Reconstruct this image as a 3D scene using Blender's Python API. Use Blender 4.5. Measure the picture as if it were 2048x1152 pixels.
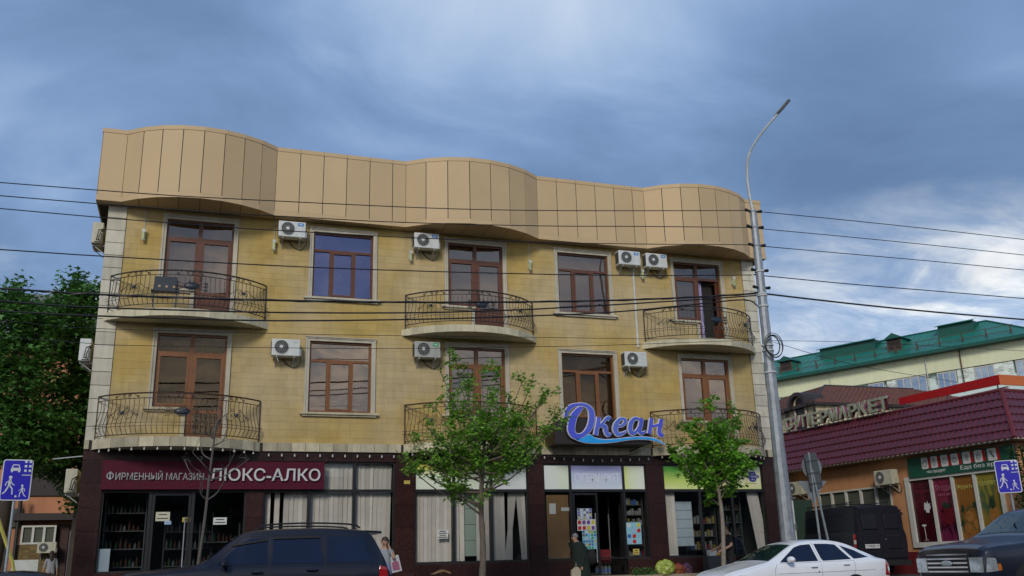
import bpy, bmesh, math, random
import numpy as np
from math import sin, cos, pi, radians, sqrt, atan2
from mathutils import Vector, Matrix
random.seed(11)
for o in list(bpy.data.objects): bpy.data.objects.remove(o)
SC = bpy.context.scene
COL = SC.collection

# ------------------------------------------------------------------ camera
YAW, PITCH, ROLL, FPX = -0.332292, 0.289444, -0.027559, 1855.38
CAM = Vector((0, -26, 1.0))
_R0 = Vector((cos(YAW), sin(YAW), 0)); _F0 = Vector((-sin(YAW), cos(YAW), 0)); _U0 = Vector((0, 0, 1))
FW = cos(PITCH)*_F0 + sin(PITCH)*_U0
_U = cos(PITCH)*_U0 - sin(PITCH)*_F0
RT = cos(ROLL)*_R0 + sin(ROLL)*_U
UP = cos(ROLL)*_U - sin(ROLL)*_R0
cd = bpy.data.cameras.new('camera'); cam = bpy.data.objects.new('camera', cd); COL.objects.link(cam)
cd.sensor_width = 36; cd.lens = FPX*36/2048; cd.clip_end = 2500; cd.clip_start = 0.1
cam.matrix_world = Matrix(((RT.x, UP.x, -FW.x, CAM.x), (RT.y, UP.y, -FW.y, CAM.y), (RT.z, UP.z, -FW.z, CAM.z), (0, 0, 0, 1)))
SC.camera = cam

# ------------------------------------------------------------------ world, sun, exposure
SUN_EL, SUN_AZ = radians(29), radians(208)      # azimuth clockwise from +Y
w = bpy.data.worlds.new('World'); SC.world = w; w.use_nodes = True
nt = w.node_tree; nt.nodes.clear()
def N(t, **k):
    n = nt.nodes.new(t)
    for a, b in k.items(): setattr(n, a, b)
    return n
def LK(a, b): nt.links.new(a, b)
out = N('ShaderNodeOutputWorld'); bg = N('ShaderNodeBackground'); bg.inputs['Strength'].default_value = 0.066
sky = N('ShaderNodeTexSky', sky_type='NISHITA'); sky.sun_disc = False; sky.sun_elevation = SUN_EL; sky.sun_rotation = SUN_AZ
sky.air_density = 1.2; sky.dust_density = 1.5
tc = N('ShaderNodeTexCoord')
sep = N('ShaderNodeSeparateXYZ'); LK(tc.outputs['Generated'], sep.inputs[0])
def MA(op, a, b=None, c=None, clamp=False):
    n = N('ShaderNodeMath', operation=op); n.use_clamp = clamp
    for i, x in enumerate((a, b, c)):
        if x is None: continue
        if isinstance(x, (int, float)): n.inputs[i].default_value = x
        else: LK(x, n.inputs[i])
    return n.outputs[0]
zc = MA('ADD', MA('MAXIMUM', sep.outputs['Z'], 0.0), 0.22)      # flat cloud deck overhead
cmb = N('ShaderNodeCombineXYZ')
LK(MA('DIVIDE', sep.outputs['X'], zc), cmb.inputs[0]); LK(MA('DIVIDE', sep.outputs['Y'], zc), cmb.inputs[1])
def noise(scale, detail, rough, dist, off, stretch=(1, 1, 1), rot=0):
    mp = N('ShaderNodeMapping'); mp.inputs['Location'].default_value = off; mp.inputs['Scale'].default_value = stretch
    mp.inputs['Rotation'].default_value = (0, 0, rot)
    LK(cmb.outputs[0], mp.inputs[0])
    n = N('ShaderNodeTexNoise'); n.inputs['Scale'].default_value = scale; n.inputs['Detail'].default_value = detail
    n.inputs['Roughness'].default_value = rough; n.inputs['Distortion'].default_value = dist
    LK(mp.outputs[0], n.inputs['Vector']); return n.outputs['Fac']
def ramp(fac, stops):
    r = N('ShaderNodeValToRGB'); el = r.color_ramp.elements
    while len(el) > 1: el.remove(el[-1])
    el[0].position = stops[0][0]; el[0].color = (*stops[0][1], 1)
    for p, c in stops[1:]:
        e = el.new(p); e.color = (*c, 1)
    LK(fac, r.inputs[0]); return r.outputs[0]
n1 = noise(0.62, 3, 0.45, 0.3, (3.1, 1.7, 0), (1.0, 1.5, 1), 0.35)      # large masses
n2 = noise(2.0, 9, 0.56, 0.6, (0.3, 5.2, 0), (1, 1.2, 1), 0.45)        # wisps
def blob(cx, cy, r, amp):                                        # broad swell in the cloud deck
    v = N('ShaderNodeVectorMath', operation='DISTANCE'); LK(cmb.outputs[0], v.inputs[0]); v.inputs[1].default_value = (cx, cy, 0)
    q = N('ShaderNodeMapRange', interpolation_type='SMOOTHSTEP'); q.inputs['From Min'].default_value = 0; q.inputs['From Max'].default_value = r; q.inputs['To Min'].default_value = amp; q.inputs['To Max'].default_value = 0
    LK(v.outputs['Value'], q.inputs[0]); return q.outputs[0]
mix = MA('ADD', MA('MULTIPLY', n1, 0.57), MA('MULTIPLY', n2, 0.43))
for b_ in ((0.38, 0.95, 0.55, 0.26), (-0.45, 1.15, 0.45, 0.06), (1.1, .95, 0.5, -0.05), (-0.02, 1.42, .45, -.09), (-0.9, 0.4, 1.2, .06), (0.6, -0.9, 1.3, .07)): mix = MA('ADD', mix, blob(*b_))
deck = ramp(mix, [(0.38, (1.20, 2.05, 3.8)), (0.48, (1.60, 2.65, 4.65)), (0.56, (2.15, 3.40, 5.8)), (0.66, (3.6, 5.0, 7.4)), (0.80, (5.6, 6.8, 8.6))])
# towards the horizon the deck breaks into pale sunlit cloud
n3 = noise(1.05, 8, 0.6, 0.25, (7.7, 2.2, 0), (1, 1, 1), 0.0)
lowm = MA('SUBTRACT', 1.0, MA('DIVIDE', sep.outputs['Z'], 0.42), clamp=True)
lowm2 = MA('MULTIPLY_ADD', lowm, 0.95, MA('MULTIPLY', MA('MULTIPLY', lowm, 3.0, clamp=True), MA('MULTIPLY', MA('SUBTRACT', n3, 0.5), 1.5)), clamp=True)
n4 = noise(3.4, 9, 0.62, 0.5, (2.2, 9.1, 0), (1, 1.3, 1), 0.2)
low = ramp(MA('ADD', MA('MULTIPLY', n4, 0.7), MA('MULTIPLY', n2, 0.3)), [(0.38, (3.4, 4.8, 7.2)), (0.45, (5.2, 6.4, 8.4)), (0.515, (8.8, 9.4, 10)), (0.60, (13, 12.8, 12.2))])
mx = N('ShaderNodeMixRGB'); LK(ramp(lowm2, [(0.22, (0, 0, 0)), (0.62, (1, 1, 1))]), mx.inputs[0]); LK(deck, mx.inputs[1]); LK(low, mx.inputs[2])
mx2 = N('ShaderNodeMixRGB'); mx2.inputs[0].default_value = 0.90; LK(sky.outputs[0], mx2.inputs[1]); LK(mx.outputs[0], mx2.inputs[2])
LK(mx2.outputs[0], bg.inputs[0]); LK(bg.outputs[0], out.inputs[0])

sl = bpy.data.lights.new('sun', 'SUN'); sl.energy = 1.15; sl.angle = radians(14); sl.color = (1.0, 0.93, 0.82)
so = bpy.data.objects.new('sun', sl); COL.objects.link(so)
sd = Vector((sin(SUN_AZ)*cos(SUN_EL), cos(SUN_AZ)*cos(SUN_EL), sin(SUN_EL)))
so.rotation_euler = sd.to_track_quat('Z', 'Y').to_euler(); so.location = (0, -30, 40)
SC.view_settings.view_transform = 'Standard'; SC.view_settings.look = 'None'
SC.view_settings.exposure = 0.62; SC.view_settings.gamma = 1.0; SC.view_settings.use_curve_mapping = False
SC.cycles.max_bounces = 8; SC.cycles.transparent_max_bounces = 12; SC.cycles.glossy_bounces = 4; SC.cycles.transmission_bounces = 6
SC.cycles.caustics_reflective = False; SC.cycles.caustics_refractive = False
SC.cycles.use_denoising = True

# ------------------------------------------------------------------ helpers
def ray(u, v): return (u-1024)/FPX*RT - (v-576)/FPX*UP + FW
def aY(u, v, Y):
    d = ray(u, v); return CAM + d*((Y-CAM.y)/d.y)
def aZ(u, v, Z):
    d = ray(u, v); return CAM + d*((Z-CAM.z)/d.z)
def aP(u, v, P0, n):
    d = ray(u, v); return CAM + d*((P0-CAM).dot(n)/d.dot(n))

MATS = {}
def mat(name, col=(.5, .5, .5), rough=.6, metal=0., var=.12, scale=4., bump=0., bscale=60., spec=.5, coat=0., crough=.03, tone=0., two=None, twosc=3., translucent=0., emit=None, grime=0.):
    if name in MATS: return MATS[name]
    m = bpy.data.materials.new(name); m.use_nodes = True; MATS[name] = m
    t = m.node_tree; p = t.nodes['Principled BSDF']
    def n(k, **q):
        x = t.nodes.new(k)
        for a, b in q.items(): setattr(x, a, b)
        return x
    L = t.links.new
    p.inputs['Roughness'].default_value = rough; p.inputs['Metallic'].default_value = metal
    p.inputs['Specular IOR Level'].default_value = spec; p.inputs['Coat Weight'].default_value = coat; p.inputs['Coat Roughness'].default_value = crough
    geo = n('ShaderNodeNewGeometry')
    no = n('ShaderNodeTexNoise'); no.inputs['Scale'].default_value = scale; no.inputs['Detail'].default_value = 6; no.inputs['Roughness'].default_value = .6
    L(geo.outputs['Position'], no.inputs['Vector'])
    mr = n('ShaderNodeMapRange'); mr.inputs['From Min'].default_value = .3; mr.inputs['From Max'].default_value = .7
    mr.inputs['To Min'].default_value = 1-var; mr.inputs['To Max'].default_value = 1+var; L(no.outputs['Fac'], mr.inputs[0])
    last = mr.outputs[0]
    if tone:
        at = n('ShaderNodeAttribute', attribute_name='tone')
        ma = n('ShaderNodeMath', operation='MULTIPLY_ADD'); L(at.outputs['Fac'], ma.inputs[0]); ma.inputs[1].default_value = tone; ma.inputs[2].default_value = 1.
        mb = n('ShaderNodeMath', operation='MULTIPLY'); L(ma.outputs[0], mb.inputs[0]); L(last, mb.inputs[1]); last = mb.outputs[0]
    if grime:
        mp = n('ShaderNodeMapping'); mp.inputs['Scale'].default_value = (5, 5, .5); L(geo.outputs['Position'], mp.inputs[0])
        g = n('ShaderNodeTexNoise'); g.inputs['Scale'].default_value = 1.3; g.inputs['Detail'].default_value = 5; L(mp.outputs[0], g.inputs['Vector'])
        gr = n('ShaderNodeMapRange'); gr.inputs['From Min'].default_value = .45; gr.inputs['From Max'].default_value = .75; gr.inputs['To Min'].default_value = 1; gr.inputs['To Max'].default_value = 1-grime
        L(g.outputs['Fac'], gr.inputs[0]); mb = n('ShaderNodeMath', operation='MULTIPLY'); L(gr.outputs[0], mb.inputs[0]); L(last, mb.inputs[1]); last = mb.outputs[0]
    vm = n('ShaderNodeVectorMath', operation='SCALE')
    if two:
        n2_ = n('ShaderNodeTexNoise'); n2_.inputs['Scale'].default_value = twosc; n2_.inputs['Detail'].default_value = 4; L(geo.outputs['Position'], n2_.inputs['Vector'])
        r2 = n('ShaderNodeMapRange'); r2.inputs['From Min'].default_value = .4; r2.inputs['From Max'].default_value = .6; L(n2_.outputs['Fac'], r2.inputs[0])
        mm = n('ShaderNodeMixRGB'); mm.inputs[1].default_value = (*col, 1); mm.inputs[2].default_value = (*two, 1); L(r2.outputs[0], mm.inputs[0]); L(mm.outputs[0], vm.inputs[0])
    else: vm.inputs[0].default_value = col
    L(last, vm.inputs['Scale']); L(vm.outputs[0], p.inputs['Base Color'])
    rr = n('ShaderNodeMapRange'); rr.inputs['To Min'].default_value = max(0, rough-.08); rr.inputs['To Max'].default_value = min(1, rough+.08)
    L(no.outputs['Fac'], rr.inputs[0]); L(rr.outputs[0], p.inputs['Roughness'])
    if bump:
        b = n('ShaderNodeBump'); b.inputs['Strength'].default_value = bump; b.inputs['Distance'].default_value = .01
        bn = n('ShaderNodeTexNoise'); bn.inputs['Scale'].default_value = bscale; bn.inputs['Detail'].default_value = 5; L(geo.outputs['Position'], bn.inputs['Vector'])
        L(bn.outputs['Fac'], b.inputs['Height']); L(b.outputs[0], p.inputs['Normal'])
    if emit: p.inputs['Emission Color'].default_value = (*emit[0], 1); p.inputs['Emission Strength'].default_value = emit[1]
    if translucent:
        o = t.nodes['Material Output']; tr = n('ShaderNodeBsdfTranslucent'); L(vm.outputs[0], tr.inputs[0]); ms = n('ShaderNodeMixShader'); ms.inputs[0].default_value = translucent
        L(p.outputs[0], ms.inputs[1]); L(tr.outputs[0], ms.inputs[2]); L(ms.outputs[0], o.inputs[0])
    return m
def glass(name, refl=.35, tint=(.5, .45, .4), gcol=(.8, .8, .85), wav=.0, rough=.01, mx=.95):
    if name in MATS: return MATS[name]
    m = bpy.data.materials.new(name); m.use_nodes = True; MATS[name] = m; t = m.node_tree; t.nodes.clear(); L = t.links.new
    o = t.nodes.new('ShaderNodeOutputMaterial'); a = t.nodes.new('ShaderNodeBsdfTransparent'); a.inputs[0].default_value = (*tint, 1)
    g = t.nodes.new('ShaderNodeBsdfGlossy'); g.inputs['Color'].default_value = (*gcol, 1); g.inputs['Roughness'].default_value = rough
    f = t.nodes.new('ShaderNodeLayerWeight'); f.inputs[0].default_value = .35
    mr = t.nodes.new('ShaderNodeMapRange'); mr.inputs['To Min'].default_value = refl; mr.inputs['To Max'].default_value = mx; L(f.outputs['Fresnel'], mr.inputs[0])
    ms = t.nodes.new('ShaderNodeMixShader'); L(mr.outputs[0], ms.inputs[0]); L(a.outputs[0], ms.inputs[1]); L(g.outputs[0], ms.inputs[2]); L(ms.outputs[0], o.inputs[0])
    if wav:
        ge = t.nodes.new('ShaderNodeNewGeometry'); n = t.nodes.new('ShaderNodeTexNoise'); n.inputs['Scale'].default_value = 1.3; n.inputs['Detail'].default_value = 1
        L(ge.outputs['Position'], n.inputs['Vector']); b = t.nodes.new('ShaderNodeBump'); b.inputs['Strength'].default_value = wav; b.inputs['Distance'].default_value = .05
        L(n.outputs['Fac'], b.inputs['Height']); L(b.outputs[0], g.inputs['Normal'])
    return m

WI = {}                                       # inverse world matrices of placed roots
class M:
    def __init__(s): s.v = []; s.f = []; s.t = []; s.tone = None
    def add(s, vs, fs, tone=0.):
        b = len(s.v); s.v += [tuple(x) for x in vs]; s.f += [tuple(i+b for i in f) for f in fs]; s.t += [tone]*len(fs)
    def box(s, x0, x1, y0, y1, z0, z1, tone=0., X=None):
        vs = [(x, y, z) for z in (z0, z1) for y in (y0, y1) for x in (x0, x1)]
        if X is not None: vs = [X @ Vector(q) for q in vs]
        s.add(vs, [(0, 2, 3, 1), (4, 5, 7, 6), (0, 1, 5, 4), (2, 6, 7, 3), (0, 4, 6, 2), (1, 3, 7, 5)], tone); return s
    def prism(s, poly, fn, d0, d1, tone=0.):
        n = len(poly); vs = [fn(a, b, d0) for a, b in poly]+[fn(a, b, d1) for a, b in poly]
        s.add(vs, [tuple(range(n)), tuple(range(2*n-1, n-1, -1))]+[(i, i+n, (i+1) % n+n, (i+1) % n) for i in range(n)], tone); return s
    def tube(s, pts, r, n=6, closed=False, caps=True):
        P = [Vector(p) for p in pts]; k = len(P)
        if k < 2: return s
        R = r if hasattr(r, '__len__') else [r]*k; vs = []; prev = None
        for i in range(k):
            a = P[(i-1) % k] if (closed or i) else P[i]; b = P[(i+1) % k] if (closed or i < k-1) else P[i]
            t = (b-a)
            if t.length < 1e-9: t = Vector((0, 0, 1))
            t.normalize()
            if prev is None: u = t.orthogonal().normalized()
            else:
                u = prev - t*prev.dot(t)
                if u.length < 1e-6: u = t.orthogonal()
                u.normalize()
            prev = u; w_ = t.cross(u)
            for j in range(n):
                q = 2*pi*j/n; vs.append(P[i]+(u*cos(q)+w_*sin(q))*R[i])
        fs = []
        for i in range(k if closed else k-1):
            for j in range(n):
                a = i*n+j; b = i*n+(j+1) % n; c = ((i+1) % k)*n+(j+1) % n; d = ((i+1) % k)*n+j; fs.append((a, b, c, d))
        if caps and not closed: fs += [tuple(range(n-1, -1, -1)), tuple(range((k-1)*n, k*n))]
        s.add(vs, fs); return s
    def lathe(s, prof, n=16, X=None):            # prof: (r, z) about z
        vs = []; fs = []
        for r, z in prof:
            for j in range(n): q = 2*pi*j/n; vs.append((r*cos(q), r*sin(q), z))
        for i in range(len(prof)-1):
            for j in range(n): fs.append((i*n+j, i*n+(j+1) % n, (i+1)*n+(j+1) % n, (i+1)*n+j))
        fs += [tuple(range(n-1, -1, -1)), tuple(range((len(prof)-1)*n, len(prof)*n))]
        if X is not None: vs = [X @ Vector(q) for q in vs]
        s.add(vs, fs); return s
    def sph(s, c, r, n=8, X=None):
        sx = r if hasattr(r, '__len__') else (r, r, r); vs = []; fs = []; k = max(4, n//2)
        for i in range(k+1):
            a = pi*i/k
            for j in range(n): b = 2*pi*j/n; vs.append((c[0]+sx[0]*sin(a)*cos(b), c[1]+sx[1]*sin(a)*sin(b), c[2]+sx[2]*cos(a)))
        for i in range(k):
            for j in range(n): fs.append((i*n+j, (i+1)*n+j, (i+1)*n+(j+1) % n, i*n+(j+1) % n))
        if X is not None: vs = [X @ Vector(q) for q in vs]
        s.add(vs, fs); return s
    def xf(s, X): s.v = [tuple(X @ Vector(p)) for p in s.v]; return s
    def build(s, name, m, parent=None, smooth=False, link=True):
        me = bpy.data.meshes.new(name); me.from_pydata(s.v, [], s.f)
        if isinstance(m, str): m = MATS[m]
        if m: me.materials.append(m)
        if any(s.t):
            a = me.attributes.new('tone', 'FLOAT', 'FACE'); a.data.foreach_set('value', s.t)
        if smooth:
            me.polygons.foreach_set('use_smooth', [True]*len(me.polygons))
        me.update()
        return obj(name, me, parent)
def obj(name, me, parent=None, basis=None):
    o = bpy.data.objects.new(name, me); COL.objects.link(o)
    if basis is not None: o.matrix_basis = basis
    if parent is not None:
        o.parent = parent
        if parent.name in WI: o.matrix_parent_inverse = WI[parent.name]
    return o
def smooth_by_angle(o, ang=35):
    me = o.data
    try: me.set_sharp_from_angle(angle=radians(ang))
    except Exception: pass
def tag(o, label=None, cat=None, group=None, kind=None):
    if label: o['label'] = label
    if cat: o['category'] = cat
    if group: o['group'] = group
    if kind: o['kind'] = kind
    return o
def thing(name, label, cat, loc=(0, 0, 0), group=None, X=None):
    o = bpy.data.objects.new(name, None); COL.objects.link(o); o.empty_display_size = .2
    Mx = X if X is not None else Matrix.Translation(Vector(loc))
    o.matrix_basis = Mx; WI[o.name] = Mx.inverted()
    return tag(o, label, cat, group)
def local_thing(name, label, cat, X, group=None):   # children built in local coordinates
    o = bpy.data.objects.new(name, None); COL.objects.link(o); o.empty_display_size = .2; o.matrix_basis = X
    return tag(o, label, cat, group)
def copy_tree(o, X=None, label=None, parent=None):
    c = o.copy(); COL.objects.link(c)
    if parent is not None: c.parent = parent; c.matrix_parent_inverse = o.matrix_parent_inverse
    if X is not None: c.matrix_basis = X
    if label: c['label'] = label
    for ch in list(o.children): copy_tree(ch, None, None, c)
    return c
def RZ(a): return Matrix.Rotation(a, 4, 'Z')
def T(*p): return Matrix.Translation(Vector(p))
def basis3(o, x, y, z):
    return Matrix(((x[0], y[0], z[0], o[0]), (x[1], y[1], z[1], o[1]), (x[2], y[2], z[2], o[2]), (0, 0, 0, 1)))
def text_mesh(s, w_, h, X, name, m, parent=None, depth=.02, shear=0., bold=0.):
    c = bpy.data.curves.new('t', 'FONT'); c.body = s; c.extrude = 1.0; c.resolution_u = 3; c.offset = bold; c.shear = shear
    o = bpy.data.objects.new('t', c); COL.objects.link(o); me = bpy.data.meshes.new_from_object(o); bpy.data.objects.remove(o); bpy.data.curves.remove(c)
    co = np.zeros(len(me.vertices)*3); me.vertices.foreach_get('co', co); co = co.reshape(-1, 3)
    lo, hi = co.min(0), co.max(0); co[:, 0] = (co[:, 0]-lo[0])/(hi[0]-lo[0])*w_; co[:, 1] = (co[:, 1]-lo[1])/(hi[1]-lo[1])*h; co[:, 2] = (co[:, 2]+1)/2*depth
    me.vertices.foreach_set('co', co.ravel()); me.materials.clear(); me.materials.append(MATS[m] if isinstance(m, str) else m)
    me.polygons.foreach_set('material_index', [0]*len(me.polygons)); me.transform(X); me.update()
    me.name = name
    return obj(name, me, parent)
# text standing on a wall that faces -Y: x right, z up, depth towards the street
def wallX(x, y, z): return basis3((x, y, z), (1, 0, 0), (0, 0, 1), (0, -1, 0))
def fac(a, b, d): return (a, -d, b)             # facade coordinates: X, Z, distance in front of Y=0
def cr(pts, k=6):
    P = [Vector(p) for p in pts]; P = [2*P[0]-P[1]]+P+[2*P[-1]-P[-2]]; o = []
    for i in range(1, len(P)-2):
        for j in range(k):
            t = j/k; a, b, c, d = P[i-1:i+3]
            o.append(.5*((2*b)+(c-a)*t+(2*a-5*b+4*c-d)*t*t+(3*b-a-3*c+d)*t**3))
    return o+[P[-2]]
# ------------------------------------------------------------------ materials
mat('limestone', (.48, .34, .105), .85, var=.11, scale=1.4, bump=.25, bscale=90, tone=.06, two=(.51, .40, .215), twosc=.42, grime=.11)
mat('stone_joint', (.44, .33, .14), .9, var=.1)
mat('pale_stone', (.60, .56, .45), .75, var=.10, scale=2.5, bump=.2, tone=.16, grime=.18)
mat('trim_stone', (.52, .48, .38), .75, var=.10, scale=3, bump=.15, grime=.22)
mat('tile_stone', (.52, .46, .32), .7, var=.14, scale=3.5, bump=.2, tone=.3, grime=.25)
mat('slab_stone', (.58, .53, .37), .8, var=.12, scale=3, grime=.2, tone=.15)
mat('joint_dark', (.03, .025, .02), .9)
mat('fascia_metal', (.55, .40, .225), .6, metal=.05, var=.05, scale=.7, tone=.13, spec=.4)
mat('frame_mahogany', (.125, .048, .026), .35, var=.12, scale=6, spec=.4)
mat('frame_oak', (.21, .085, .030), .38, var=.14, scale=6, spec=.4)
mat('granite', (.034, .013, .012), .32, var=.35, scale=14, tone=.25, spec=.25, bump=.04, bscale=30)
mat('black_metal', (.012, .012, .014), .4, var=.2)
mat('iron', (.012, .010, .010), .5, var=.3, scale=20)
mat('bronze_iron', (.045, .022, .012), .5, var=.3, scale=20)
mat('medallion', (.012, .02, .035), .45, var=.3)
mat('gold_leaf', (.30, .22, .12), .5, metal=.5)
mat('interior', (.06, .05, .045), .9)
mat('dark_interior', (.02, .018, .016), .9)
mat('blind_beige', (.26, .215, .17), .9, var=.06, scale=1)
mat('blind_brown', (.10, .07, .045), .9, var=.08, scale=1)
mat('blind_dark', (.022, .014, .008), .8, var=.1)
mat('curtain_lilac', (.35, .33, .55), .9)
mat('curtain_grey', (.15, .13, .15), .9, var=.1)
mat('blind_white', (.80, .76, .68), .85, var=.10, scale=2, tone=.18, translucent=.15)
mat('steel', (.35, .36, .38), .35, metal=.8, var=.1)
mat('roof_membrane', (.15, .14, .13), .9)
glass('glass_upper', .24, (.60, .46, .36), (.74, .60, .50), wav=.05)
glass('glass_blue', .34, (.40, .40, .50), (.42, .42, .66), wav=.05)
glass('glass_brown', .14, (.48, .36, .25), (.42, .32, .22), wav=.05)
glass('glass_shop', .02, (1, 1, 1), (.75, .85, .88), wav=.02, mx=.55)

# ------------------------------------------------------------------ apartment building
BX0, BX1, BZ = -2.67, 17.72, 10.75
bld = thing('apartment_building', 'three storey yellow limestone building with wavy tan metal fascia, curved balconies and dark granite shopfront', 'building', (7.5, 0, .6))

# openings of the upper floors: (x0,x1,z0,z1)
WINS = [(2.89, 4.64, 5.19, 7.21), (10.51, 12.26, 5.19, 7.21), (2.89, 4.64, 8.51, 10.49), (10.51, 12.26, 8.51, 10.49)]
DOORS = [(-1.14, .66), (6.93, 8.68), (14.64, 16.38)]
OPEN = list(WINS)
for a, b in DOORS:
    xm = a+(b-a)*.47
    for F, E, Tp in ((5.22, 4.42, 7.23), (8.50, 7.68, 10.50)):
        OPEN += [(a, xm, F, Tp), (xm, b, E, Tp)]
SHOPS = [(-2.14, 1.38, 1.05, 3.06), (1.82, 5.36, 1.08, 3.83), (5.92, 9.30, 1.08, 3.83), (9.78, 13.14, 1.08, 3.83), (13.72, 17.26, 1.08, 3.83)]
SDOORS = [(-.92, .02, .62, 1.05), (10.62, 12.36, .62, 1.08)]
def wall_grid(m, x0, x1, z0, z1, holes, y):
    xs = sorted({x0, x1}|{h[0] for h in holes if x0 < h[0] < x1}|{h[1] for h in holes if x0 < h[1] < x1})
    zs = sorted({z0, z1}|{h[2] for h in holes if z0 < h[2] < z1}|{h[3] for h in holes if z0 < h[3] < z1})
    for i in range(len(xs)-1):
        for j in range(len(zs)-1):
            cx, cz = (xs[i]+xs[i+1])/2, (zs[j]+zs[j+1])/2
            if any(h[0] < cx < h[1] and h[2] < cz < h[3] for h in holes): continue
            m.add([(xs[i], y, zs[j]), (xs[i+1], y, zs[j]), (xs[i+1], y, zs[j+1]), (xs[i], y, zs[j+1])], [(0, 1, 2, 3)])
def reveal(m, h, y0, y1):
    a, b, c, d = h
    m.add([(a, y0, c), (a, y1, c), (a, y1, d), (a, y0, d), (b, y0, c), (b, y1, c), (b, y1, d), (b, y0, d)],
          [(0, 1, 2, 3), (4, 7, 6, 5), (3, 2, 6, 7), (0, 4, 5, 1)])
m = M(); wall_grid(m, BX0+.01, BX1-.01, 4.07, BZ+1.6, OPEN, .004)
for h in WINS: reveal(m, h, .012, .3)
for a, b in DOORS:
    xm = a+(b-a)*.47
    for F, E, Tp in ((5.22, 4.42, 7.23), (8.50, 7.68, 10.50)):
        m.add([(a, .012, F), (a, .3, F), (a, .3, Tp), (a, .012, Tp), (b, .012, E), (b, .3, E), (b, .3, Tp), (b, .012, Tp)], [(0, 1, 2, 3), (4, 7, 6, 5), (3, 2, 6, 7)])
m.add([(BX0+.01, .012, 4.07), (BX0+.01, 12, 4.07), (BX0+.01, 12, BZ+1.6), (BX0+.01, .012, BZ+1.6)], [(0, 1, 2, 3)])
m.add([(BX1-.01, .012, .2), (BX1-.01, 12, .2), (BX1-.01, 12, BZ+1.6), (BX1-.01, .012, BZ+1.6)], [(0, 1, 2, 3)])
m.add([(BX0+.01, .012, .2), (BX0+.01, 12, .2), (BX0+.01, 12, 4.07), (BX0+.01, .012, 4.07)], [(0, 1, 2, 3)])
m.add([(BX0+.01, 12, .2), (BX1-.01, 12, .2), (BX1-.01, 12, BZ+1.6), (BX0+.01, 12, BZ+1.6)], [(0, 1, 2, 3)])
m.build('wall', 'stone_joint', bld)
m = M(); m.box(BX0+.02, BX1-.02, .05, 11.9, BZ+1.3, BZ+1.35); m.build('flat_roof', 'roof_membrane', bld)
m = M(); m.box(BX0+.02, BX1-.02, .32, 11.9, 7.36, 7.46); m.box(BX0+.02, BX1-.02, .32, 11.9, 4.1, 4.2); m.build('floor_slab', 'interior', bld)

# limestone blocks
stones = []
def clip(a, b, c, d, holes):
    for h in holes:
        if a < h[1] and b > h[0] and c < h[3] and d > h[2]:
            pen = [(b-h[0], 0), (h[1]-a, 1), (d-h[2], 2), (h[3]-c, 3)]; pen.sort()
            k = pen[0][1]
            if pen[0][0] > .5: return None
            if k == 0: b = h[0]
            elif k == 1: a = h[1]
            elif k == 2: d = h[2]
            else: c = h[3]
            if b-a < .03 or d-c < .03: return None
    return a, b, c, d
z = 4.32; row = 0; rs = random.Random(4)
while z < BZ-.01:
    h = .21 if row % 3 else .16
    z1 = min(z+h, BZ+.03); x = -2.2; x += 0
    first = rs.uniform(.15, .5)
    while x < 17.25:
        w_ = first if x == -2.2 else rs.uniform(.34, .58); x1 = min(x+w_, 17.25)
        if 17.25-x1 < .1: x1 = 17.25
        r = clip(x, x1, z, z1, OPEN)
        if r: stones.append((*r, rs.uniform(-1, 1)))
        x = x1
    z = z1; row += 1
def score(s):
    dx, dz = (s[0]+s[1])/2, s[2]-1; return (s[1]-s[0])*(s[3]-s[2])*1000/(dx*dx+26*26+dz*dz)
stones.sort(key=score, reverse=True)
def stone_mesh(m, s):
    a, b, c, d, tn = s; g = .0007; pr = .0012+.0006*abs(tn)
    a += g; b -= g; c += g; d -= g; e = .0012
    m.add([(a, .004, c), (b, .004, c), (b, .004, d), (a, .004, d), (a+e, -pr, c+e), (b-e, -pr, c+e), (b-e, -pr, d-e), (a+e, -pr, d-e)],
          [(4, 5, 6, 7), (0, 1, 5, 4), (1, 2, 6, 5), (2, 3, 7, 6), (3, 0, 4, 7)], tn)
for s in stones[:300]:
    m = M(); stone_mesh(m, s); m.build('limestone_block', 'limestone', bld)
m = M()
for s in stones[300:]: stone_mesh(m, s)
tag(m.build('limestone_blocks', 'limestone', bld), kind='stuff')

# corner quoins
for (a, b) in ((BX0, -2.2), (17.25, BX1)):
    z = 4.32; k = 0
    while z < BZ:
        z1 = min(z+.357, BZ+.02); m = M(); g = .008
        m.box(a, b, -.035, .012, z+g, z1-g if z1 < BZ else z1, rs.uniform(-1, 1)); m.build('quoin_block', 'pale_stone', bld); z = z1
m = M()
for (a, b) in ((BX0+.012, -2.2), (17.25, BX1-.012)):
    m = M(); m.box(a, b, -.018, .02, 4.32, BZ+.02); m.build('quoin_backing', 'joint_dark', bld)

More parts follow.
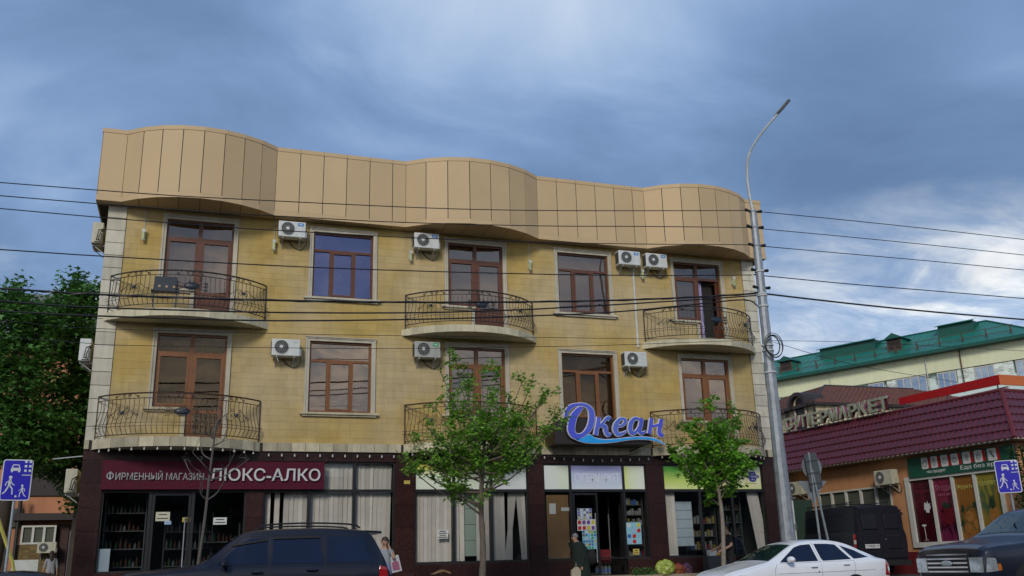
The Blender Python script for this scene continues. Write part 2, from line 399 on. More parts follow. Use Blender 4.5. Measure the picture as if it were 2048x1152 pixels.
# ---- windows
def rect_frame(m, a, b, c, d, t, y0, y1):
    m.box(a, b, y0, y1, c, c+t); m.box(a, b, y0, y1, d-t, d); m.box(a, a+t, y0, y1, c+t, d-t); m.box(b-t, b, y0, y1, c+t, d-t)
def trim_bar(m, a, b, c, d, side):
    pass
def window_trim(parent, h, floor, door=None):
    a, b, c, d = h; t = .115; m = M()
    cb = c if door is None else c
    def col(x0, x1, z0, z1, k):           # stepped moulding
        m.box(x0, x1, -.035, .010, z0, z1)
        if k == 'L': m.box(x0, x0+.045, -.06, -.035, z0, z1)
        if k == 'R': m.box(x1-.045, x1, -.06, -.035, z0, z1)
        if k == 'T': m.box(x0, x1, -.06, -.035, z1-.045, z1)
    col(a-t, a, c, d+t, 'L'); rb = door if door is not None else c
    col(b, b+t, rb, d+t, 'R'); m.box(a, b, -.035, .010, d, d+t); m.box(a-t+.045, b+t-.045, -.06, -.035, d+t-.045, d+t)
    m.box(a-t-.02, b+t+.02, -.085, -.06, d+t-.012, d+t+.012)
    m.build('window_trim', 'trim_stone', parent)
    m = M()
    if door is None:
        m.box(a-t-.1, b+t+.1, -.12, .05, c-.07, c-.012); m.box(a-t-.04, b+t+.04, -.07, .01, c-.12, c-.07)
    else:
        xm = a+(b-a)*.47
        m.box(a-t-.1, xm-.002, -.12, .05, c-.07, c-.012); m.box(a-t-.04, xm-.1, -.06, .01, c-.12, c-.07)
        m.box(xm-.1, xm-.002, -.035, .05, door, c-.072)
    m.build('window_sill', 'trim_stone' if floor == 3 else 'tile_stone', parent)
def pane(parent, a, b, c, d, y, g):
    m = M(); m.add([(a, y, c), (b, y, c), (b, y, d), (a, y, d)], [(0, 1, 2, 3)]); return m.build('pane', g, parent)
def window(h, floor, g, blind):
    a, b, c, d = h; fm = 'frame_mahogany' if floor == 3 else 'frame_oak'
    m = M(); rect_frame(m, a, b, c, d, .055, .05, .13)
    zt = d-.55; x1 = a+(b-a)*.30; x2 = a+(b-a)*.69
    m.box(a+.055, b-.055, .055, .128, zt-.035, zt+.035)
    m.box(x1-.035, x1+.035, .052, .126, c+.055, zt-.035); m.box(x2-.035, x2+.035, .052, .126, c+.055, zt-.035)
    win = m.build('window', fm, bld)
    m = M(); rect_frame(m, x1+.037, x2-.037, c+.057, zt-.037, .05, .035, .10); m.build('sash', fm, win)
    window_trim(win, h, floor)
    pane(win, a+.055, b-.055, zt+.035, d-.055, .10, g); pane(win, a+.055, x1-.035, c+.055, zt-.035, .10, g)
    pane(win, x2+.035, b-.055, c+.055, zt-.035, .10, g); pane(win, x1+.087, x2-.087, c+.107, zt-.087, .085, g)
    m = M(); fold(m, a+.01, b-.01, c+.02, d-.01, .24, .012); m.build('blind', blind, win)
    m = M(); m.box(a, b, .3, .9, c, d); m.build('room', 'dark_interior', win)
def fold(m, a, b, c, d, y, amp, per=.16):
    n = max(6, int((b-a)/per*6)); vs = []
    for i in range(n+1):
        x = a+(b-a)*i/n; yy = y+amp*sin((x-a)/per*2*pi)+amp*.5*sin((x-a)/per*2.3+1)
        vs += [(x, yy, c), (x, yy, d)]
    m.add(vs, [(2*i, 2*i+2, 2*i+3, 2*i+1) for i in range(n)])
window(WINS[0], 2, 'glass_upper', 'blind_beige'); window(WINS[1], 2, 'glass_brown', 'blind_beige')
window(WINS[2], 3, 'glass_blue', 'blind_dark'); window(WINS[3], 3, 'glass_upper', 'blind_beige')
def french(a, b, floor, g, blind, opened=False):
    F, E, Tp = (5.22, 4.42, 7.23) if floor == 2 else (8.50, 7.68, 10.50)
    fm = 'frame_mahogany' if floor == 3 else 'frame_oak'; xm = a+(b-a)*.47; xm2 = a+(b-a)*.53; zt = Tp-.53; f = .055
    m = M(); m.box(a, a+f, .05, .13, F+f, Tp-f); m.box(a, xm, .05, .13, F, F+f); m.box(a, b, .05, .13, Tp-f, Tp); m.box(b-f, b, .05, .13, E, Tp-f)
    m.box(xm, xm2, .045, .13, E, Tp-f); m.box(a+f, xm, .052, .128, zt-.04, zt+.04); m.box(xm2, b-f, .052, .128, zt-.04, zt+.04)
    win = m.build('balcony_window', fm, bld)
    window_trim(win, (a, b, F, Tp), floor, E)
    pane(win, a+f, xm, zt+.04, Tp-f, .10, g); pane(win, xm2, b-f, zt+.04, Tp-f, .10, g)
    m = M(); rect_frame(m, a+f+.002, xm-.002, F+f+.002, zt-.042, .055, .035, .10); m.build('sash', fm, win)
    pane(win, a+f+.055, xm-.055, F+f+.055, zt-.095, .085, g)
    dm = M(); x0, x1 = xm2+.002, b-f-.002; rect_frame(dm, x0, x1, E+.02, zt-.042, .075, .035, .10)
    dm.box(x0+.075, x1-.075, .045, .09, F-.14, F-.06)
    glass_z = F-.06
    if floor == 3: dm.box(x0+.075, x1-.075, .06, .08, E+.095, F-.14)
    def hinge(mm): 
        if opened: mm.xf(T(x1, .1, 0) @ RZ(radians(-63)) @ T(-x1, -.1, 0))
    hinge(dm); dm.build('door', fm, win)
    m = M(); m.add([(x0+.075, .08, glass_z), (x1-.075, .08, glass_z), (x1-.075, .08, zt-.117), (x0+.075, .08, zt-.117)], [(0, 1, 2, 3)])
    if floor == 2: m.add([(x0+.075, .08, E+.095), (x1-.075, .08, E+.095), (x1-.075, .08, F-.14), (x0+.075, .08, F-.14)], [(0, 1, 2, 3)])
    hinge(m); m.build('pane', g, win)
    m = M(); m.box(x0+.02, x0+.045, -.01, .035, F+.32, F+.36); m.box(x0+.02, x0+.045, -.02, -.005, F+.25, F+.38)
    if not opened: m.build('handle', 'iron', win)
    m = M(); fold(m, a+.01, (xm if opened else b-.01), F, Tp-.01, .24, .014)
    m.build('blind', blind, win)
    if not opened:
        m = M(); m.box(xm+.02, b-.02, .24, .26, E+.02, F); m.build('blind', 'dark_interior', win)
    else:
        m = M(); fold(m, xm2+.0, xm2+.2, E+.02, zt, .22, .02, .07); m.build('curtain', 'curtain_lilac', win)
    m = M(); m.box(a, b, .3, 1.2, F, Tp); m.box(xm, b, .3, 1.2, E, F); m.build('room', 'dark_interior', win)
french(*DOORS[0], 2, 'glass_brown', 'blind_dark'); french(*DOORS[1], 2, 'glass_upper', 'curtain_grey'); french(*DOORS[2], 2, 'glass_upper', 'curtain_grey')
french(*DOORS[0], 3, 'glass_upper', 'blind_beige'); french(*DOORS[1], 3, 'glass_upper', 'curtain_grey'); french(*DOORS[2], 3, 'glass_upper', 'blind_beige', True)

# ---- arcs
def arc(x0, x1, s, n, y0=0., inset=0.):
    c = (x1-x0)/2; R = (c*c+s*s)/(2*s); cx = (x0+x1)/2; cy = y0-s+R; a = math.asin(min(1, c/R)); R -= inset
    return [(cx+R*sin(t), cy-R*cos(t), t) for t in [(-a+2*a*i/n) for i in range(n+1)]]

# ---- fascia
FB, FT, FY = 10.75, 12.88, -.35
segs = []
def seg(p, q, k): segs.append((p, q, k))
xs0 = [(-2.97, FY), (-2.34, FY)]
seg(xs0[0], xs0[1], 0)
path = [(-2.97, 12), (-2.97, FY), (-2.34, FY)]
def bulge(x0, x1, n, s=.80):
    A = arc(x0, x1, s, n, FY); pts = [(p[0], p[1]) for p in A]
    for i in range(n): seg(pts[i], pts[i+1], 1)
    path.extend(pts[1:])
def flat(x0, x1, cuts):
    X_ = [x0]+cuts+[x1]
    for i in range(len(X_)-1): seg((X_[i], FY), (X_[i+1], FY), 0)
    path.append((x1, FY))
bulge(-2.34, 1.71, 8); flat(1.71, 5.54, [2.39, 3.07, 3.75, 4.44, 5.13]); bulge(5.54, 9.77, 7); flat(9.77, 13.55, [10.45, 11.12, 11.79, 12.46, 13.13]); bulge(13.55, 17.42, 7); seg((17.42, FY), (18.04, FY), 0)
path += [(18.04, FY), (18.04, 12)]
def panel(m, p, q, z0, z1, o0, o1, gap=.009, tn=0.):
    d = Vector((q[0]-p[0], q[1]-p[1])); L_ = d.length; d.normalize(); nrm = Vector((d.y, -d.x))
    a = Vector(p)+d*gap; b = Vector(q)-d*gap
    P = [a-nrm*o0, b-nrm*o0, b+nrm*o1, a+nrm*o1]
    vs = [(v.x, v.y, z0) for v in P]+[(v.x, v.y, z1) for v in P]
    m.add(vs, [(3, 2, 1, 0), (4, 5, 6, 7), (0, 1, 5, 4), (1, 2, 6, 5), (2, 3, 7, 6), (3, 0, 4, 7)], tn)
bk = M(); tops = M(); bots = M()
allseg = [((-2.97, 6.), (-2.97, FY), 0)]+segs+[((18.04, FY), (18.04, 6.), 0)]
for i, (p, q, k) in enumerate(allseg):
    panel(bk, p, q, FB+.02, FT-.02, .02, -.004, -.001)
    m = M(); panel(m, p, q, FB+.155, FT-.125, .0, .012, .010, rs.uniform(-.5, .5)); m.build('cladding_panel', 'fascia_metal', bld)
    panel(bots, p, q, FB, FB+.152, .02, .014, -.002); panel(tops, p, q, FT-.12, FT, .10, .024, -.004)
bk.build('panel_backing', 'joint_dark', bld); bots.build('fascia_bottom_strip', 'fascia_metal', bld); tops.build('parapet_coping', 'fascia_metal', bld)
# soffit boards
for i, (p, q, k) in enumerate(segs):
    m = M(); g = .006
    a = (max(p[0], BX0-.3)+g, p[1]); b = (q[0]-g, q[1])
    m.add([(a[0], a[1]+.01, FB+.012), (b[0], b[1]+.01, FB+.012), (b[0], .05, FB+.012), (a[0], .05, FB+.012)], [(0, 3, 2, 1)], rs.uniform(-.6, .6)); m.build('soffit_panel', 'fascia_metal', bld)
m = M(); poly = path; m.prism([(x, min(y, 11.9)) for x, y in poly], lambda a, b, d: (a, b, d), FB+.02, FB+.06); m.build('soffit_backing', 'joint_dark', bld)

# ---- balconies
CH = [(-2.55, 1.73), (5.51, 9.72), (13.31, 17.49)]
RB = {}                                       # railing bar meshes
def bar_mesh(h, s):
    m = M()
    pr = [(0, h), (.006, h*.7), (.035, h*.5), (.075, h*.36), (.10, h*.27), (.095, h*.19), (.05, h*.10), (.0, 0)] if s == 3 else \
         [(0, h), (-.02, h*.85), (.0, h*.68), (.045, h*.5), (.085, h*.36), (.11, h*.25), (.10, h*.17), (.055, h*.09), (.0, 0)]
    m.tube(cr([(0, -a, b) for a, b in pr], 2), .0075, 4); return m
def spiral(cx, cz, r, a0, turns, n=14, sgn=1):
    return [(cx+r*(1-.75*i/n)*cos(a0+sgn*turns*2*pi*i/n), cz+r*(1-.75*i/n)*sin(a0+sgn*turns*2*pi*i/n)) for i in range(n+1)]
def balcony(x0, x1, fl):
    s = 1.07; zb, zt = (7.47, 7.67) if fl == 3 else (4.08, 4.32); imat = 'iron' if fl == 3 else 'bronze_iron'
    A = arc(x0, x1, s-.02, 28); m = M(); m.prism([(p[0], p[1]) for p in A]+[(x1, -.02), (x0, -.02)][:0], lambda a, b, d: (a, b, d), zb+.01, zt-.004)
    bal = m.build('balcony', 'slab_stone', bld)
    NT = 13; B = arc(x0, x1, s, NT)
    for i in range(NT):
        m = M(); panel(m, B[i][:2], B[i+1][:2], zb-.004, zt, .03, .0, .003 if fl == 3 else .006, rs.uniform(-1, 1)); m.build('edge_tile', 'slab_stone' if fl == 3 else 'tile_stone', bal)
    H = (7.80, 8.60, 8.72) if fl == 3 else (4.40, 5.31, 5.44)
    c = (x1-x0)/2; R = (c*c+s*s)/(2*s); cx = (x0+x1)/2; cy = -s+R; amax = math.asin(c/R); Ri = R-.07; am = amax-.035
    def mp(t, o, z): return (cx+(Ri+o)*sin(t), cy-(Ri+o)*cos(t), z)
    n = 40; TT = [-am+2*am*i/n for i in range(n+1)]
    m = M(); m.tube([mp(t, 0, H[2]) for t in TT], .021, 6); m.build('handrail', imat, bal)
    m = M(); m.tube([mp(t, 0, H[1]) for t in TT], .012, 5); m.tube([mp(t, 0, H[0]) for t in TT], .013, 5)
    for k in (.30, .21): m.tube([mp(t, .105, H[0]+(H[1]-H[0])*k) for t in TT], .007, 4)
    m.build('rail', imat, bal)
    for t in (-am, am):
        m = M(); m.tube([mp(t, 0, zt-.01), mp(t, 0, H[2])], .018, 6)
        y = mp(t, 0, 0)[1]
        for z in (H[2], H[0]): m.tube([mp(t, 0, z), (mp(t, 0, z)[0], .0, z)], .012, 5)
        m.build('end_post', imat, bal)
    key = fl; nb = 36
    if key not in RB:
        RB[key] = bar_mesh(H[1]-H[0], fl); me = RB[key].build('railing_bar', imat).data; ob = [o for o in bpy.data.objects if o.data is me][0]; bpy.data.objects.remove(ob); RB[key] = me
    for i in range(1, nb):
        t = -am+2*am*i/nb; obj('railing_bar', RB[key], bal, T(*mp(t, 0, H[0])) @ RZ(t))
    # scrollwork in (arc length, height), mapped to the arc
    def scroll(name, tc, zc, curves, r=.007, mm=imat):
        m = M()
        for cv in curves:
            m.tube([mp(tc+p[0]/Ri, .035+.06*max(0, (.6-(zc+p[1]-H[0]))), zc+p[1]) for p in cv], r, 4)
        m.build(name, mm, bal)
    def top_scroll(tc):
        cs = []
        for g in (-1, 1):
            cs.append([(g*x, z) for x, z in spiral(.07, -.07, .05, pi*.9, 1.3, sgn=-1)])
            cs.append([(g*x, z) for x, z in [(.02, -.11), (.10, -.03), (.18, -.015), (.26, -.06), (.33, -.105)]])
            cs.append([(g*x, z) for x, z in spiral(.30, -.085, .035, 0, 1.1)])
        scroll('scroll', tc, H[2]-.005, cs, .008)
    def side_scroll(tc, zc):
        cs = []
        for g in (-1, 1):
            cs.append([(g*x, z) for x, z in spiral(.085, 0, .07, pi, 1.4)])
            cs.append([(g*x, z) for x, z in [(.0, .02), (.1, .10), (.2, .07), (.28, -.01), (.36, -.06)]])
            cs.append([(g*x, z) for x, z in spiral(.40, -.06, .045, pi*.8, 1.2)])
            if fl == 2:
                cs.append([(g*x, z) for x, z in [(0, -.02), (.14, -.17), (.26, -.13), (.34, 0)]]); cs.append([(g*x, z) for x, z in spiral(.12, .12, .05, 0, 1.2)])
        scroll('scroll', tc, zc, cs, .008)
        m = M(); p = mp(tc, .05, zc); m.sph(p, (.05, .03, .05), 8); m.build('rosette', 'medallion', bal)
    zc = H[0]+(H[1]-H[0])*.60
    for tc in (-am*.58, 0, am*.58): top_scroll(tc)
    side_scroll(-am*.62, zc); side_scroll(am*.62, zc)
    cs = []
    for g in (-1, 1):
        for dz in (-.07, 0, .07):
            cs.append([(g*x, z) for x, z in [(.12, dz*.5), (.24, dz), (.34, dz*1.6)]]); cs.append([(g*x, z) for x, z in spiral(.37, dz*1.4, .045, pi, 1.2, sgn=1 if dz > 0 else -1)])
        cs.append([(g*.05, .08), (g*.07, .13), (g*.03, .16)])
        if fl == 2:
            for k in (0, 1): cs.append([(g*x, (1-2*k)*z) for x, z in [(.0, .13), (.2, .12), (.36, .0), (.52, -.09), (.66, .0)]])
    scroll('scroll', 0.02, zc+.01, cs, .012 if fl == 3 else .008)
    m = M(); p = mp(.02, .06, zc); m.sph(p, (.17, .035, .085), 12); m.tube([mp(.02+.185*cos(q)/Ri, .06, zc+.1*sin(q)) for q in [2*pi*i/20 for i in range(20)]], .012, 5, closed=True); m.build('medallion', 'medallion', bal)
    m = M()
    for k in range(5):
        p = mp(.02+(k-2)*.11/Ri+.35/Ri, .11, H[0]+(H[1]-H[0])*.25); m.sph(p, .022, 6)
    m.build('rivet', 'gold_leaf', bal)
    return bal
for x0, x1 in CH:
    balcony(x0, x1, 3); balcony(x0, x1, 2)
# stone band between the second floor balconies
prev = BX0
for (a, b) in [(BX0, -2.55), (1.73, 5.51), (9.72, 13.31), (17.49, BX1)]:
    n = max(1, round((b-a)/.36))
    for i in range(n):
        m = M(); xa, xb = a+(b-a)*i/n, a+(b-a)*(i+1)/n; m.box(xa+.005, xb-.005, -.10, .0, 4.09, 4.32, rs.uniform(-1, 1)); m.build('band_tile', 'tile_stone', bld)
m = M(); m.box(BX0+.01, BX1-.01, -.085, .01, 4.10, 4.31); m.build('band_backing', 'joint_dark', bld)

# ------------------------------------------------------------------ ground floor
GZ = .62
def granite(a, b, c, d, y=-.0):
    nz = max(1, round((d-c)/.62)); nx = max(1, round((b-a)/.62))
    for i in range(nx):
        for j in range(nz):
            m = M(); m.box(a+(b-a)*i/nx+.003, a+(b-a)*(i+1)/nx-.003, -.03, .0, c+(d-c)*j/nz+.003, c+(d-c)*(j+1)/nz-.003, rs.uniform(-1, 1)); m.build('granite_slab', 'granite', bld)
for a, b in ((BX0, -2.14), (1.38, 1.82), (5.36, 5.92), (9.30, 9.78), (13.14, 13.72), (17.26, BX1)): granite(a, b, .3, 3.83 if a != 1.38 else 3.06)
granite(BX0, BX1, 3.83, 4.09); granite(-2.14, 1.82, 3.06, 3.83)
for a, b in ((-2.14, -.92), (.02, 1.38), (1.82, 5.36), (5.92, 9.30), (9.78, 10.62), (12.36, 13.14), (13.72, 17.26)): granite(a, b, .3, 1.06)
m = M(); wall_grid(m, BX0+.005, BX1-.005, .2, 4.08, SHOPS+SDOORS, .004)
for h in SHOPS: reveal(m, h, .004, .25)
m.build('shop_wall', 'joint_dark', bld)
# shop rooms
mat('shop_floor', (.06, .055, .05), .5); mat('shop_wall', (.05, .05, .048), .8, var=.2)
for a, b in ((BX0+.1, 1.6), (1.62, 5.6), (5.62, 9.5), (9.52, 13.4), (13.42, BX1-.1)):
    m = M(); m.box(a, b, .26, 5, .55, .62); m.build('shop_floor', 'shop_floor', bld)
    m = M(); m.box(a, b, 5, 5.05, .62, 4); m.box(a, a+.02, .26, 5, .62, 4); m.box(b-.02, b, .26, 5, .62, 4); m.box(a, b, .26, 5, 4., 4.05); m.build('shop_room', 'dark_interior' if a < 1 else 'shop_wall', bld)
def shopfront(h, mulls, transom=3.05, door=None, g='glass_shop', up=None):
    a, b, c, d = h; f = .045; y0, y1 = .03, .11
    m = M(); rect_frame(m, a, b, c, d, f, y0, y1); xs = [a]+mulls+[b]
    for x in mulls: m.box(x-.04, x+.04, y0-.005, y1-.002, c+f if not (door and door[0]-.1 < x < door[1]+.1) else c, d-f)
    if d > transom+.2: m.box(a+f, b-f, y0-.008, y1-.004, transom-.04, transom+.04)
    win = m.build('shopfront', 'black_metal', bld)
    for i in range(len(xs)-1):
        xa = xs[i]+(.045 if i == 0 else .04); xb = xs[i+1]-(.045 if i == len(xs)-2 else .04)
        if not (door and abs(xs[i]-door[0]) < .1): pane(win, xa, xb, c+f, (transom-.04) if d > transom+.2 else d-f, .08, g)
        if d > transom+.2:
            if up and up[i]:
                m = M(); m.box(xa, xb, .045, .07, transom+.04, d-f); m.build('light_box', up[i], win)
            else: pane(win, xa, xb, transom+.04, d-f, .08, g)
    return win
def lb(name, stops, axis=0, scale=1.0, noise_=.35):
    m = bpy.data.materials.new(name); m.use_nodes = True; MATS[name] = m; t = m.node_tree; p = t.nodes['Principled BSDF']; L = t.links.new
    p.inputs['Roughness'].default_value = .35
    tc_ = t.nodes.new('ShaderNodeTexCoord'); s_ = t.nodes.new('ShaderNodeSeparateXYZ'); L(tc_.outputs['Generated'], s_.inputs[0])
    n_ = t.nodes.new('ShaderNodeTexNoise'); n_.inputs['Scale'].default_value = 2.2; n_.inputs['Detail'].default_value = 5; L(tc_.outputs['Generated'], n_.inputs['Vector'])
    a_ = t.nodes.new('ShaderNodeMath'); a_.operation = 'MULTIPLY_ADD'; L(n_.outputs['Fac'], a_.inputs[0]); a_.inputs[1].default_value = noise_; L(s_.outputs[axis], a_.inputs[2])
    r = t.nodes.new('ShaderNodeValToRGB'); el = r.color_ramp.elements; el[0].position = stops[0][0]; el[0].color = (*stops[0][1], 1); el[1].position = stops[-1][0]; el[1].color = (*stops[-1][1], 1)
    for q, c in stops[1:-1]: e = el.new(q); e.color = (*c, 1)
    L(a_.outputs[0], r.inputs[0]); L(r.outputs[0], p.inputs['Base Color']); return m
pale = (0.794, 0.850, 0.742); yel = (0.794, 0.768, 0.154)
lb('print_yellow', [(.0, pale), (.75, (0.794, 0.850, 0.666)), (1.15, yel)], 2); lb('print_yellow2', [(.0, pale), (.7, (0.768, 0.850, 0.614)), (1.1, (0.768, 0.794, 0.256))], 2)
lb('print_white', [(0, (0.845, 0.850, 0.850)), (.9, (0.794, 0.850, 0.794)), (1.2, (0.768, 0.704, 0.448))], 2); lb('print_blue', [(0, (0.742, 0.819, 0.850)), (.8, (0.512, 0.589, 0.845)), (1.2, (0.384, 0.384, 0.666))], 2)
lb('print_pale', [(0, (0.819, 0.850, 0.850)), (1.1, (0.768, 0.850, 0.704))], 0); lb('print_lime', [(.1, (0.704, 0.794, 0.179)), (.5, (0.768, 0.845, 0.589)), (1.1, pale)], 0)
lb('print_green', [(.1, (0.768, 0.845, 0.384)), (.55, (0.538, 0.704, 0.154)), (1.0, (0.102, 0.384, 0.051))], 2); lb('print_cream', [(0, (0.794, 0.794, 0.410)), (.8, (0.794, 0.768, 0.384)), (1.15, (0.768, 0.320, 0.102))], 2)
lb('print_cream2', [(0, (0.704, 0.794, 0.205)), (.5, (0.819, 0.819, 0.486)), (1.2, (0.819, 0.845, 0.538))], 2)
shopfront(SHOPS[0], [-.98, .06], door=(-.98, .06))
shopfront(SHOPS[1], [3.02, 4.24]); shopfront(SHOPS[2], [7.06, 8.18], up=['print_yellow', 'print_yellow2', 'print_white'])
shopfront(SHOPS[3], [10.64, 12.38], door=(10.64, 12.38), up=['print_pale', 'print_blue', 'print_lime'])
shopfront(SHOPS[4], [14.96, 16.10], up=['print_green', 'print_cream', 'print_cream2'])
# doors
def shop_door(a, b, z0, z1, ang=0, y=.06, t=.06, hx=None):
    m = M(); rect_frame(m, a, b, z0, z1, t, y-.025, y+.025); X = None
    if ang:
        X = T(hx, y, 0) @ RZ(ang) @ T(-hx, -y, 0); m.xf(X)
    dr = m.build('door', 'black_metal', bld)
    m = M(); m.add([(a+t, y, z0+t), (b-t, y, z0+t), (b-t, y, z1-t), (a+t, y, z1-t)], [(0, 1, 2, 3)])
    if X: m.xf(X)
    m.build('pane', 'glass_shop', dr)
    m = M(); xh = b-.12 if (hx is None or hx < (a+b)/2) else a+.12
    m.tube([(xh, y-.07, z0+.35), (xh, y-.07, z0+1.75)], .018, 8)
    for q in (.5, 1.6): m.tube([(xh, y-.07, z0+q), (xh, y, z0+q)], .01, 6)
    if X: m.xf(X)
    m.build('handle', 'steel', dr)
shop_door(-.93, .01, .64, 3.0)
shop_door(10.70, 11.50, .64, 2.98); shop_door(11.52, 12.32, .64, 2.98, radians(-80), hx=12.32)
# ------------------------------------------------------------------ ground
mat('asphalt', (.05, .05, .052), .9, var=.25, scale=1.5, bump=.4, bscale=40)
mat('paving', (.16, .145, .125), .85, var=.2, scale=2, bump=.2)
mat('kerb_stone', (.30, .29, .27), .85, var=.15)
mat('step_stone', (.34, .28, .20), .75, var=.15)
mat('grass_soil', (.05, .055, .03), .95, var=.3)
m = M()
gx = [-600, -60, -8, BX1+1, 24, 40, 60, 600]; gy = [-600, -60, -20, -5.6, 0, 14, 60, 900]
def gz(x, y): return 0. if y <= -5.6 else min(.45, .16+(y+5.6)*.03)
m.add([(x, y, gz(x, y)-.02) for y in gy for x in gx], [(j*8+i, j*8+i+1, (j+1)*8+i+1, (j+1)*8+i) for j in range(7) for i in range(7)])
tag(m.build('ground', 'asphalt'), kind='structure')
m = M(); m.add([(-60, -5.45, .165), (18.6, -5.45, .165), (18.6, -1.4, .29), (-60, -1.4, .29)], [(0, 1, 2, 3)])
tag(m.build('pavement', 'paving'), kind='structure')
m = M(); m.box(-60, 18.6, -5.6, -5.45, -.1, .17); tag(m.build('kerb', 'kerb_stone'), kind='structure')
m = M(); m.box(9.2, 13.9, -1.45, -.031, .1, .62); m.box(9.2, 13.9, -1.8, -1.452, .1, .42); m.box(-2.4, 1.5, -1.2, -.031, .1, .5)
tag(m.build('entrance_steps', 'step_stone'), kind='structure')

# ------------------------------------------------------------------ supermarket on the right
PSI = radians(5.0)
RPD = Vector((-sin(PSI), cos(PSI), 0)); RPN = Vector((-cos(PSI), -sin(PSI), 0)); RP0 = Vector((23.7, .7, 0))
def RP(s, z, o): p = RP0+RPD*s+RPN*o; return (p.x, p.y, z)
def rp(u, v, o=0.):                              # pixel -> (s, z) on a plane o in front of the wall
    P = aP(u, v, RP0+RPN*o, RPN); return (P-RP0).dot(RPD), P.z
def RX(s, z, o): return basis3(RP(s, z, o), -RPD, (0, 0, 1), RPN)   # text frame: x runs right along the wall
mat('orange_render', (.54, .26, .12), .85, var=.10, scale=1.2, grime=.2, bump=.1)
mat('maroon_roof', (.110, .020, .032), .38, var=.14, scale=3, metal=.0, spec=.5, coat=.1, grime=.2)
mat('maroon_trim', (.14, .018, .022), .45)
mat('pale_plaster', (.42, .38, .30), .85)
mat('white_frame', (.55, .55, .50), .5, var=.08)
mat('green_board', (.012, .085, .055), .4, var=.1)
mat('white_print', (.62, .62, .60), .5, var=.06)
mat('red_metal', (.42, .008, .012), .4, var=.06); mat('orange_metal', (.60, .13, .015), .4, var=.06)
mat('grey_letter', (.36, .39, .29), .55, var=.25, scale=6, grime=.35); mat('magenta_letter', (.22, .045, .10), .5, var=.2)
mat('black_line', (.01, .01, .01), .6)
sm = thing('supermarket_building', 'orange single storey shop with steep maroon metal tile roof and poster windows', 'building', RP(0, .3, 0))
m = M(); S0, S1 = -4.3, 10.5
holes = [(-3.55, .10, 1.30, 3.46), (.95, 4.75, 2.35, 3.36)]
def wgrid(m, s0, s1, z0, z1, holes, o):
    xs = sorted({s0, s1}|{h[0] for h in holes}|{h[1] for h in holes}); zs = sorted({z0, z1}|{h[2] for h in holes}|{h[3] for h in holes})
    for i in range(len(xs)-1):
        for j in range(len(zs)-1):
            cx, cz = (xs[i]+xs[i+1])/2, (zs[j]+zs[j+1])/2
            if any(h[0] < cx < h[1] and h[2] < cz < h[3] for h in holes): continue
            m.add([RP(xs[i], zs[j], o), RP(xs[i+1], zs[j], o), RP(xs[i+1], zs[j+1], o), RP(xs[i], zs[j+1], o)], [(0, 3, 2, 1)])
wgrid(m, S0, S1, 0, 4.5, holes, 0)
for h in holes:
    a, b, c, d = h
    m.add([RP(a, c, 0), RP(a, c, -.2), RP(a, d, -.2), RP(a, d, 0), RP(b, c, 0), RP(b, c, -.2), RP(b, d, -.2), RP(b, d, 0)], [(0, 1, 2, 3), (4, 7, 6, 5), (3, 2, 6, 7), (0, 4, 5, 1)])
m.add([RP(S0, 0, 0), RP(S0, 4.5, 0), RP(S0, 4.5, -9), RP(S0, 0, -9)], [(0, 1, 2, 3)])
m.add([RP(S1, 0, 0), RP(S1, 4.5, 0), RP(S1, 4.5, -9), RP(S1, 0, -9)], [(0, 3, 2, 1)])
m.build('wall', 'orange_render', sm)
m = M(); m.prism([(S0-.02, .0), (S1, .0), (S1, .03), (S0-.02, .03)], lambda a, b, d: RP(a, d, b), .0, 1.05); m.build('plinth', 'maroon_trim', sm)
m = M(); m.prism([(S0-.45, .52), (S1, .52), (S1, -.05), (S0-.45, -9)], lambda a, b, d: RP(a, d, b), 4.26, 4.30); m.build('soffit', 'pale_plaster', sm)
# metal tile roof in courses: side slope and the slope facing the street
EZ, TZ, EO, TO = 4.30, 5.90, .50, -.28
def course_sheet(m, P, n, u0, u1, k, hipfn):
    # P(u, t, lift): u along the eave, t from eave 0 to top 1
    per = .21; spp = 6; cols = int(abs(u1-u0)/per*spp)
    for c in range(n):
        t0, t1 = c/n, (c+1)/n; vs = []; fs = []
        for i in range(cols+1):
            u = u0+(u1-u0)*i/cols; w_ = .5+.5*cos(2*pi*(u/per)); ww = w_**.7*.026
            lo = hipfn(t0); hi = hipfn(t1)
            for t, lift in ((t0, .040+ww), (t0+(t1-t0)*.06, .046+ww), (t1, ww+.002), ):
                uu = max(u, hipfn(t)) if k > 0 else u
                vs.append(P(uu, t-(.022*w_ if t == t0 else 0), lift))
            vs.append(P(max(u, hipfn(t0)) if k > 0 else u, t0-.022*w_+.0, .0))
        for i in range(cols):
            a = i*4; fs += [(a, a+4, a+5, a+1), (a+1, a+5, a+6, a+2), (a+3, a+7, a+4, a)]
        m.add(vs, fs)
nrm1 = Vector((EO-TO, TZ-EZ)); nrm1.normalize()
def side(u, t, l):
    o = EO+(TO-EO)*t+l*nrm1.y; z = EZ+(TZ-EZ)*t+l*nrm1.x; return RP(u, z, o)
SH0, SH1 = S0-.42, S0+.35                       # hip line at the street corner
m = M(); course_sheet(m, side, 6, SH0, S1, 1, lambda t: SH0+(SH1-SH0)*max(0, min(1, t))); m.build('roof', 'maroon_roof', sm)
def front(u, t, l):                              # u measured away from the corner to the right
    s = SH0+(SH1-SH0)*t-l*.85; z = EZ+(TZ-EZ)*t+l*.4; o = EO+(TO-EO)*t-u; return RP(s, z, o)
m = M(); course_sheet(m, front, 6, 0., 8., 0, lambda t: 0); m.build('roof', 'maroon_roof', sm)
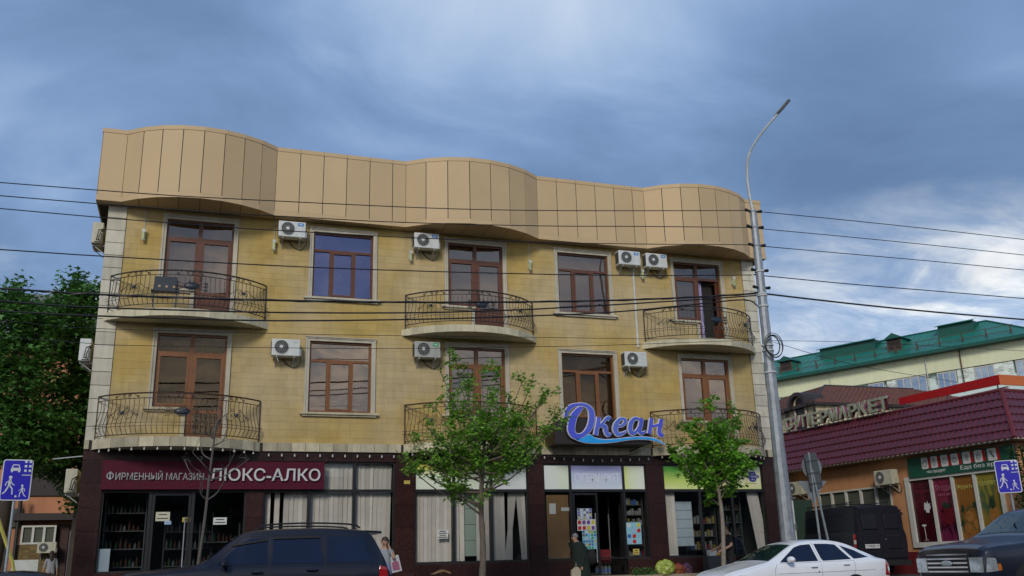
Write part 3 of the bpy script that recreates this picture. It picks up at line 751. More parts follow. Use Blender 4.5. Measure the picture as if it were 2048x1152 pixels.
m = M(); m.tube([RP(SH0-.02, EZ, EO+.03), RP(SH1, TZ+.02, TO+.02)], .075, 6); m.tube([RP(SH1, TZ+.03, TO), RP(S1, TZ+.03, TO)], .06, 6); m.tube([RP(SH1, TZ+.03, TO), RP(SH1, TZ+.03, TO-8)], .06, 6)
m.build('ridge_cap', 'maroon_trim', sm)
m = M(); m.prism([(SH1, TO), (S1, TO), (S1, TO-8), (SH1, TO-8)], lambda a, b, d: RP(a, d, b), TZ-.05, TZ-.01); m.build('flat_roof', 'roof_membrane', sm)
m = M(); m.prism([(SH0, EO+.015), (S1, EO+.015), (S1, EO-.01), (SH0, EO-.01)], lambda a, b, d: RP(a, d, b), EZ-.05, EZ+.02); m.prism([(SH0-.02, EO+.015), (SH0+.01, EO+.015), (SH0+.01, EO-8), (SH0-.02, EO-8)], lambda a, b, d: RP(a, d, b), EZ-.05, EZ+.02); m.build('eave_board', 'maroon_roof', sm)
# poster window
def rpbox(m, s0, s1, z0, z1, o0, o1): m.prism([(s0, z0), (s1, z0), (s1, z1), (s0, z1)], lambda a, b, d: RP(a, b, d), o0, o1)
m = M(); a, b, c, d = holes[0]
for q in ((a-.08, b+.14, c-.12, c+.05), (a-.08, b+.14, d-.05, d+.07)): rpbox(m, *q, -.04, .07)
rpbox(m, a-.08, a+.04, c+.052, d-.052, -.04, .07); rpbox(m, b-.04, b+.14, c+.052, d-.052, -.04, .07)
ps = [b-.04, -.86, -1.74, -2.62, a+.04]
for q in ps[1:-1]: rpbox(m, q-.055, q+.055, c+.052, d-.052, -.04, .045)
pw = m.build('poster_window', 'white_frame', sm)
def poster_mat(name, stops, scale, zgrad):
    m = bpy.data.materials.new(name); m.use_nodes = True; MATS[name] = m; t = m.node_tree; p = t.nodes['Principled BSDF']; L = t.links.new; p.inputs['Roughness'].default_value = .25; p.inputs['Coat Weight'].default_value = .3
    tc_ = t.nodes.new('ShaderNodeTexCoord'); n_ = t.nodes.new('ShaderNodeTexNoise'); n_.inputs['Scale'].default_value = scale; n_.inputs['Detail'].default_value = 3; n_.inputs['Distortion'].default_value = 1.2; L(tc_.outputs['Generated'], n_.inputs['Vector'])
    s_ = t.nodes.new('ShaderNodeSeparateXYZ'); L(tc_.outputs['Generated'], s_.inputs[0]); a_ = t.nodes.new('ShaderNodeMath'); a_.operation = 'MULTIPLY_ADD'; L(s_.outputs[2], a_.inputs[0]); a_.inputs[1].default_value = zgrad; L(n_.outputs['Fac'], a_.inputs[2])
    r = t.nodes.new('ShaderNodeValToRGB'); el = r.color_ramp.elements; el[0].position = stops[0][0]; el[0].color = (*stops[0][1], 1); el[1].position = stops[-1][0]; el[1].color = (*stops[-1][1], 1)
    for q, c in stops[1:-1]: e = el.new(q); e.color = (*c, 1)
    L(a_.outputs[0], r.inputs[0]); L(r.outputs[0], p.inputs['Base Color'])
poster_mat('poster_wine', [(.3, (0.018, 0.002, 0.006)), (.6, (0.048, 0.005, 0.009)), (.75, (0.03, 0.006, 0.007)), (1.1, (0.096, 0.009, 0.021))], 1.6, .5)
poster_mat('poster_berry', [(.3, (0.06, 0.006, 0.018)), (.5, (0.144, 0.018, 0.06)), (.62, (0.024, 0.004, 0.012)), (.8, (0.132, 0.012, 0.03)), (1.2, (0.18, 0.018, 0.054))], 1.8, .5)
poster_mat('poster_citrus', [(.3, (0.18, 0.06, 0.012)), (.5, (0.27, 0.12, 0.024)), (.62, (0.072, 0.072, 0.024)), (.72, (0.252, 0.096, 0.018)), (1.2, (0.192, 0.096, 0.024))], 2.4, .4)
poster_mat('poster_tropic', [(.3, (0.168, 0.06, 0.012)), (.6, (0.252, 0.12, 0.018)), (.8, (0.21, 0.144, 0.024)), (.9, (0.048, 0.096, 0.048)), (1.2, (0.24, 0.204, 0.03))], 1.8, .6)
mat('fruit_red', (.12, .01, .015), .3, var=.3, scale=8); mat('leaf_print', (.01, .035, .015), .5, var=.3); mat('fruit_orange', (.30, .13, .03), .4, var=.3, scale=8); mat('pink_letter', (.35, .10, .17), .5); mat('yellow_letter', (.45, .42, .10), .5); mat('white_flower', (.6, .6, .58), .5)
for i, (mm, tx) in enumerate((('poster_wine', None), ('poster_berry', 'Ягода'), ('poster_citrus', None), ('poster_tropic', None))):
    s1, s0 = ps[i]-.055*(i > 0), ps[i+1]+.055*(i < 3)
    m = M(); m.add([RP(s1, c+.05, -.02), RP(s0, c+.05, -.02), RP(s0, d-.05, -.02), RP(s1, d-.05, -.02)], [(0, 1, 2, 3)]); m.build('poster', mm, pw)
def disc(name, s, z, rs_, rz, mm, o=-.015, par=None, n=18, wob=0, seed=0):
    r_ = random.Random(seed); m = M(); pl = []
    for i in range(n):
        q = 2*pi*i/n; k = 1+wob*(r_.random()-.5)*2; pl.append((s+rs_*k*cos(q), z+rz*k*sin(q)))
    m.prism(pl, lambda a, b, d: RP(a, b, d), o, o+.004); return m.build(name, mm, par or pw)
text_mesh('Ягода', .62, .24, RX(-.98, 2.95, -.017), 'lettering', 'pink_letter', pw, .004); text_mesh('нового дня', .5, .09, RX(-1.05, 2.80, -.017), 'lettering', 'pink_letter', pw, .004)
text_mesh('Новинка', .60, .12, RX(-.12, 2.98, -.017), 'lettering', 'poster_berry', pw, .004); text_mesh('Фрукты', .66, .18, RX(-1.86, 2.95, -.017), 'lettering', 'yellow_letter', pw, .004); text_mesh('свежие', .6, .14, RX(-2.75, 3.02, -.017), 'lettering', 'yellow_letter', pw, .004)
disc('printed_flower', -.52, 2.5, .13, .17, 'white_flower', wob=.35, n=24, seed=3); disc('printed_glass', -.28, 1.9, .10, .035, 'white_flower'); m = M(); m.tube([RP(-.28, 1.88, -.012), RP(-.3, 1.45, -.012)], .008, 4); m.tube([RP(-.22, 1.42, -.012), RP(-.38, 1.42, -.012)], .01, 4); m.build('printed_glass', 'white_flower', pw)
disc('printed_berry', -1.38, 2.15, .24, .26, 'fruit_red', wob=.1, seed=2); disc('printed_leaf', -1.32, 2.48, .13, .10, 'leaf_print', -.009, wob=.5, seed=5); disc('printed_berry', -1.15, 2.35, .07, .08, 'poster_wine', -.009)
for s, z, r in ((-2.2, 2.1, .16), (-2.42, 1.85, .14), (-2.05, 1.75, .13)): disc('printed_fruit', s, z, r, r*1.1, 'fruit_orange', wob=.1, seed=int(r*100))
for s, z in ((-1.98, 2.35), (-2.45, 2.45), (-1.9, 1.9)): disc('printed_leaf', s, z, .08, .12, 'leaf_print', -.009, wob=.5, seed=7)
disc('printed_pineapple', -3.12, 2.05, .18, .30, 'fruit_orange', seed=1)
m = M()
for i in range(9):
    q = pi*(.1+.8*i/8); m.tube([RP(-3.12, 2.3, -.01), RP(-3.12+.16*cos(q), 2.3+.42*sin(q), -.01)], [.03, .006], 4)
m.build('printed_leaf', 'leaf_print', pw)
# row of high windows
a, b, c, d = holes[1]; m = M(); rpbox(m, a, b, c, c+.05, -.12, .01); rpbox(m, a, b, d-.06, d, -.12, .01)
nn = 5; wd = (b-a)/nn
for i in range(nn+1): rpbox(m, a+wd*i-.045+(.045 if i == 0 else 0)-(.045 if i == nn else 0), a+wd*i+.045+(.045 if i == 0 else 0)-(.045 if i == nn else 0), c+.052, d-.062, -.12, .008)
sw = m.build('window', 'white_frame', sm); mat('mosquito_net', (.075, .085, .06), .8, var=.1)
for i in range(nn):
    m = M(); rpbox(m, a+wd*i+.05, a+wd*(i+1)-.05, c+.055, d-.065, -.08, -.07); m.build('pane', 'mosquito_net', sw)
m = M(); rpbox(m, a, b, c, d, -.6, -.2); m.build('room', 'dark_interior', sm)
# green sign board
gs = thing('shop_sign', 'dark green fruit shop board with seven white picture cards above the poster window', 'sign', RP(-.1, 3.8, .05))
m = M(); rpbox(m, -4.28, -.06, 3.50, 4.17, .03, .12); m.build('board', 'green_board', gs)
ss = [(-.70, .27), (-1.10, .27), (-1.52, .28), (-1.94, .28), (-2.40, .30), (-2.86, .30), (-3.36, .33)]
for i, (s, w_) in enumerate(ss):
    z = 3.94
    m = M(); rpbox(m, s-w_-.10, s-w_+.02, z-.19, z+.18, .121, .128); m.build('red_stripe', 'red_metal', gs)
    m = M(); pl = [(s-w_+.03, z-.20), (s-.03, z-.20), (s, z-.17), (s, z+.15), (s-.03, z+.18), (s-w_+.03, z+.18), (s-w_, z+.15), (s-w_, z-.17)]
    m.prism(pl, lambda a, b, d: RP(a, b, d), .122, .140); cardo = m.build('picture_card', 'white_print', gs)
    m = M(); cx = s-w_/2
    def loop(rs_, rz, dz=0, dx=0, n=16, r=.007): m.tube([RP(cx+dx+rs_*cos(2*pi*k/n), z-.03+dz+rz*sin(2*pi*k/n), .142) for k in range(n)], r, 4, closed=True)
    def ln(pts, r=.007): m.tube([RP(cx+p[0], z+p[1], .142) for p in pts], r, 4)
    if i == 0: loop(.085, .09); ln([(0, .06), (-.01, .12)]); ln([(0, .08), (-.05, .12)])
    elif i == 1: loop(.05, .09, -.02); [ln([(0, .05), (k, .13)]) for k in (-.05, 0, .05)]
    elif i == 2: loop(.06, .08); ln([(.05, .05), (-.05, .08)])
    elif i == 3: loop(.10, .075); loop(.04, .075); ln([(0, .05), (0, .1)])
    elif i == 4: [ln([(-.07, k), (.07, k+.05)], .009) for k in (-.1, -.04, .02, .08)]; loop(.04, .04, .05, -.03)
    elif i == 5: loop(.07, .09); ln([(-.06, .0), (.06, .0)]); ln([(-.05, -.06), (.05, -.06)]); ln([(0, .06), (0, .13)])
    else: ln([(.08, .12), (-.08, -.1)], .012); ln([(.05, .02), (-.06, -.12)]); loop(.03, .04, .1, .0)
    m.build('fruit_drawing', 'leaf_print', cardo)
text_mesh('эко продукт', .80, .11, RX(-.85, 3.56, .122), 'lettering', 'white_print', gs, .006); text_mesh('Еда без вреда', 1.75, .17, RX(-2.25, 3.54, .122), 'lettering', 'white_print', gs, .008)
# roof letters
rl = thing('roof_sign', 'weathered grey block letters standing on maroon roof ridge spelling supermarket', 'sign', RP(2, 5.9, -.1))
LO = -.12
lu0, lv0 = rp(1574, 872, LO); lu1, lv1 = rp(1783, 822, LO)
word = 'СУПЕРМАРКЕТ'; n = len(word); Ls = [lu0+(lu1-lu0)*i/n for i in range(n+1)]
for i, ch in enumerate(word):
    w_ = abs(Ls[i]-Ls[i+1]); z0 = 6.02; h = .50
    text_mesh(ch, w_*.84, h, RX(Ls[i]-.02, z0, LO+.03), 'letter', 'grey_letter', rl, .05, bold=.035)
    text_mesh(ch, w_*.84, h, RX(Ls[i]-.02, z0, LO-.10), 'letter_side', 'magenta_letter', rl, .125, bold=.03)
    m = M()
    for k in (.25, .7): m.tube([RP(Ls[i]-w_*k, 5.90, LO-.05), RP(Ls[i]-w_*k, z0+.1, LO-.05)], .015, 4)
    m.tube([RP(Ls[i]-w_*.5, 5.90, LO-.5), RP(Ls[i]-w_*.5, z0+.3, LO-.1)], .012, 4); m.build('support_bar', 'iron', rl)
m = M(); s_, z_ = rp(1562, 862, LO); rpbox(m, s_-.02, s_+.6, z_-.17, z_+.17, LO-.05, LO+.05); tag(m.build('red_sign_panel', 'red_metal'), 'small red panel end beside the first grey roof letter', 'sign')
# red and orange strip canopy on the roof
rs_ = thing('roof_fascia_strip', 'long red metal strip turning orange at the corner above the maroon roof', 'roof strip', RP(-2, 6.3, -.5))
O2 = -.6
sa, za = rp(1798, 805, O2); sb, zb2 = rp(1999, 761, O2)
m = M(); m.prism([(sa, za-.09), (sb, zb2-.13), (sb, zb2+.20), (sa, za+.16)], lambda a, b, d: RP(a, b, d), O2-.05, O2); m.build('red_panel', 'red_metal', rs_)
m = M(); p = [RP(sb, zb2-.13, O2), RP(sb, zb2+.20, O2), RP(sb-.3, zb2+.20, O2-6), RP(sb-.3, zb2-.13, O2-6)]; q = [(a_+.05, b_+.3*.2, c_) for a_, b_, c_ in p]; m.add(p+q, [(0, 3, 2, 1), (4, 5, 6, 7), (0, 1, 5, 4), (1, 2, 6, 5), (2, 3, 7, 6), (3, 0, 4, 7)]); m.build('orange_panel', 'orange_metal', rs_)
m = M(); m.prism([(sa-.9, za-.2), (sb, zb2-.38), (sb, zb2-.16), (sa-.9, za-.2)], lambda a, b, d: RP(a, b, d), O2-.4, O2-.35); m.build('white_under_panel', 'white_frame', rs_)
m = M()
for k in (.05, .5, .97): m.tube([RP(sa+(sb-sa)*k, 5.9, O2-.03), RP(sa+(sb-sa)*k, za+.05, O2-.03)], .025, 5)
m.build('support_bar', 'iron', rs_)

# ------------------------------------------------------------------ stone house with brown roof behind
mat('block_stone', (.56, .49, .31), .85, var=.12, tone=.25, scale=3, bump=.2); mat('brown_tile', (.17, .070, .045), .7, var=.25, scale=5, grime=.1); mat('dark_brown', (.03, .02, .018), .6); mat('mortar_dark', (.12, .10, .07), .9)
hs = thing('stone_house', 'pale stone block house with brown tiled hip roof and arched dormer behind the supermarket letters', 'house', (30, 12, .4))
HX0, HX1, HY0, HY1, HE = 27.65, 40., 10.75, 20., 8.0
m = M(); m.box(HX0, HX1, HY0, HY1, .2, HE); m.build('wall', 'mortar_dark', hs)
cnt = 0; rows_ = []
z = 4.0
k = 0
while z < HE-.05:
    z1 = min(z+.30, HE); x = HX0+(.25 if k % 2 else 0)
    xx = HX0
    while xx < HX0+7:
        x1 = xx+rs.uniform(.4, .62); m = M(); m.box(xx+.008, x1-.012, HY0-.02-.02*rs.random(), HY0, z+.008, z1-.012, rs.uniform(-1, 1))
        if cnt < 150 and z > 5.0: m.build('wall_block', 'block_stone', hs); cnt += 1
        else: rows_.append(m)
        xx = x1
    yy = HY0
    while yy < HY1-.5:
        y1 = yy+rs.uniform(.4, .62); m = M(); m.box(HX0-.02-.02*rs.random(), HX0, yy+.012, y1-.008, z+.008, z1-.012, rs.uniform(-1, 1))
        if z > 5.5 and cnt < 290: m.build('wall_block', 'block_stone', hs); cnt += 1
        else: rows_.append(m)
        yy = y1
    z = z1; k += 1
m = M()
for r_ in rows_: m.add(r_.v, r_.f, r_.t[0])
tag(m.build('wall_blocks', 'block_stone', hs), kind='stuff')
OH = .20; RZh = 9.35; ry = 13.4; rx0, rx1 = 30.4, 36.
c0 = (HX0-OH, HY0-OH, HE-.05); c1 = (HX1+OH, HY0-OH, HE-.05); c2 = (HX0-OH, HY1, HE-.05); r0 = (rx0, ry, RZh); r1 = (rx1, ry, RZh)
def tiled(m, A, B, C_, D, nr, ncol):           # eave A-B, top D-C
    A, B, C_, D = map(Vector, (A, B, C_, D)); nn_ = (B-A).cross(D-A).normalized()
    for r_ in range(nr):
        t0, t1 = r_/nr, (r_+1)/nr; e0, e1 = A.lerp(D, t0), B.lerp(C_, t0); g0, g1 = A.lerp(D, t1), B.lerp(C_, t1); vs = []; cols = max(2, int(ncol*(e1-e0).length/(B-A).length)); sp = 4
        for i in range(cols*sp+1):
            f = i/(cols*sp); h = .018*(.5+.5*cos(2*pi*i/sp)); vs += [e0.lerp(e1, f)+nn_*(.035+h), g0.lerp(g1, f)+nn_*(h+.005), e0.lerp(e1, f)]
        m.add(vs, [x for i in range(cols*sp) for x in ((3*i, 3*i+3, 3*i+4, 3*i+1), (3*i+2, 3*i+5, 3*i+3, 3*i))])
m = M(); tiled(m, c0, c1, r1, r0, 14, 48); m.build('roof', 'brown_tile', hs)
m = M(); tiled(m, c2, c0, r0, (rx0, ry+3, RZh), 14, 36); m.build('roof', 'brown_tile', hs)
m = M(); m.tube([c0, r0, r1], .07, 6); m.build('ridge_cap', 'dark_brown', hs)
m = M(); m.box(HX0-OH, HX1, HY0-OH-.04, HY0-.03, HE-.16, HE-.04); m.box(HX0-OH-.04, HX0-.03, HY0-OH, HY1, HE-.16, HE-.04); m.build('eave_board', 'dark_brown', hs)
# arched dormer on the left face
dc = aP(1603, 812, Vector((HX0, 0, 0)), Vector((1, 0, 0))); dy, dz = dc.y, dc.z; ow = .42; dz -= .15
def af(a, b, d): return (HX0-d, dy+a, b)
archp = [(ow*cos(q), dz+.15+ow*sin(q)) for q in [pi*i/12 for i in range(13)]]
m = M(); m.prism([(-ow, dz-1.3)]+[(p[0], p[1]) for p in archp[::-1]]+[(ow, dz-1.3)], af, .05, .08); dor = m.build('arched_window', 'dark_brown', hs)
m = M(); m.tube([af(-ow, dz-1.3, .1)]+[af(p[0], p[1], .1) for p in archp[::-1]]+[af(ow, dz-1.3, .1)], .05, 6); m.build('frame', 'trim_stone', dor)
m = M(); op = [((ow+.30)*cos(q), dz+.12+(ow+.26)*sin(q)) for q in [pi*(-.05+1.1*i/14) for i in range(15)]]; ip_ = [((ow+.12)*cos(q), dz+.12+(ow+.08)*sin(q)) for q in [pi*(-.05+1.1*i/14) for i in range(15)]]
m.prism(op+ip_[::-1], af, -.9, .30); m.build('dormer_roof', 'dark_brown', hs)
m = M(); m.tube([(HX0-.1, HY0-.1, HE-.2), (HX0-.06, HY0-.06, HE-.6), (HX0-.06, HY0-.06, 1)], .06, 8); m.tube(cr([(HX0-.3, dy+1.2, HE-.2), (HX0-.1, dy+1.1, HE-.55), (HX0-.08, dy+1.1, 1)], 4), .06, 8); m.build('downpipe', 'dark_brown', hs)

# ------------------------------------------------------------------ long green-roofed apartment block far behind
GP = radians(25); GD = Vector((-sin(GP), cos(GP), 0)); GN = Vector((-cos(GP), -sin(GP), 0)); G0 = Vector((62, 30, 0))
def G(s, z, o): p = G0+GD*s+GN*o; return (p.x, p.y, z)
def gp(u, v, o=0.):
    P = aP(u, v, G0+GN*o, GN); return (P-G0).dot(GD), P.z
mat('green_roof', (.018, .175, .13), .45, var=.10, scale=.25, spec=.4, grime=.15); mat('green_dark', (.006, .085, .06), .5); mat('pale_yellow', (.78, .79, .52), .85, var=.08, scale=.4, grime=.08); mat('mint_wall', (.66, .78, .73), .85, var=.08, scale=.5); mat('white_brick', (.75, .78, .70), .8, var=.12, tone=.3, scale=2); mat('rust', (.10, .05, .03), .7); glass('glass_far', .45, (.3, .35, .4), (.7, .8, .95))
gb = thing('green_roof_apartment_block', 'long pale yellow apartment block with green metal roof and dormers far behind the stone house', 'building', G(0, .4, 0))
g0, g1, gE = -14, 34, 17.2
m = M(); m.prism([(g0, 0), (g1, 0), (g1, -14), (g0, -14)], lambda a, b, d: G(a, d, b), .3, gE-2.6); m.build('lower_wall', 'mint_wall', gb)
m = M(); m.prism([(g0, .15), (g1, .15), (g1, -14), (g0, -14)], lambda a, b, d: G(a, d, b), gE-1.55, gE+.0); m.build('upper_wall', 'pale_yellow', gb)
m = M(); m.prism([(g0, -.3), (g1, -.3), (g1, -14), (g0, -14)], lambda a, b, d: G(a, d, b), gE-2.6, gE-1.55); m.build('wall', 'mint_wall', gb)
rO = -3.6; rT = 20.25
_s, _z = gp(1973, 642, rO); rT = _z; hipS = _s
m = M(); E0, E1 = .6, .9
def roofp(s, t, l=0): return G(s, gE+.25+(rT-gE-.25)*t+l, E1+(rO-E1)*t)
ns = 46
for i in range(ns):
    a = hipS+(g1-hipS)*i/ns; b = hipS+(g1-hipS)*(i+1)/ns
    m.add([roofp(a, 0), roofp(b, 0), roofp(b, 1), roofp(a, 1), roofp(a+.02, 0, .03), roofp(a+.02, 1, .03), roofp(a+.05, 0, .03), roofp(a+.05, 1, .03), roofp(a+.07, 0), roofp(a+.07, 1)], [(3, 2, 1, 0), (5, 4, 0, 3), (7, 6, 4, 5), (9, 8, 6, 7)])
hb = hipS-5.2
m.add([roofp(hb, 0), roofp(hipS, 0), roofp(hipS, 1)], [(2, 1, 0)]); m.add([roofp(hb, 0), roofp(hipS, 1), G(hb, gE+.25, -8)], [(0, 1, 2)])
m.add([roofp(hipS, 1), roofp(g1, 1), G(g1, gE+.2, -8), G(hb, gE+.2, -8)], [(0, 1, 2, 3)])
m.build('roof', 'green_roof', gb)
m = M(); m.prism([(hb-.1, 1.0), (g1, 1.0), (g1, .0), (hb-.1, .0)], lambda a, b, d: G(a, d, b), gE-.02, gE+.22); m.build('eave_board', 'green_dark', gb)
m = M(); m.tube([roofp(hipS, 1, .03), roofp(g1, 1, .03)], .08, 5); m.tube([roofp(hb, 0, .03), roofp(hipS, 1, .03)], .08, 5); m.build('ridge_cap', 'green_dark', gb)
def rl_(u, v, t):                                # roof position from pixel: s
    P0 = Vector(roofp(0, t)); P = aP(u, v, P0, GN); return (P-P0).dot(GD)
for (ua, ub, v) in ((1578, 1580, 740),):
    pass
def dormer(s, t, w_, h):
    m = M(); z = roofp(s, t)[2]; o = E1+(rO-E1)*t; 
    m.prism([(-w_/2, 0), (w_/2, 0), (w_/2, h), (-w_/2, h)], lambda a, b, d: G(s+a, z+b, o+d), -.05, -3.); dm = m.build('dormer', 'green_roof', gb)
    m = M(); m.prism([(-w_/2+.12, .1), (w_/2-.12, .1), (w_/2-.12, h-.08), (-w_/2+.12, h-.08)], lambda a, b, d: G(s+a, z+b, o+d), -.05, .0); m.build('opening', 'joint_dark', dm)
    m = M(); rr = .05
    m.tube([G(s-w_/2+.06, z, o), G(s-w_/2+.06, z+h, o)], .06, 4); m.tube([G(s+w_/2-.06, z, o), G(s+w_/2-.06, z+h, o)], .06, 4); m.tube([G(s-w_/2, z+.05, o), G(s+w_/2, z+.05, o)], .06, 4); m.build('frame', 'rust', dm)
    m = M(); m.prism([(-w_/2-.2, h-.05), (w_/2+.2, h-.05), (0, h+.45)], lambda a, b, d: G(s+a, z+b, o+d), .25, -3.2); m.build('dormer_roof', 'green_dark', dm)
dormer(rl_(1573, 742, .28), .28, 1.25, 1.0); dormer(rl_(1790, 700, .33), .33, 1.3, 1.1)
for (ua, va, ub, vb) in ((1642, 716, 1752, 698), (1878, 672, 1947, 652)):
    sa_, sb_ = rl_(ua, va, .62), rl_(ub, vb, .62); z = roofp(0, .60)[2]; o = E1+(rO-E1)*.60
    m = M(); m.prism([(sa_, z-.1), (sb_, z-.1), (sb_, z+.95), (sa_, z+.95)], lambda a, b, d: G(a, b, o+d), .0, -2.); rv = m.build('ridge_vent', 'green_dark', gb)
    m = M(); m.add([G(sa_+.2, z+.92, o+.3), G(sb_-.2, z+.92, o+.3), G(sb_-.2, z+1.25, o-.9), G(sa_+.2, z+1.25, o-.9), G(sa_+.2, z+.87, o+.28), G(sb_-.2, z+.87, o+.28)], [(0, 3, 2, 1), (0, 1, 5, 4)]); m.build('vent_roof', 'green_roof', rv)
# snow guard rail
m = M()
for h in (.3, .75):
    m.tube([roofp(hb+2, .10, h), roofp(g1, .10, h)], .028, 4)
m.build('guard_rail', 'rust', gb)
for i in range(24):
    s = hb+2.2+i*1.9
    if s > g1: break
    m = M(); m.tube([roofp(s, .10, 0), roofp(s, .10, .8)], .04, 4); m.tube([roofp(s, .16, 0), roofp(s, .10, .8)], .03, 4); m.build('guard_post', 'rust', gb)
# fourth floor windows and balcony infill
def gwin(s0, s1, z0, z1, o, nl):
    m = M(); t = .09
    def b_(a, b, c, d): m.prism([(a, c), (b, c), (b, d), (a, d)], lambda p, q, r: G(p, q, r), o, o+.1)
    b_(s0, s1, z0, z0+t); b_(s0, s1, z1-t, z1)
    for i in range(nl+1):
        x = s0+(s1-s0)*i/nl; x = min(max(x, s0+t/2), s1-t/2); b_(x-t/2, x+t/2, z0+t+.002, z1-t-.002)
    wn = m.build('window', 'white_frame', gb)
    for i in range(nl):
        a, b = s0+(s1-s0)*i/nl+t/2, s0+(s1-s0)*(i+1)/nl-t/2; m = M(); m.add([G(a, z0+t, o+.05), G(b, z0+t, o+.05), G(b, z1-t, o+.05), G(a, z1-t, o+.05)], [(0, 1, 2, 3)]); m.build('pane', 'glass_far', wn)
    m = M(); m.prism([(s0, z0), (s1, z0), (s1, z1), (s0, z1)], lambda p, q, r: G(p, q, r), o-.02, o-.015); m.build('curtain', 'curtain_grey', wn)
def gbrick(s0, s1, z0, z1, o):
    m = M(); nz = max(2, round((z1-z0)/.14)); nx = max(1, round((s1-s0)/.42)); q = M(); q.prism([(s0, z0), (s1, z0), (s1, z1), (s0, z1)], lambda a, b, r: G(a, b, r), o-.25, o-.012); q.build('infill_wall', 'mint_wall', gb)
    for j in range(nz):
        for i in range(nx):
            a = s0+(s1-s0)*(i+(.3 if j % 2 else 0))/nx; b = min(a+(s1-s0)/nx, s1); zc0 = z0+(z1-z0)*j/nz
            m.prism([(a+.02, zc0+.02), (b-.02, zc0+.02), (b-.02, zc0+(z1-z0)/nz-.02), (a+.02, zc0+(z1-z0)/nz-.02)], lambda p, q_, r: G(p, q_, r), o-.012, o+.02, rs.uniform(-1, 1))
    tag(m.build('infill_bricks', 'white_brick', gb), kind='stuff')
zb0, zb1 = 14.05, 15.62
for (ua, va, ub, vb) in ((1874, 745, 1911, 735), (1948, 730, 1986, 720), (2029, 712, 2070, 700), (1738, 770, 1768, 762)):
    sa_, sb_ = gp(ua, va, .0)[0], gp(ub, vb, .0)[0]; gwin(min(sa_, sb_), max(sa_, sb_), zb0+.1, zb1-.05, .0, 3)
sa_, sb_ = gp(1793, 765, 0)[0], gp(1853, 752, 0)[0]; gwin(sb_, sa_, 13.4, zb1-.02, .02, 4)
for (ua, ub) in ((1913, 1947), (1988, 2027), (2072, 2120), (1770, 1790)):
    sa_, sb_ = gp(ua, 740, 0)[0], gp(ub, 730, 0)[0]; gbrick(min(sa_, sb_), max(sa_, sb_), zb0, zb1, .03)
for k in range(6):
    s = gp(1650, 790, 0)[0]+k*3.6+1
    if s > g1-2: break
    gwin(s, s+1.7, zb0+.1, zb1-.05, .0, 3)
for u, v in ((1660, 752), (1855, 745), (1922, 722)):
    s = gp(u, v, .2)[0]; m = M(); m.tube([G(s, gE, .3), G(s, gE-3.4, .22)], .05, 5); m.build('downpipe', 'rust' if u > 1900 else 'white_frame', gb)

# ------------------------------------------------------------------ orange house at the left, beyond the trees
mat('peach_render', (.50, .22, .11), .85, var=.1, grime=.2, scale=.8); mat('ochre_brick', (.17, .115, .045), .85, var=.2, tone=.3); mat('brown_door', (.04, .012, .008), .6); mat('grey_roof', (.14, .145, .16), .6)
oh = thing('orange_house', 'orange rendered house behind the left trees with white three pane window', 'house', (-8, 22, .4))
def O(x, z, o): return (x, 22-o, z)
def ox(u, v, o=0.): p = aY(u, v, 22-o); return p.x, p.z
m = M(); m.box(-22, -2.0, 22, 32, .3, 11.5); m.build('wall', 'peach_render', oh)
m = M(); m.prism([(-22.5, 11.5), (-1.5, 11.5), (-6, 14), (-18, 14)], lambda a, b, d: (a, d, b), 21.6, 32); m.build('roof', 'grey_roof', oh)
xa, za = ox(38, 1040, .8); xb, zb_ = ox(140, 1060, .8)
m = M(); m.box(xa-.3, xb+.6, 21.1, 22, 3.45, 3.75); m.build('porch_roof', 'dark_brown', oh)
bx0, bz0 = ox(44, 1056, .5); bx1, bz1 = ox(110, 1089, .5)
m = M(); m.box(bx0-.1, bx1+.1, 21.4, 22, .4, bz1); m.build('bay_wall', 'ochre_brick', oh)
m = M(); rect_frame(m, bx0, bx1, bz1+.02, bz0+.1, .08, 21.38, 21.5)
for k in (.34, .66): m.box(bx0+(bx1-bx0)*k-.05, bx0+(bx1-bx0)*k+.05, 21.385, 21.5, bz1+.1, bz0+.02)
own = m.build('window', 'white_frame', oh); m = M(); m.box(bx0+.05, bx1-.05, 21.46, 21.9, bz1+.05, bz0+.05); m.build('pane', 'mosquito_net', own)
nb_ = 12
for j in range(nb_):
    for i in range(6):
        m = M(); zz = .9+(bz1-1.0)*j/nb_; a = bx0-.1+(bx1-bx0+.2)*i/6; m.box(a+.01, a+(bx1-bx0+.2)/6-.01, 21.385, 21.4, zz+.01, zz+(bz1-1)/nb_-.01, rs.uniform(-1, 1)); m.build('wall_brick', 'ochre_brick', oh)
dx0, _ = ox(112, 1060, .3); dx1, _ = ox(138, 1060, .3)
m = M(); m.box(dx0, dx1, 21.7, 22, .4, 3.3); m.build('door', 'brown_door', oh)
m = M(); m.box(dx1+.05, dx1+.5, 21.6, 22, .4, 3.0); m.build('side_panel', 'curtain_grey', oh)
for u in (22, 40):
    x, z = ox(u, 1020, .6); m = M(); m.tube([(x, 21.3, .4), (x, 21.3, 4.6)], .09, 6); m.build('porch_post', 'iron', oh)
m = M(); x, z = ox(80, 965, 0); m.box(x-1.2, x+1.2, 21.9, 22.05, z-.6, z+.9); wn_ = m.build('window', 'dark_brown', oh)
m = M(); x, z = ox(20, 995, 0); m.box(x-1.4, x+.6, 21.85, 22.05, z-1.3, z-.5); m.build('window', 'mosquito_net', oh)
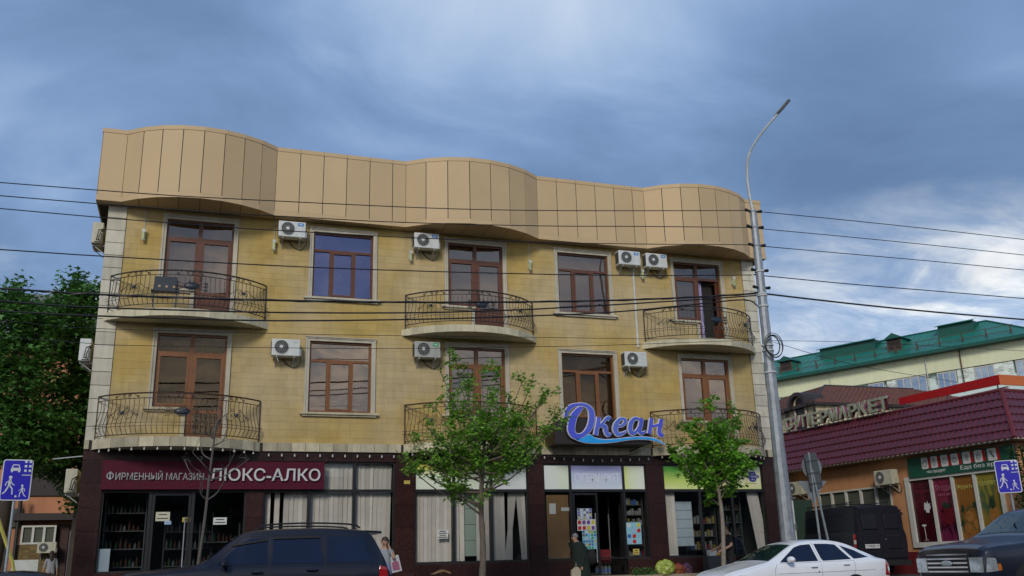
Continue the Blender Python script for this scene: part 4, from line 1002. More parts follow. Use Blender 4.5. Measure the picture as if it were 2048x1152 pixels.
# distant blocks so that gaps show buildings, not the horizon
mat('far_render', (.30, .28, .25), .9, var=.1, scale=.3)
fb = thing('distant_building', 'low grey building far down the alley behind the left trees', 'building', (-30, 60, 0))
m = M(); m.box(-60, -10, 55, 65, .3, 9); m.build('wall', 'far_render', fb); m = M(); m.prism([(-61, 9), (-9, 9), (-20, 12), (-50, 12)], lambda a, b, d: (a, d, b), 54.5, 66); m.build('roof', 'grey_roof', fb)
# ------------------------------------------------------------------ air conditioners
mat('ac_white', (.62, .64, .62), .45, var=.06, scale=6, grime=.12); mat('ac_cream', (.50, .48, .36), .5, var=.08, grime=.2); mat('ac_grey', (.40, .41, .38), .5, var=.08, grime=.2)
mat('fan_dark', (.035, .035, .038), .5); mat('sticker_blue', (.02, .22, .60), .4); mat('sticker_green', (.0, .38, .12), .4); mat('vent_dark', (.05, .05, .05), .6); mat('sticker_text', (.12, .16, .17), .5)
def ac_unit(label, X, casing='ac_white', sticker='sticker_blue', group='air conditioners on the yellow building', hose=False, wire=True):
    t = local_thing('air_conditioner', label, 'air conditioner', X, group)   # local: x 0..w, y 0 wall, -y street, z 0..h
    w_, h, d0, d1 = .76, .47, -.40, -.12
    m = M(); m.box(0, w_, d0, d1, 0, h)
    c = m.build('casing', casing, t); bv = c.modifiers.new('b', 'BEVEL'); bv.width = .018; bv.segments = 2
    cx, cz, r = .26, .245, .185
    m = M(); X_ = basis3((cx, d0-.002, cz), (1, 0, 0), (0, 0, 1), (0, -1, 0)); m.lathe([(r, 0), (r, .006), (r-.01, .008)], 24, X_); fg = m.build('fan_opening', 'fan_dark', t)
    m = M()
    for k in range(14):
        q = 2*pi*k/14; m.tube([(cx+.04*cos(q), d0-.016, cz+.04*sin(q)), (cx+r*cos(q+.35), d0-.012, cz+r*sin(q+.35))], .003, 3)
    for rr in (.08, .13, r): m.tube([(cx+rr*cos(2*pi*k/20), d0-.016, cz+rr*sin(2*pi*k/20)) for k in range(20)], .003 if rr < r else .008, 4, closed=True)
    m.build('fan_grille', 'ac_grey', t)
    m = M(); m.lathe([(.05, 0), (.05, .012), (.03, .02)], 12, basis3((cx, d0-.012, cz), (1, 0, 0), (0, 0, 1), (0, -1, 0))); m.build('hub', 'ac_white', t)
    if sticker in ('sticker_blue', 'sticker_green'):
        m = M(); m.box(.54, .70, d0-.006, d0-.001, h-.13, h-.04); st = m.build('sticker', sticker, t)
        m = M(); m.box(.575, .665, d0-.009, d0-.006, h-.10, h-.07); m.build('sticker_print', 'ac_white', t)
    else: text_mesh('КЛИМАТ'[:5] if False else 'KLIMA' if False else '····', .1, .02, wallX(.58, d0-.001, h-.09), 'badge', 'sticker_text', t, .003)
    m = M()
    for k in range(8): m.box(-.006, .0, -.37+k*.03, -.37+k*.03+.018, .05, h-.05)
    m.build('side_vents', 'vent_dark', t)['kind'] = 'stuff'
    m = M(); m.box(w_, w_+.04, -.33, -.16, .03, .22); m.build('valve_cover', casing, t)
    for x in (.12, .60):
        m = M(); m.box(x, x+.035, -.38, -.0, -.04, -.002); m.box(x+.002, x+.033, -.03, .0, -.26, -.042); m.tube([(x+.017, -.34, -.03), (x+.017, -.02, -.22)], .012, 4); m.build('bracket', 'ac_grey', t)
    if wire:
        m = M(); m.tube(cr([(w_+.02, -.2, .08), (w_+.06, -.1, -.1), (w_-.1, -.03, -.25), (w_-.3, -.02, -.16), (w_-.45, -.02, .02)], 5), .011, 5); m.build('cable', 'iron', t)
    if hose:
        m = M(); m.tube(cr([(.15, -.3, .0), (.17, -.32, -.08), (.2, -.3, -.14)], 4), .014, 5); m.build('drain_hose', 'ac_white', t)
    return t
ac_unit('white air conditioner left of the third floor window with blue clouds reflected', T(1.85, 0, 10.13))
ac_unit('white air conditioner under the fascia left of the middle third floor balcony door', T(5.80, 0, 10.13))
ac_unit('left one of the two white air conditioners side by side on the third floor', T(12.49, 0, 10.13), wire=False)
ac_unit('right one of the two white air conditioners side by side, beside the right balcony door', T(13.46, 0, 10.12))
ac_unit('white air conditioner with dangling hose left of the second floor window with cloud reflections', T(1.82, 0, 6.66), sticker='n', hose=True)
ac_unit('older grey air conditioner with green sticker beneath the middle third floor balcony', T(5.82, 0, 6.79), casing='ac_grey', sticker='sticker_green')
ac_unit('white air conditioner above the shop name sign on the second floor', T(12.48, 0, 6.80), sticker='n', hose=True)
# on the left side wall, seen edge-on from the back
for z, lab, ca in ((9.70, 'topmost of the three air conditioners on the left side wall', 'ac_cream'), (6.42, 'middle one of the three air conditioners on the left side wall behind tree leaves', 'ac_white'), (3.02, 'lowest cream air conditioner on the left side wall above the alley', 'ac_cream')):
    X = T(BX0, .12, z) @ basis3((0, 0, 0), (0, 1, 0), (1, 0, 0), (0, 0, 1))
    X = Matrix(((0, -1, 0, BX0+.045), (-1, 0, 0, .75), (0, 0, 1, z), (0, 0, 0, 1)))
    X = Matrix(((0, 1, 0, BX0+.02), (-1, 0, 0, .95), (0, 0, 1, z), (0, 0, 0, 1)))
    t = ac_unit(lab, X @ Matrix.Diagonal((1, 1, 1.28, 1)), casing=ca, sticker='n')
    m = M(); m.tube([(.70, -.1, .30), (.86, -.16, .25), (.9, -.2, .12), (.80, -.22, .06)], .014, 5); m.tube([(.70, -.1, .34), (.92, -.22, .25), (.93, -.24, .1), (.80, -.27, .06)], .014, 5); m.build('pipe', 'iron', t)
def rp_ac(s, z, label, sc=1.1):
    X = RX(s, z, 0) @ Matrix(((1, 0, 0, 0), (0, 0, 1, 0), (0, -1, 0, 0), (0, 0, 0, 1))) @ Matrix.Scale(sc, 4)
    return ac_unit(label, X, casing='ac_cream', sticker='n', group='air conditioners on the orange shop')
s, z = rp(1752, 972, .4); rp_ac(s, z, 'cream air conditioner on the orange wall above the black van')
s, z = rp(1578, 992, .4); rp_ac(s, z, 'cream air conditioner on the orange wall just right of the street lamp post')
x, z = ox(75, 1107, .7); ac_unit('small air conditioner under the white window of the orange house', T(x, 21.35, z), casing='ac_cream', sticker='n', group='air conditioner on the orange house')

# ------------------------------------------------------------------ wall lamps with conduits
mat('lamp_glass', (.42, .46, .22), .2, var=.1); mat('lamp_white', (.55, .58, .56), .4)
def wall_lamp(x, z, label):
    t = local_thing('wall_lamp', label, 'wall lamp', T(x, 0, z), 'wall lamps under the fascia')
    m = M(); m.box(-.05, .05, -.08, .0, -.02, .20); m.build('housing', 'lamp_white', t)
    m = M(); m.box(-.05, .05, -.14, -.082, .16, .24); m.box(-.045, .045, -.13, -.082, -.08, -.06); m.build('cap', 'lamp_white', t)
    m = M(); m.lathe([(.042, -.06), (.042, .16)], 12, T(0, -.112, 0)); m.build('lamp_shade', 'lamp_glass', t)
    m = M(); m.tube([(0, -.02, .24), (0, -.02, 10.74-z)], .009, 5); m.build('conduit', 'lamp_white', t)
for x, lab in ((-1.72, 'small wall lamp left of the left third floor balcony door'), (1.77, 'small wall lamp below left of the leftmost third floor air conditioner'), (5.76, 'small wall lamp below the air conditioner near the middle balcony'), (9.56, 'small wall lamp between the middle balcony door and the right window'), (13.45, 'small wall lamp below the pair of air conditioners'), (16.86, 'small wall lamp between the right balcony door and the corner stones')):
    wall_lamp(x, 9.86, lab)
m = M(); m.tube([(13.15, -.03, 10.1), (13.15, -.03, 7.5)], .035, 6); m.tube([(13.15, -.03, 10.1), (12.9, -.05, 10.2)], .03, 6); tag(m.build('downpipe', 'lamp_white'), 'white vertical pipe running down left of the right hand balconies', 'pipe')
# brazier on the first balcony
t = thing('brazier', 'black folding charcoal grill with round holes on the upper left balcony', 'grill', (-1.0, -.8, 7.67))
m = M(); m.prism([(-.28, .36), (.28, .36), (.33, .0), (-.31, .0)], lambda a, b, d: (-1.0+a, d, 8.15+b), -1.02, -.78); m.build('fire_box', 'medallion', t)
m = M(); m.box(-1.36, -.66, -1.05, -.75, 8.11, 8.145); m.build('tray', 'medallion', t)
for dx in (-.30, .26):
    m = M(); m.box(-1.0+dx, -1.0+dx+.035, -1.0, -.97, 7.67, 8.11); m.build('leg', 'medallion', t)
for k in range(3):
    m = M(); m.lathe([(.035, 0), (.035, .006)], 12, basis3((-1.16+k*.18, -1.022, 8.24), (1, 0, 0), (0, 0, 1), (0, -1, 0))); m.build('vent_hole', 'gold_leaf', t)

# ------------------------------------------------------------------ shop signs
mat('burgundy', (.085, .006, .022), .6, spec=.2, var=.08, grime=.1); mat('letter_white', (.60, .60, .60), .4); mat('letter_dim', (.36, .36, .37), .45)
t = thing('shop_sign', 'long burgundy sign board with white raised Cyrillic letters over the left shopfront', 'sign', (.6, -.1, 3.1))
m = M(); m.box(-2.18, 3.385, -.17, -.035, 3.08, 3.80); m.build('board', 'burgundy', t)
text_mesh('ИРМЕННЫЙ МАГАЗИН', 2.13, .235, wallX(-1.85, -.175, 3.31), 'lettering', 'letter_dim', t, .03, bold=.006)
fm_ = text_mesh('О', .17, .17, wallX(-2.06, -.175, 3.33), 'lettering', 'letter_dim', t, .03, bold=.006)
m = M(); m.box(-1.992, -1.958, -.206, -.175, 3.31, 3.52); m.build('lettering', 'letter_dim', t)
text_mesh('ЛЮКС-АЛКО', 2.84, .33, wallX(.43, -.175, 3.29), 'lettering', 'letter_white', t, .06, bold=.012)
mat('faded_letter', (.80, .83, .88), .5, var=.08, scale=9)
# door sign
text_mesh('СУПЕРМАРКЕТ', 1.46, .26, wallX(10.80, .044, 3.30), 'lettering', 'faded_letter', [o for o in bpy.data.objects if o.name.startswith('light_box')][4], .004)
# hanging sign with script letters
t = thing('script_sign', 'dark brown sign box with big glossy blue script letters over a light blue wave', 'sign', (11.6, -.1, 4.3))
mat('sign_box', (.022, .014, .010), .35, var=.2); mat('script_edge', (.80, .78, .88), .3)
mb_ = bpy.data.materials.new('script_blue'); mb_.use_nodes = True; MATS['script_blue'] = mb_; tt = mb_.node_tree; pp = tt.nodes['Principled BSDF']; pp.inputs['Roughness'].default_value = .3; pp.inputs['Coat Weight'].default_value = .3
tcx = tt.nodes.new('ShaderNodeNewGeometry'); sx = tt.nodes.new('ShaderNodeSeparateXYZ'); tt.links.new(tcx.outputs['Position'], sx.inputs[0]); mrx = tt.nodes.new('ShaderNodeMapRange'); mrx.inputs['From Min'].default_value = 10; mrx.inputs['From Max'].default_value = 13.3; tt.links.new(sx.outputs[0], mrx.inputs[0])
rmx = tt.nodes.new('ShaderNodeValToRGB'); e = rmx.color_ramp.elements; e[0].color = (.045, .055, .66, 1); e[1].color = (.055, .07, .64, 1); k_ = e.new(.55); k_.color = (.09, .16, .62, 1); tt.links.new(mrx.outputs[0], rmx.inputs[0]); tt.links.new(rmx.outputs[0], pp.inputs['Base Color'])
mat('wave_blue', (.01, .36, .88), .3)
m = M(); m.prism([(9.86, 4.30), (12.94, 4.34), (12.94, 5.06), (10.3, 5.10), (9.86, 4.92)], fac, .05, .88); m.build('box', 'sign_box', t)
m = M(); m.tube([(9.6, -.05, 4.9), (9.86, -.5, 4.9)], .02, 5); m.tube([(12.9, -.5, 4.36), (12.6, -.1, 4.20)], .02, 5); m.build('bracket', 'iron', t)
def spx(zx, zy): p = aY(1080+zx*.15625, 760+zy*.15625, -.95); return p.x, p.z
def ribbon(pts, wd, name, mm, o0, o1, extra=0.):
    C = cr([(*spx(a, b), 0) for a, b in pts], 8); W = cr([(w_, 0, 0) for w_ in wd], 8); L_ = []; R_ = []
    for i, c in enumerate(C):
        a = C[max(0, i-1)]; b = C[min(len(C)-1, i+1)]; d = (b-a); d.z = 0
        d = d.normalized() if d.length > 1e-6 else Vector((1, 0, 0)); nn = Vector((-d.y, d.x, 0)); hw = max(.003, W[i].x*.0022)/1+extra
        L_.append(c+nn*hw); R_.append(c-nn*hw)
    m = M(); vs = []; 
    for o_ in (o0, o1):
        for p in L_: vs.append((p.x, -o_, p.y))
        for p in R_: vs.append((p.x, -o_, p.y))
    n = len(C); fs = []
    for i in range(n-1):
        fs += [(2*n+i, 2*n+i+1, 3*n+i+1, 3*n+i), (i, n+i, n+i+1, i+1), (i, i+1, 2*n+i+1, 2*n+i), (n+i, 3*n+i, 3*n+i+1, n+i+1)]
    fs += [(0, 2*n, 3*n, n), (n-1, 2*n-1, 4*n-1, 3*n-1)]
    m.add(vs, fs); return m
STROKES = {
 'O': [([(325, 490), (330, 430), (380, 350), (470, 318), (570, 325), (640, 390), (655, 500), (620, 620), (540, 705), (450, 722), (400, 670), (395, 580), (430, 460), (500, 375), (540, 358)], [28, 42, 42, 28, 34, 58, 66, 58, 44, 60, 74, 78, 72, 50, 14])],
 'k': [([(745, 480), (735, 560), (715, 640), (705, 708)], [44, 44, 42, 44]), ([(740, 600), (790, 560), (830, 510), (865, 490), (888, 505)], [20, 26, 26, 40, 46]), ([(775, 590), (825, 600), (835, 660), (860, 705), (905, 690)], [30, 44, 42, 38, 12])],
 'e': [([(985, 600), (1050, 580), (1085, 530), (1060, 500), (1010, 510), (965, 570), (955, 640), (985, 695), (1040, 690), (1100, 655)], [16, 26, 34, 26, 34, 48, 54, 44, 30, 10])],
 'a': [([(1265, 510), (1210, 495), (1160, 545), (1145, 620), (1165, 680), (1215, 670), (1260, 600)], [22, 32, 46, 52, 48, 30, 18]), ([(1290, 492), (1280, 570), (1265, 650), (1290, 685), (1345, 660)], [42, 44, 42, 36, 10])],
 'n': [([(1420, 495), (1410, 560), (1398, 640), (1390, 690)], [42, 44, 42, 44]), ([(1410, 600), (1470, 585), (1515, 575)], [26, 24, 26]), ([(1545, 505), (1530, 580), (1515, 650), (1530, 700), (1570, 712)], [42, 44, 44, 46, 34])]}
for L_, strokes in STROKES.items():
    a = M(); b = M()
    for i, (pts, wd) in enumerate(strokes):
        ribbon_m = ribbon(pts, [x*.62 for x in wd], '', '', .93, 1.0-.002*i, .017); a.add(ribbon_m.v, ribbon_m.f)
        r2 = ribbon(pts, [x*.62 for x in wd], '', '', 1.003, 1.012+.002*i); b.add(r2.v, r2.f)
    le = a.build('letter', 'script_edge', t); b.build('letter_face', 'script_blue', le)
def waveshape(g, o0, o1, mm, nm, par):
    top = cr([(*spx(410, 742), 0), (*spx(500, 755), 0), (*spx(560, 735), 0), (*spx(630, 702), 0), (*spx(700, 745), 0), (*spx(820, 765), 0), (*spx(1000, 755), 0), (*spx(1200, 732), 0), (*spx(1400, 738), 0), (*spx(1500, 768), 0), (*spx(1598, 828), 0)], 6)
    bot = cr([(*spx(410, 744), 0), (*spx(520, 790), 0), (*spx(640, 808), 0), (*spx(800, 808), 0), (*spx(950, 795), 0), (*spx(1150, 765), 0), (*spx(1350, 762), 0), (*spx(1480, 785), 0), (*spx(1598, 830), 0)], 6)
    n = min(len(top), len(bot)); Tn = [top[int(i*(len(top)-1)/(n-1))] for i in range(n)]; Bn = [bot[int(i*(len(bot)-1)/(n-1))] for i in range(n)]
    m = M(); vs = []
    for o_ in (o0, o1):
        vs += [(p.x, -o_, p.y+g) for p in Tn]+[(p.x, -o_, p.y-g) for p in Bn]
    fs = []
    for i in range(n-1): fs += [(2*n+i, 2*n+i+1, 3*n+i+1, 3*n+i), (i, i+1, 2*n+i+1, 2*n+i), (n+i, 3*n+i, 3*n+i+1, n+i+1)]
    m.add(vs, fs); return m.build(nm, mm, par)
we = waveshape(.016, .93, .985, 'script_edge', 'wave', t); waveshape(0, .988, 1.0, 'wave_blue', 'wave_face', we)
# address plate
t = thing('street_name_plate', 'small dark blue street name plate on the yellow light box at the right end', 'sign', (17.0, 0, 3.4))
mat('enamel_blue', (.02, .02, .28), .3)
def pxz(u, v, Y): p = aY(u, v, Y); return p.x, p.z
cx, cz = pxz(1505, 953, .03)
pl = []
for i in range(40):
    q = 2*pi*i/40; k = 1+.10*cos(4*q)*(.5); pl.append((cx+.24*cos(q)*(1 if abs(cos(q)) > .75 else .92), cz+.125*sin(q)*(1.25 if abs(cos(q)) < .55 else .55)))
m = M(); m.prism(pl, fac, -.044, -.02); m.build('plate', 'enamel_blue', t)
text_mesh('З. Тагиева', .36, .085, wallX(cx-.18, .0195, cz-.04), 'lettering', 'white_print', t, .004); text_mesh('улица', .12, .035, wallX(cx-.06, .0195, cz+.06), 'lettering', 'white_print', t, .004); text_mesh('48 а', .12, .05, wallX(cx-.06, .0195, cz-.12), 'lettering', 'white_print', t, .004)
x, z = pxz(1490, 966, .03); text_mesh('на Фермерском рынке', .42, .05, wallX(x, .043, z-.03), 'lettering', 'yellow_letter', t, .004)
# small yellow tag on the pier
mat('paper_yellow', (.55, .42, .08), .6); mat('paper_white', (.60, .62, .60), .6); mat('paper_cream', (.55, .53, .40), .6); mat('paper_blue', (.30, .42, .60), .5); mat('print_dark', (.02, .02, .03), .6)
def paper(u0, v0, u1, v1, Y, mm, label, name='paper_notice', cat='notice', lines=0, tilt=0.):
    x0, z0 = pxz(u0, v0, Y); x1, z1 = pxz(u1, v1, Y); t = thing(name, label, cat, ((x0+x1)/2, Y, min(z0, z1)))
    m = M(); m.box(x0, x1, Y-.006, Y, min(z0, z1), max(z0, z1)); m.build('sheet', mm, t)
    for k in range(lines):
        zz = max(z0, z1)-abs(z1-z0)*(k+.7)/(lines+.4); ww = (x1-x0)*(.8 if k % 2 else .6); m = M(); m.box((x0+x1-ww)/2, (x0+x1+ww)/2, Y-.009, Y-.006, zz-.012, zz+.012); m.build('print_line', 'print_dark', t)
    return t
paper(808, 961, 820, 968, -.031, 'paper_yellow', 'tiny yellow tag on the dark pier left of the blinds')
paper(312, 1024, 339, 1042, .05, 'paper_cream', 'cream opening hours notice on the glass door', lines=2)
paper(329, 1042, 342, 1049, .05, 'paper_blue', 'small pale blue sticker below the cream notice on the glass door')
paper(365, 1035, 381, 1044, .05, 'paper_yellow', 'yellow notice on the dark shop glass near the door', lines=1)
paper(427, 1035, 453, 1049, .05, 'paper_white', 'white paper notice on the dark glass by the bare tree', lines=2)
paper(875, 1060, 896, 1077, .05, 'paper_white', 'white for-rent notice with black text among vertical blinds', lines=4)
# promotional posters on the door
def grid_poster(u0, v0, u1, v1, Y, base, cols, rows, palette, label, seed):
    t = paper(u0, v0, u1, v1, Y, base, label, 'poster', 'poster'); x0, z0 = pxz(u0, v0, Y); x1, z1 = pxz(u1, v1, Y); r_ = random.Random(seed)
    for i in range(cols):
        for j in range(rows):
            a = x0+(x1-x0)*(i+.12)/cols; b = x0+(x1-x0)*(i+.88)/cols; c = z1+(z0-z1)*(j+.12)/rows; d = z1+(z0-z1)*(j+.85)/rows
            pl = [(a+(b-a)*p, c+(d-c)*q) for p, q in ((.1, 0), (.9, .05), (1, .8), (.7, 1), (.2, .95), (0, .6))]
            m = M(); m.prism(pl, lambda A, B, D: (A, D, B), Y-.009, Y-.006); m.build('printed_picture', palette[r_.randrange(len(palette))], t)
for nm, c in (('ink_red', (.45, .02, .02)), ('ink_yellow', (.55, .45, .03)), ('ink_green', (.05, .25, .05)), ('ink_blue', (.04, .12, .40)), ('ink_purple', (.16, .05, .30)), ('ink_brown', (.18, .08, .03)), ('ink_cyan', (.25, .50, .60))): mat(nm, c, .4, var=.2, scale=20)
grid_poster(1154, 1017, 1184, 1038, -.02, 'paper_blue', 5, 4, ['ink_brown', 'ink_yellow', 'ink_purple', 'paper_white'], 'topmost of three posters on the shop door, brown and yellow on pale blue', 1)
grid_poster(1154, 1039, 1191, 1061, -.02, 'paper_white', 4, 2, ['ink_red', 'ink_yellow', 'ink_purple', 'ink_green'], 'middle door poster showing four bright snack packets', 2)
grid_poster(1164, 1061, 1194, 1098, -.02, 'ink_cyan', 5, 6, ['paper_white', 'ink_cyan', 'ink_brown', 'ink_green', 'ink_blue', 'ink_yellow'], 'lowest door poster in turquoise partly behind the old woman', 3)
grid_poster(1252, 1045, 1284, 1088, .02, 'ink_cyan', 3, 4, ['ink_cyan', 'paper_blue', 'ink_blue', 'ink_red', 'ink_yellow', 'paper_white'], 'pale blue poster with snack packets on the glass right of the open door', 4)
paper(1266, 1098, 1279, 1109, .03, 'paper_yellow', 'yellow notice under the pale blue snack poster', lines=2)
mat('cardboard', (.22, .13, .055), .85, var=.12, scale=2)
t = paper(1092, 990, 1141, 1118, .12, 'cardboard', 'brown board covering the window left of the supermarket door', 'brown_board', 'board')
paper(1098, 1007, 1112, 1028, .10, 'paper_white', 'torn white paper scrap on the brown board'); paper(1122, 1015, 1140, 1022, .10, 'paper_white', 'narrow white paper strip on the brown board')

# ------------------------------------------------------------------ vertical blinds behind the shop windows
def vblind(a, b, c, d, y, label, skew=None, gap=(), step=.115, seed=0):
    t = thing('vertical_blind', label, 'blind', ((a+b)/2, y, c), 'vertical blinds in the shop windows'); r_ = random.Random(seed); n = int((b-a)/step); m = M()
    for i in range(n):
        x = a+(b-a)*(i+.5)/n
        if any(g0 < (i+.5)/n < g1 for g0, g1 in gap): continue
        an = radians(r_.uniform(-24, -6)); dx = (skew(x, r_) if skew else r_.uniform(-.006, .006)); hw = .070
        X0 = Vector((cos(an)*hw, sin(an)*hw, 0)); top = Vector((x, y, d)); bt = Vector((x+dx, y, c))
        m.add([top-X0, top+X0, bt+X0, bt-X0], [(0, 3, 2, 1)], r_.uniform(-1, 1))
    m.tube([(a, y, d+.01), (b, y, d+.01)], .02, 4)
    o = m.build('slats', 'blind_white', t); o['kind'] = 'stuff'
    return t
vblind(1.90, 2.98, 1.12, 3.03, .22, 'vertical blind with dark gaps behind the lower left window pane by the granite pier', gap=((.12, .17), (.36, .42)), seed=1)
vblind(3.06, 4.20, 1.12, 3.80, .22, 'vertical blind closed behind the pane right of the burgundy sign', gap=((.30, .34),), seed=2)
vblind(4.28, 5.30, 1.12, 3.80, .22, 'vertical blind parted around a dark gap at the right pane above the black jeep', skew=lambda x, r: (.06 if x < 4.7 else -.05), gap=((.32, .42),), seed=3)
vblind(5.98, 7.02, 1.12, 3.03, .22, 'closed white vertical blind behind the pane with the for-rent notice', seed=4)
vblind(7.10, 7.42, 1.12, 3.03, .22, 'narrow vertical blind left of the pale green panel', seed=5); vblind(7.78, 8.14, 1.12, 3.03, .22, 'narrow vertical blind behind the street tree trunk', seed=6)
vblind(8.24, 9.25, 1.12, 3.03, .22, 'broken vertical blind with crossed hanging slats', skew=lambda x, r: 0 if x < 8.6 else r.uniform(-.30, .22), gap=((.42, .46), (.70, .74)), seed=7)
vblind(13.80, 14.16, 1.12, 3.03, .22, 'pale vertical blind bunched at the left of the far right window', seed=8); vblind(16.75, 17.15, 1.12, 3.03, .22, 'leaning bundle of brown and white blind slats at the right window edge', skew=lambda x, r: .25+r.uniform(-.03, .05), seed=9)
mat('green_panel', (.34, .44, .36), .5, var=.04); mat('fridge_blue', (.45, .56, .62), .4, var=.06)
def panels(x0, x1, z0, z1, n, y, mm, label, name):
    t = thing(name, label, 'cabinet', ((x0+x1)/2, y, z0))
    for k in range(n):
        m = M(); m.box(x0, x1, y, y+.03, z0+(z1-z0)*k/n+.006, z0+(z1-z0)*(k+1)/n-.006); m.build('panel', mm, t)
    m = M(); m.box(x0+.01, x1-.01, y+.03, y+.35, z0, z1); m.build('body', 'dark_interior', t)
panels(7.36, 7.84, 1.25, 3.0, 4, .3, 'green_panel', 'tall pale green panelled cabinet behind the middle shop window', 'panelled_cabinet')
x0, z1 = pxz(1344, 1003, .5); x1, z0 = pxz(1389, 1092, .5); panels(x0, x1, z0, z1, 5, .5, 'fridge_blue', 'pale blue panelled cabinet behind the far right shop window', 'panelled_cabinet')
mat('shelf_grey', (.05, .06, .06), .5)
# shelves with bottles in the left shop, goods racks in the supermarket
def shelf(x0, x1, y, zs_, label, seed, goods, per=.09, hmax=.26):
    t = thing('shelf_unit', label, 'shelf', ((x0+x1)/2, y, .62), 'shelves inside the shops'); r_ = random.Random(seed)
    for z in zs_:
        m = M(); m.box(x0, x1, y, y+.35, z-.025, z); m.build('shelf', 'shelf_grey' if goods[0] == 'bottle' else 'vent_dark', t)
        ms_ = {}
        x = x0+.05
        while x < x1-.05:
            c = goods[1][r_.randrange(len(goods[1]))]; mm = ms_.setdefault(c, M()); h = r_.uniform(.5, 1)*hmax
            if goods[0] == 'bottle': mm.lathe([(.035, 0), (.035, h*.6), (.012, h*.8), (.012, h)], 7, T(x, y+.1, z))
            else: mm.box(x-.035, x+.035, y+.02, y+.12, z, z+h)
            x += per*r_.uniform(.9, 1.4)
        for c, mm in ms_.items(): mm.build(goods[0], c, t)['kind'] = 'stuff'
    m = M(); m.box(x0-.03, x0, y, y+.35, .62, zs_[-1]+.5); m.box(x1, x1+.03, y, y+.35, .62, zs_[-1]+.5); m.build('frame', 'shelf_grey' if goods[0] == 'bottle' else 'vent_dark', t)
for nm, c in (('bottle_brown', (.05, .02, .01)), ('bottle_green', (.02, .05, .02)), ('bottle_clear', (.09, .11, .11)), ('box_white', (.22, .23, .23)), ('box_red', (.14, .012, .012)), ('box_yellow', (.19, .15, .03)), ('box_blue', (.04, .10, .28)), ('box_grey', (.18, .18, .17))): mat(nm, c, .35, var=.2)
BT = ('bottle', ['bottle_brown', 'bottle_green', 'bottle_clear', 'bottle_brown']); BXs = ('box', ['box_white', 'box_red', 'box_yellow', 'box_blue', 'box_grey', 'box_grey'])
shelf(-2.05, -1.1, .7, [1.2, 1.65, 2.1, 2.55], 'shelf of bottles behind the leftmost shop window', 1, BT); shelf(-.6, .6, 1.6, [1.2, 1.65, 2.1], 'shelf of bottles seen through the glass door', 2, BT); shelf(.3, 1.3, 1.2, [1.3, 1.8], 'shelf of bottles behind the glass by the white notice', 6, BT)
shelf(12.5, 13.1, .35, [1.15, 1.45, 1.75, 2.05, 2.35, 2.65], 'rack crowded with small packets right of the supermarket door', 3, BXs, .07, .2); shelf(14.9, 16.0, 1.0, [1.3, 1.7, 2.1], 'dim shelf of goods behind the toy display window', 4, BXs); shelf(16.1, 16.7, .6, [1.3, 1.7, 2.1, 2.5], 'metal goods rack at the far right window', 5, BT, .1)
m = M(); x0, z1 = pxz(197, 1098, .1); x1, z0 = pxz(212, 1146, .1); m.box(x0, x1+.05, .10, .14, z0, z1); tag(m.build('advertising_panel', 'fridge_blue'), 'pale upright advertising panel at the foot of the leftmost shop window', 'panel')
# festoon lights under the stone band
def festoon(pts, label, n, m_=None):
    t = thing('string_lights', label, 'string lights', pts[0], 'festoon lights along the shopfront'); P = []
    for i in range(n+1):
        f = i/n*(len(pts)-1); k = min(int(f), len(pts)-2); a = Vector(pts[k]).lerp(Vector(pts[k+1]), f-k); P.append(a)
    m = M(); m.tube([p+Vector((0, 0, .035+.012*(i % 2))) for i, p in enumerate(P)], .006, 4); m.build('cable', 'iron', t)
    for i, p in enumerate(P):
        m = M(); m.lathe([(.016, .03), (.018, .0)], 6, T(*p)); m.sph((p.x, p.y, p.z-.022), .026, 6); m.build('bulb', 'bulb_white', t)
mat('bulb_white', (.62, .62, .58), .2)
A = arc(-2.5, 1.7, 1.03, 14); festoon([(p[0], p[1], 4.03) for p in A], 'string of bulbs under the curved edge of the left balcony', 15)
festoon([(1.9, -.12, 3.99), (5.3, -.12, 3.98)], 'string of white bulbs above the burgundy sign and blinds', 10)
A = arc(5.55, 9.7, 1.03, 12); festoon([(p[0], p[1], 4.03) for p in A], 'string of bulbs under the middle balcony behind the street tree', 13)
festoon([(9.8, -.12, 4.0), (11.5, -.12, 3.92), (13.2, -.12, 3.99)], 'string of white bulbs below the blue script sign', 11)
A = arc(13.35, 17.45, 1.03, 12); festoon([(p[0], p[1], 4.03) for p in A], 'string of bulbs under the right balcony', 13)
m = M(); m.tube(cr([(9.4, -.13, 4.08), (10.3, -.14, 4.0), (11.5, -.14, 4.03), (12.6, -.14, 4.12), (13.1, -.2, 4.3)], 6), .008, 4); tag(m.build('loose_cable', 'iron'), 'loose black cable sagging below the sign box', 'cable')
m = M(); m.tube([(-2.68, -.0, 3.92), (-3.35, -.1, 3.83)], .014, 5); tag(m.build('thin_bar', 'lamp_white'), 'thin pale bar sticking out of the left corner', 'bar')

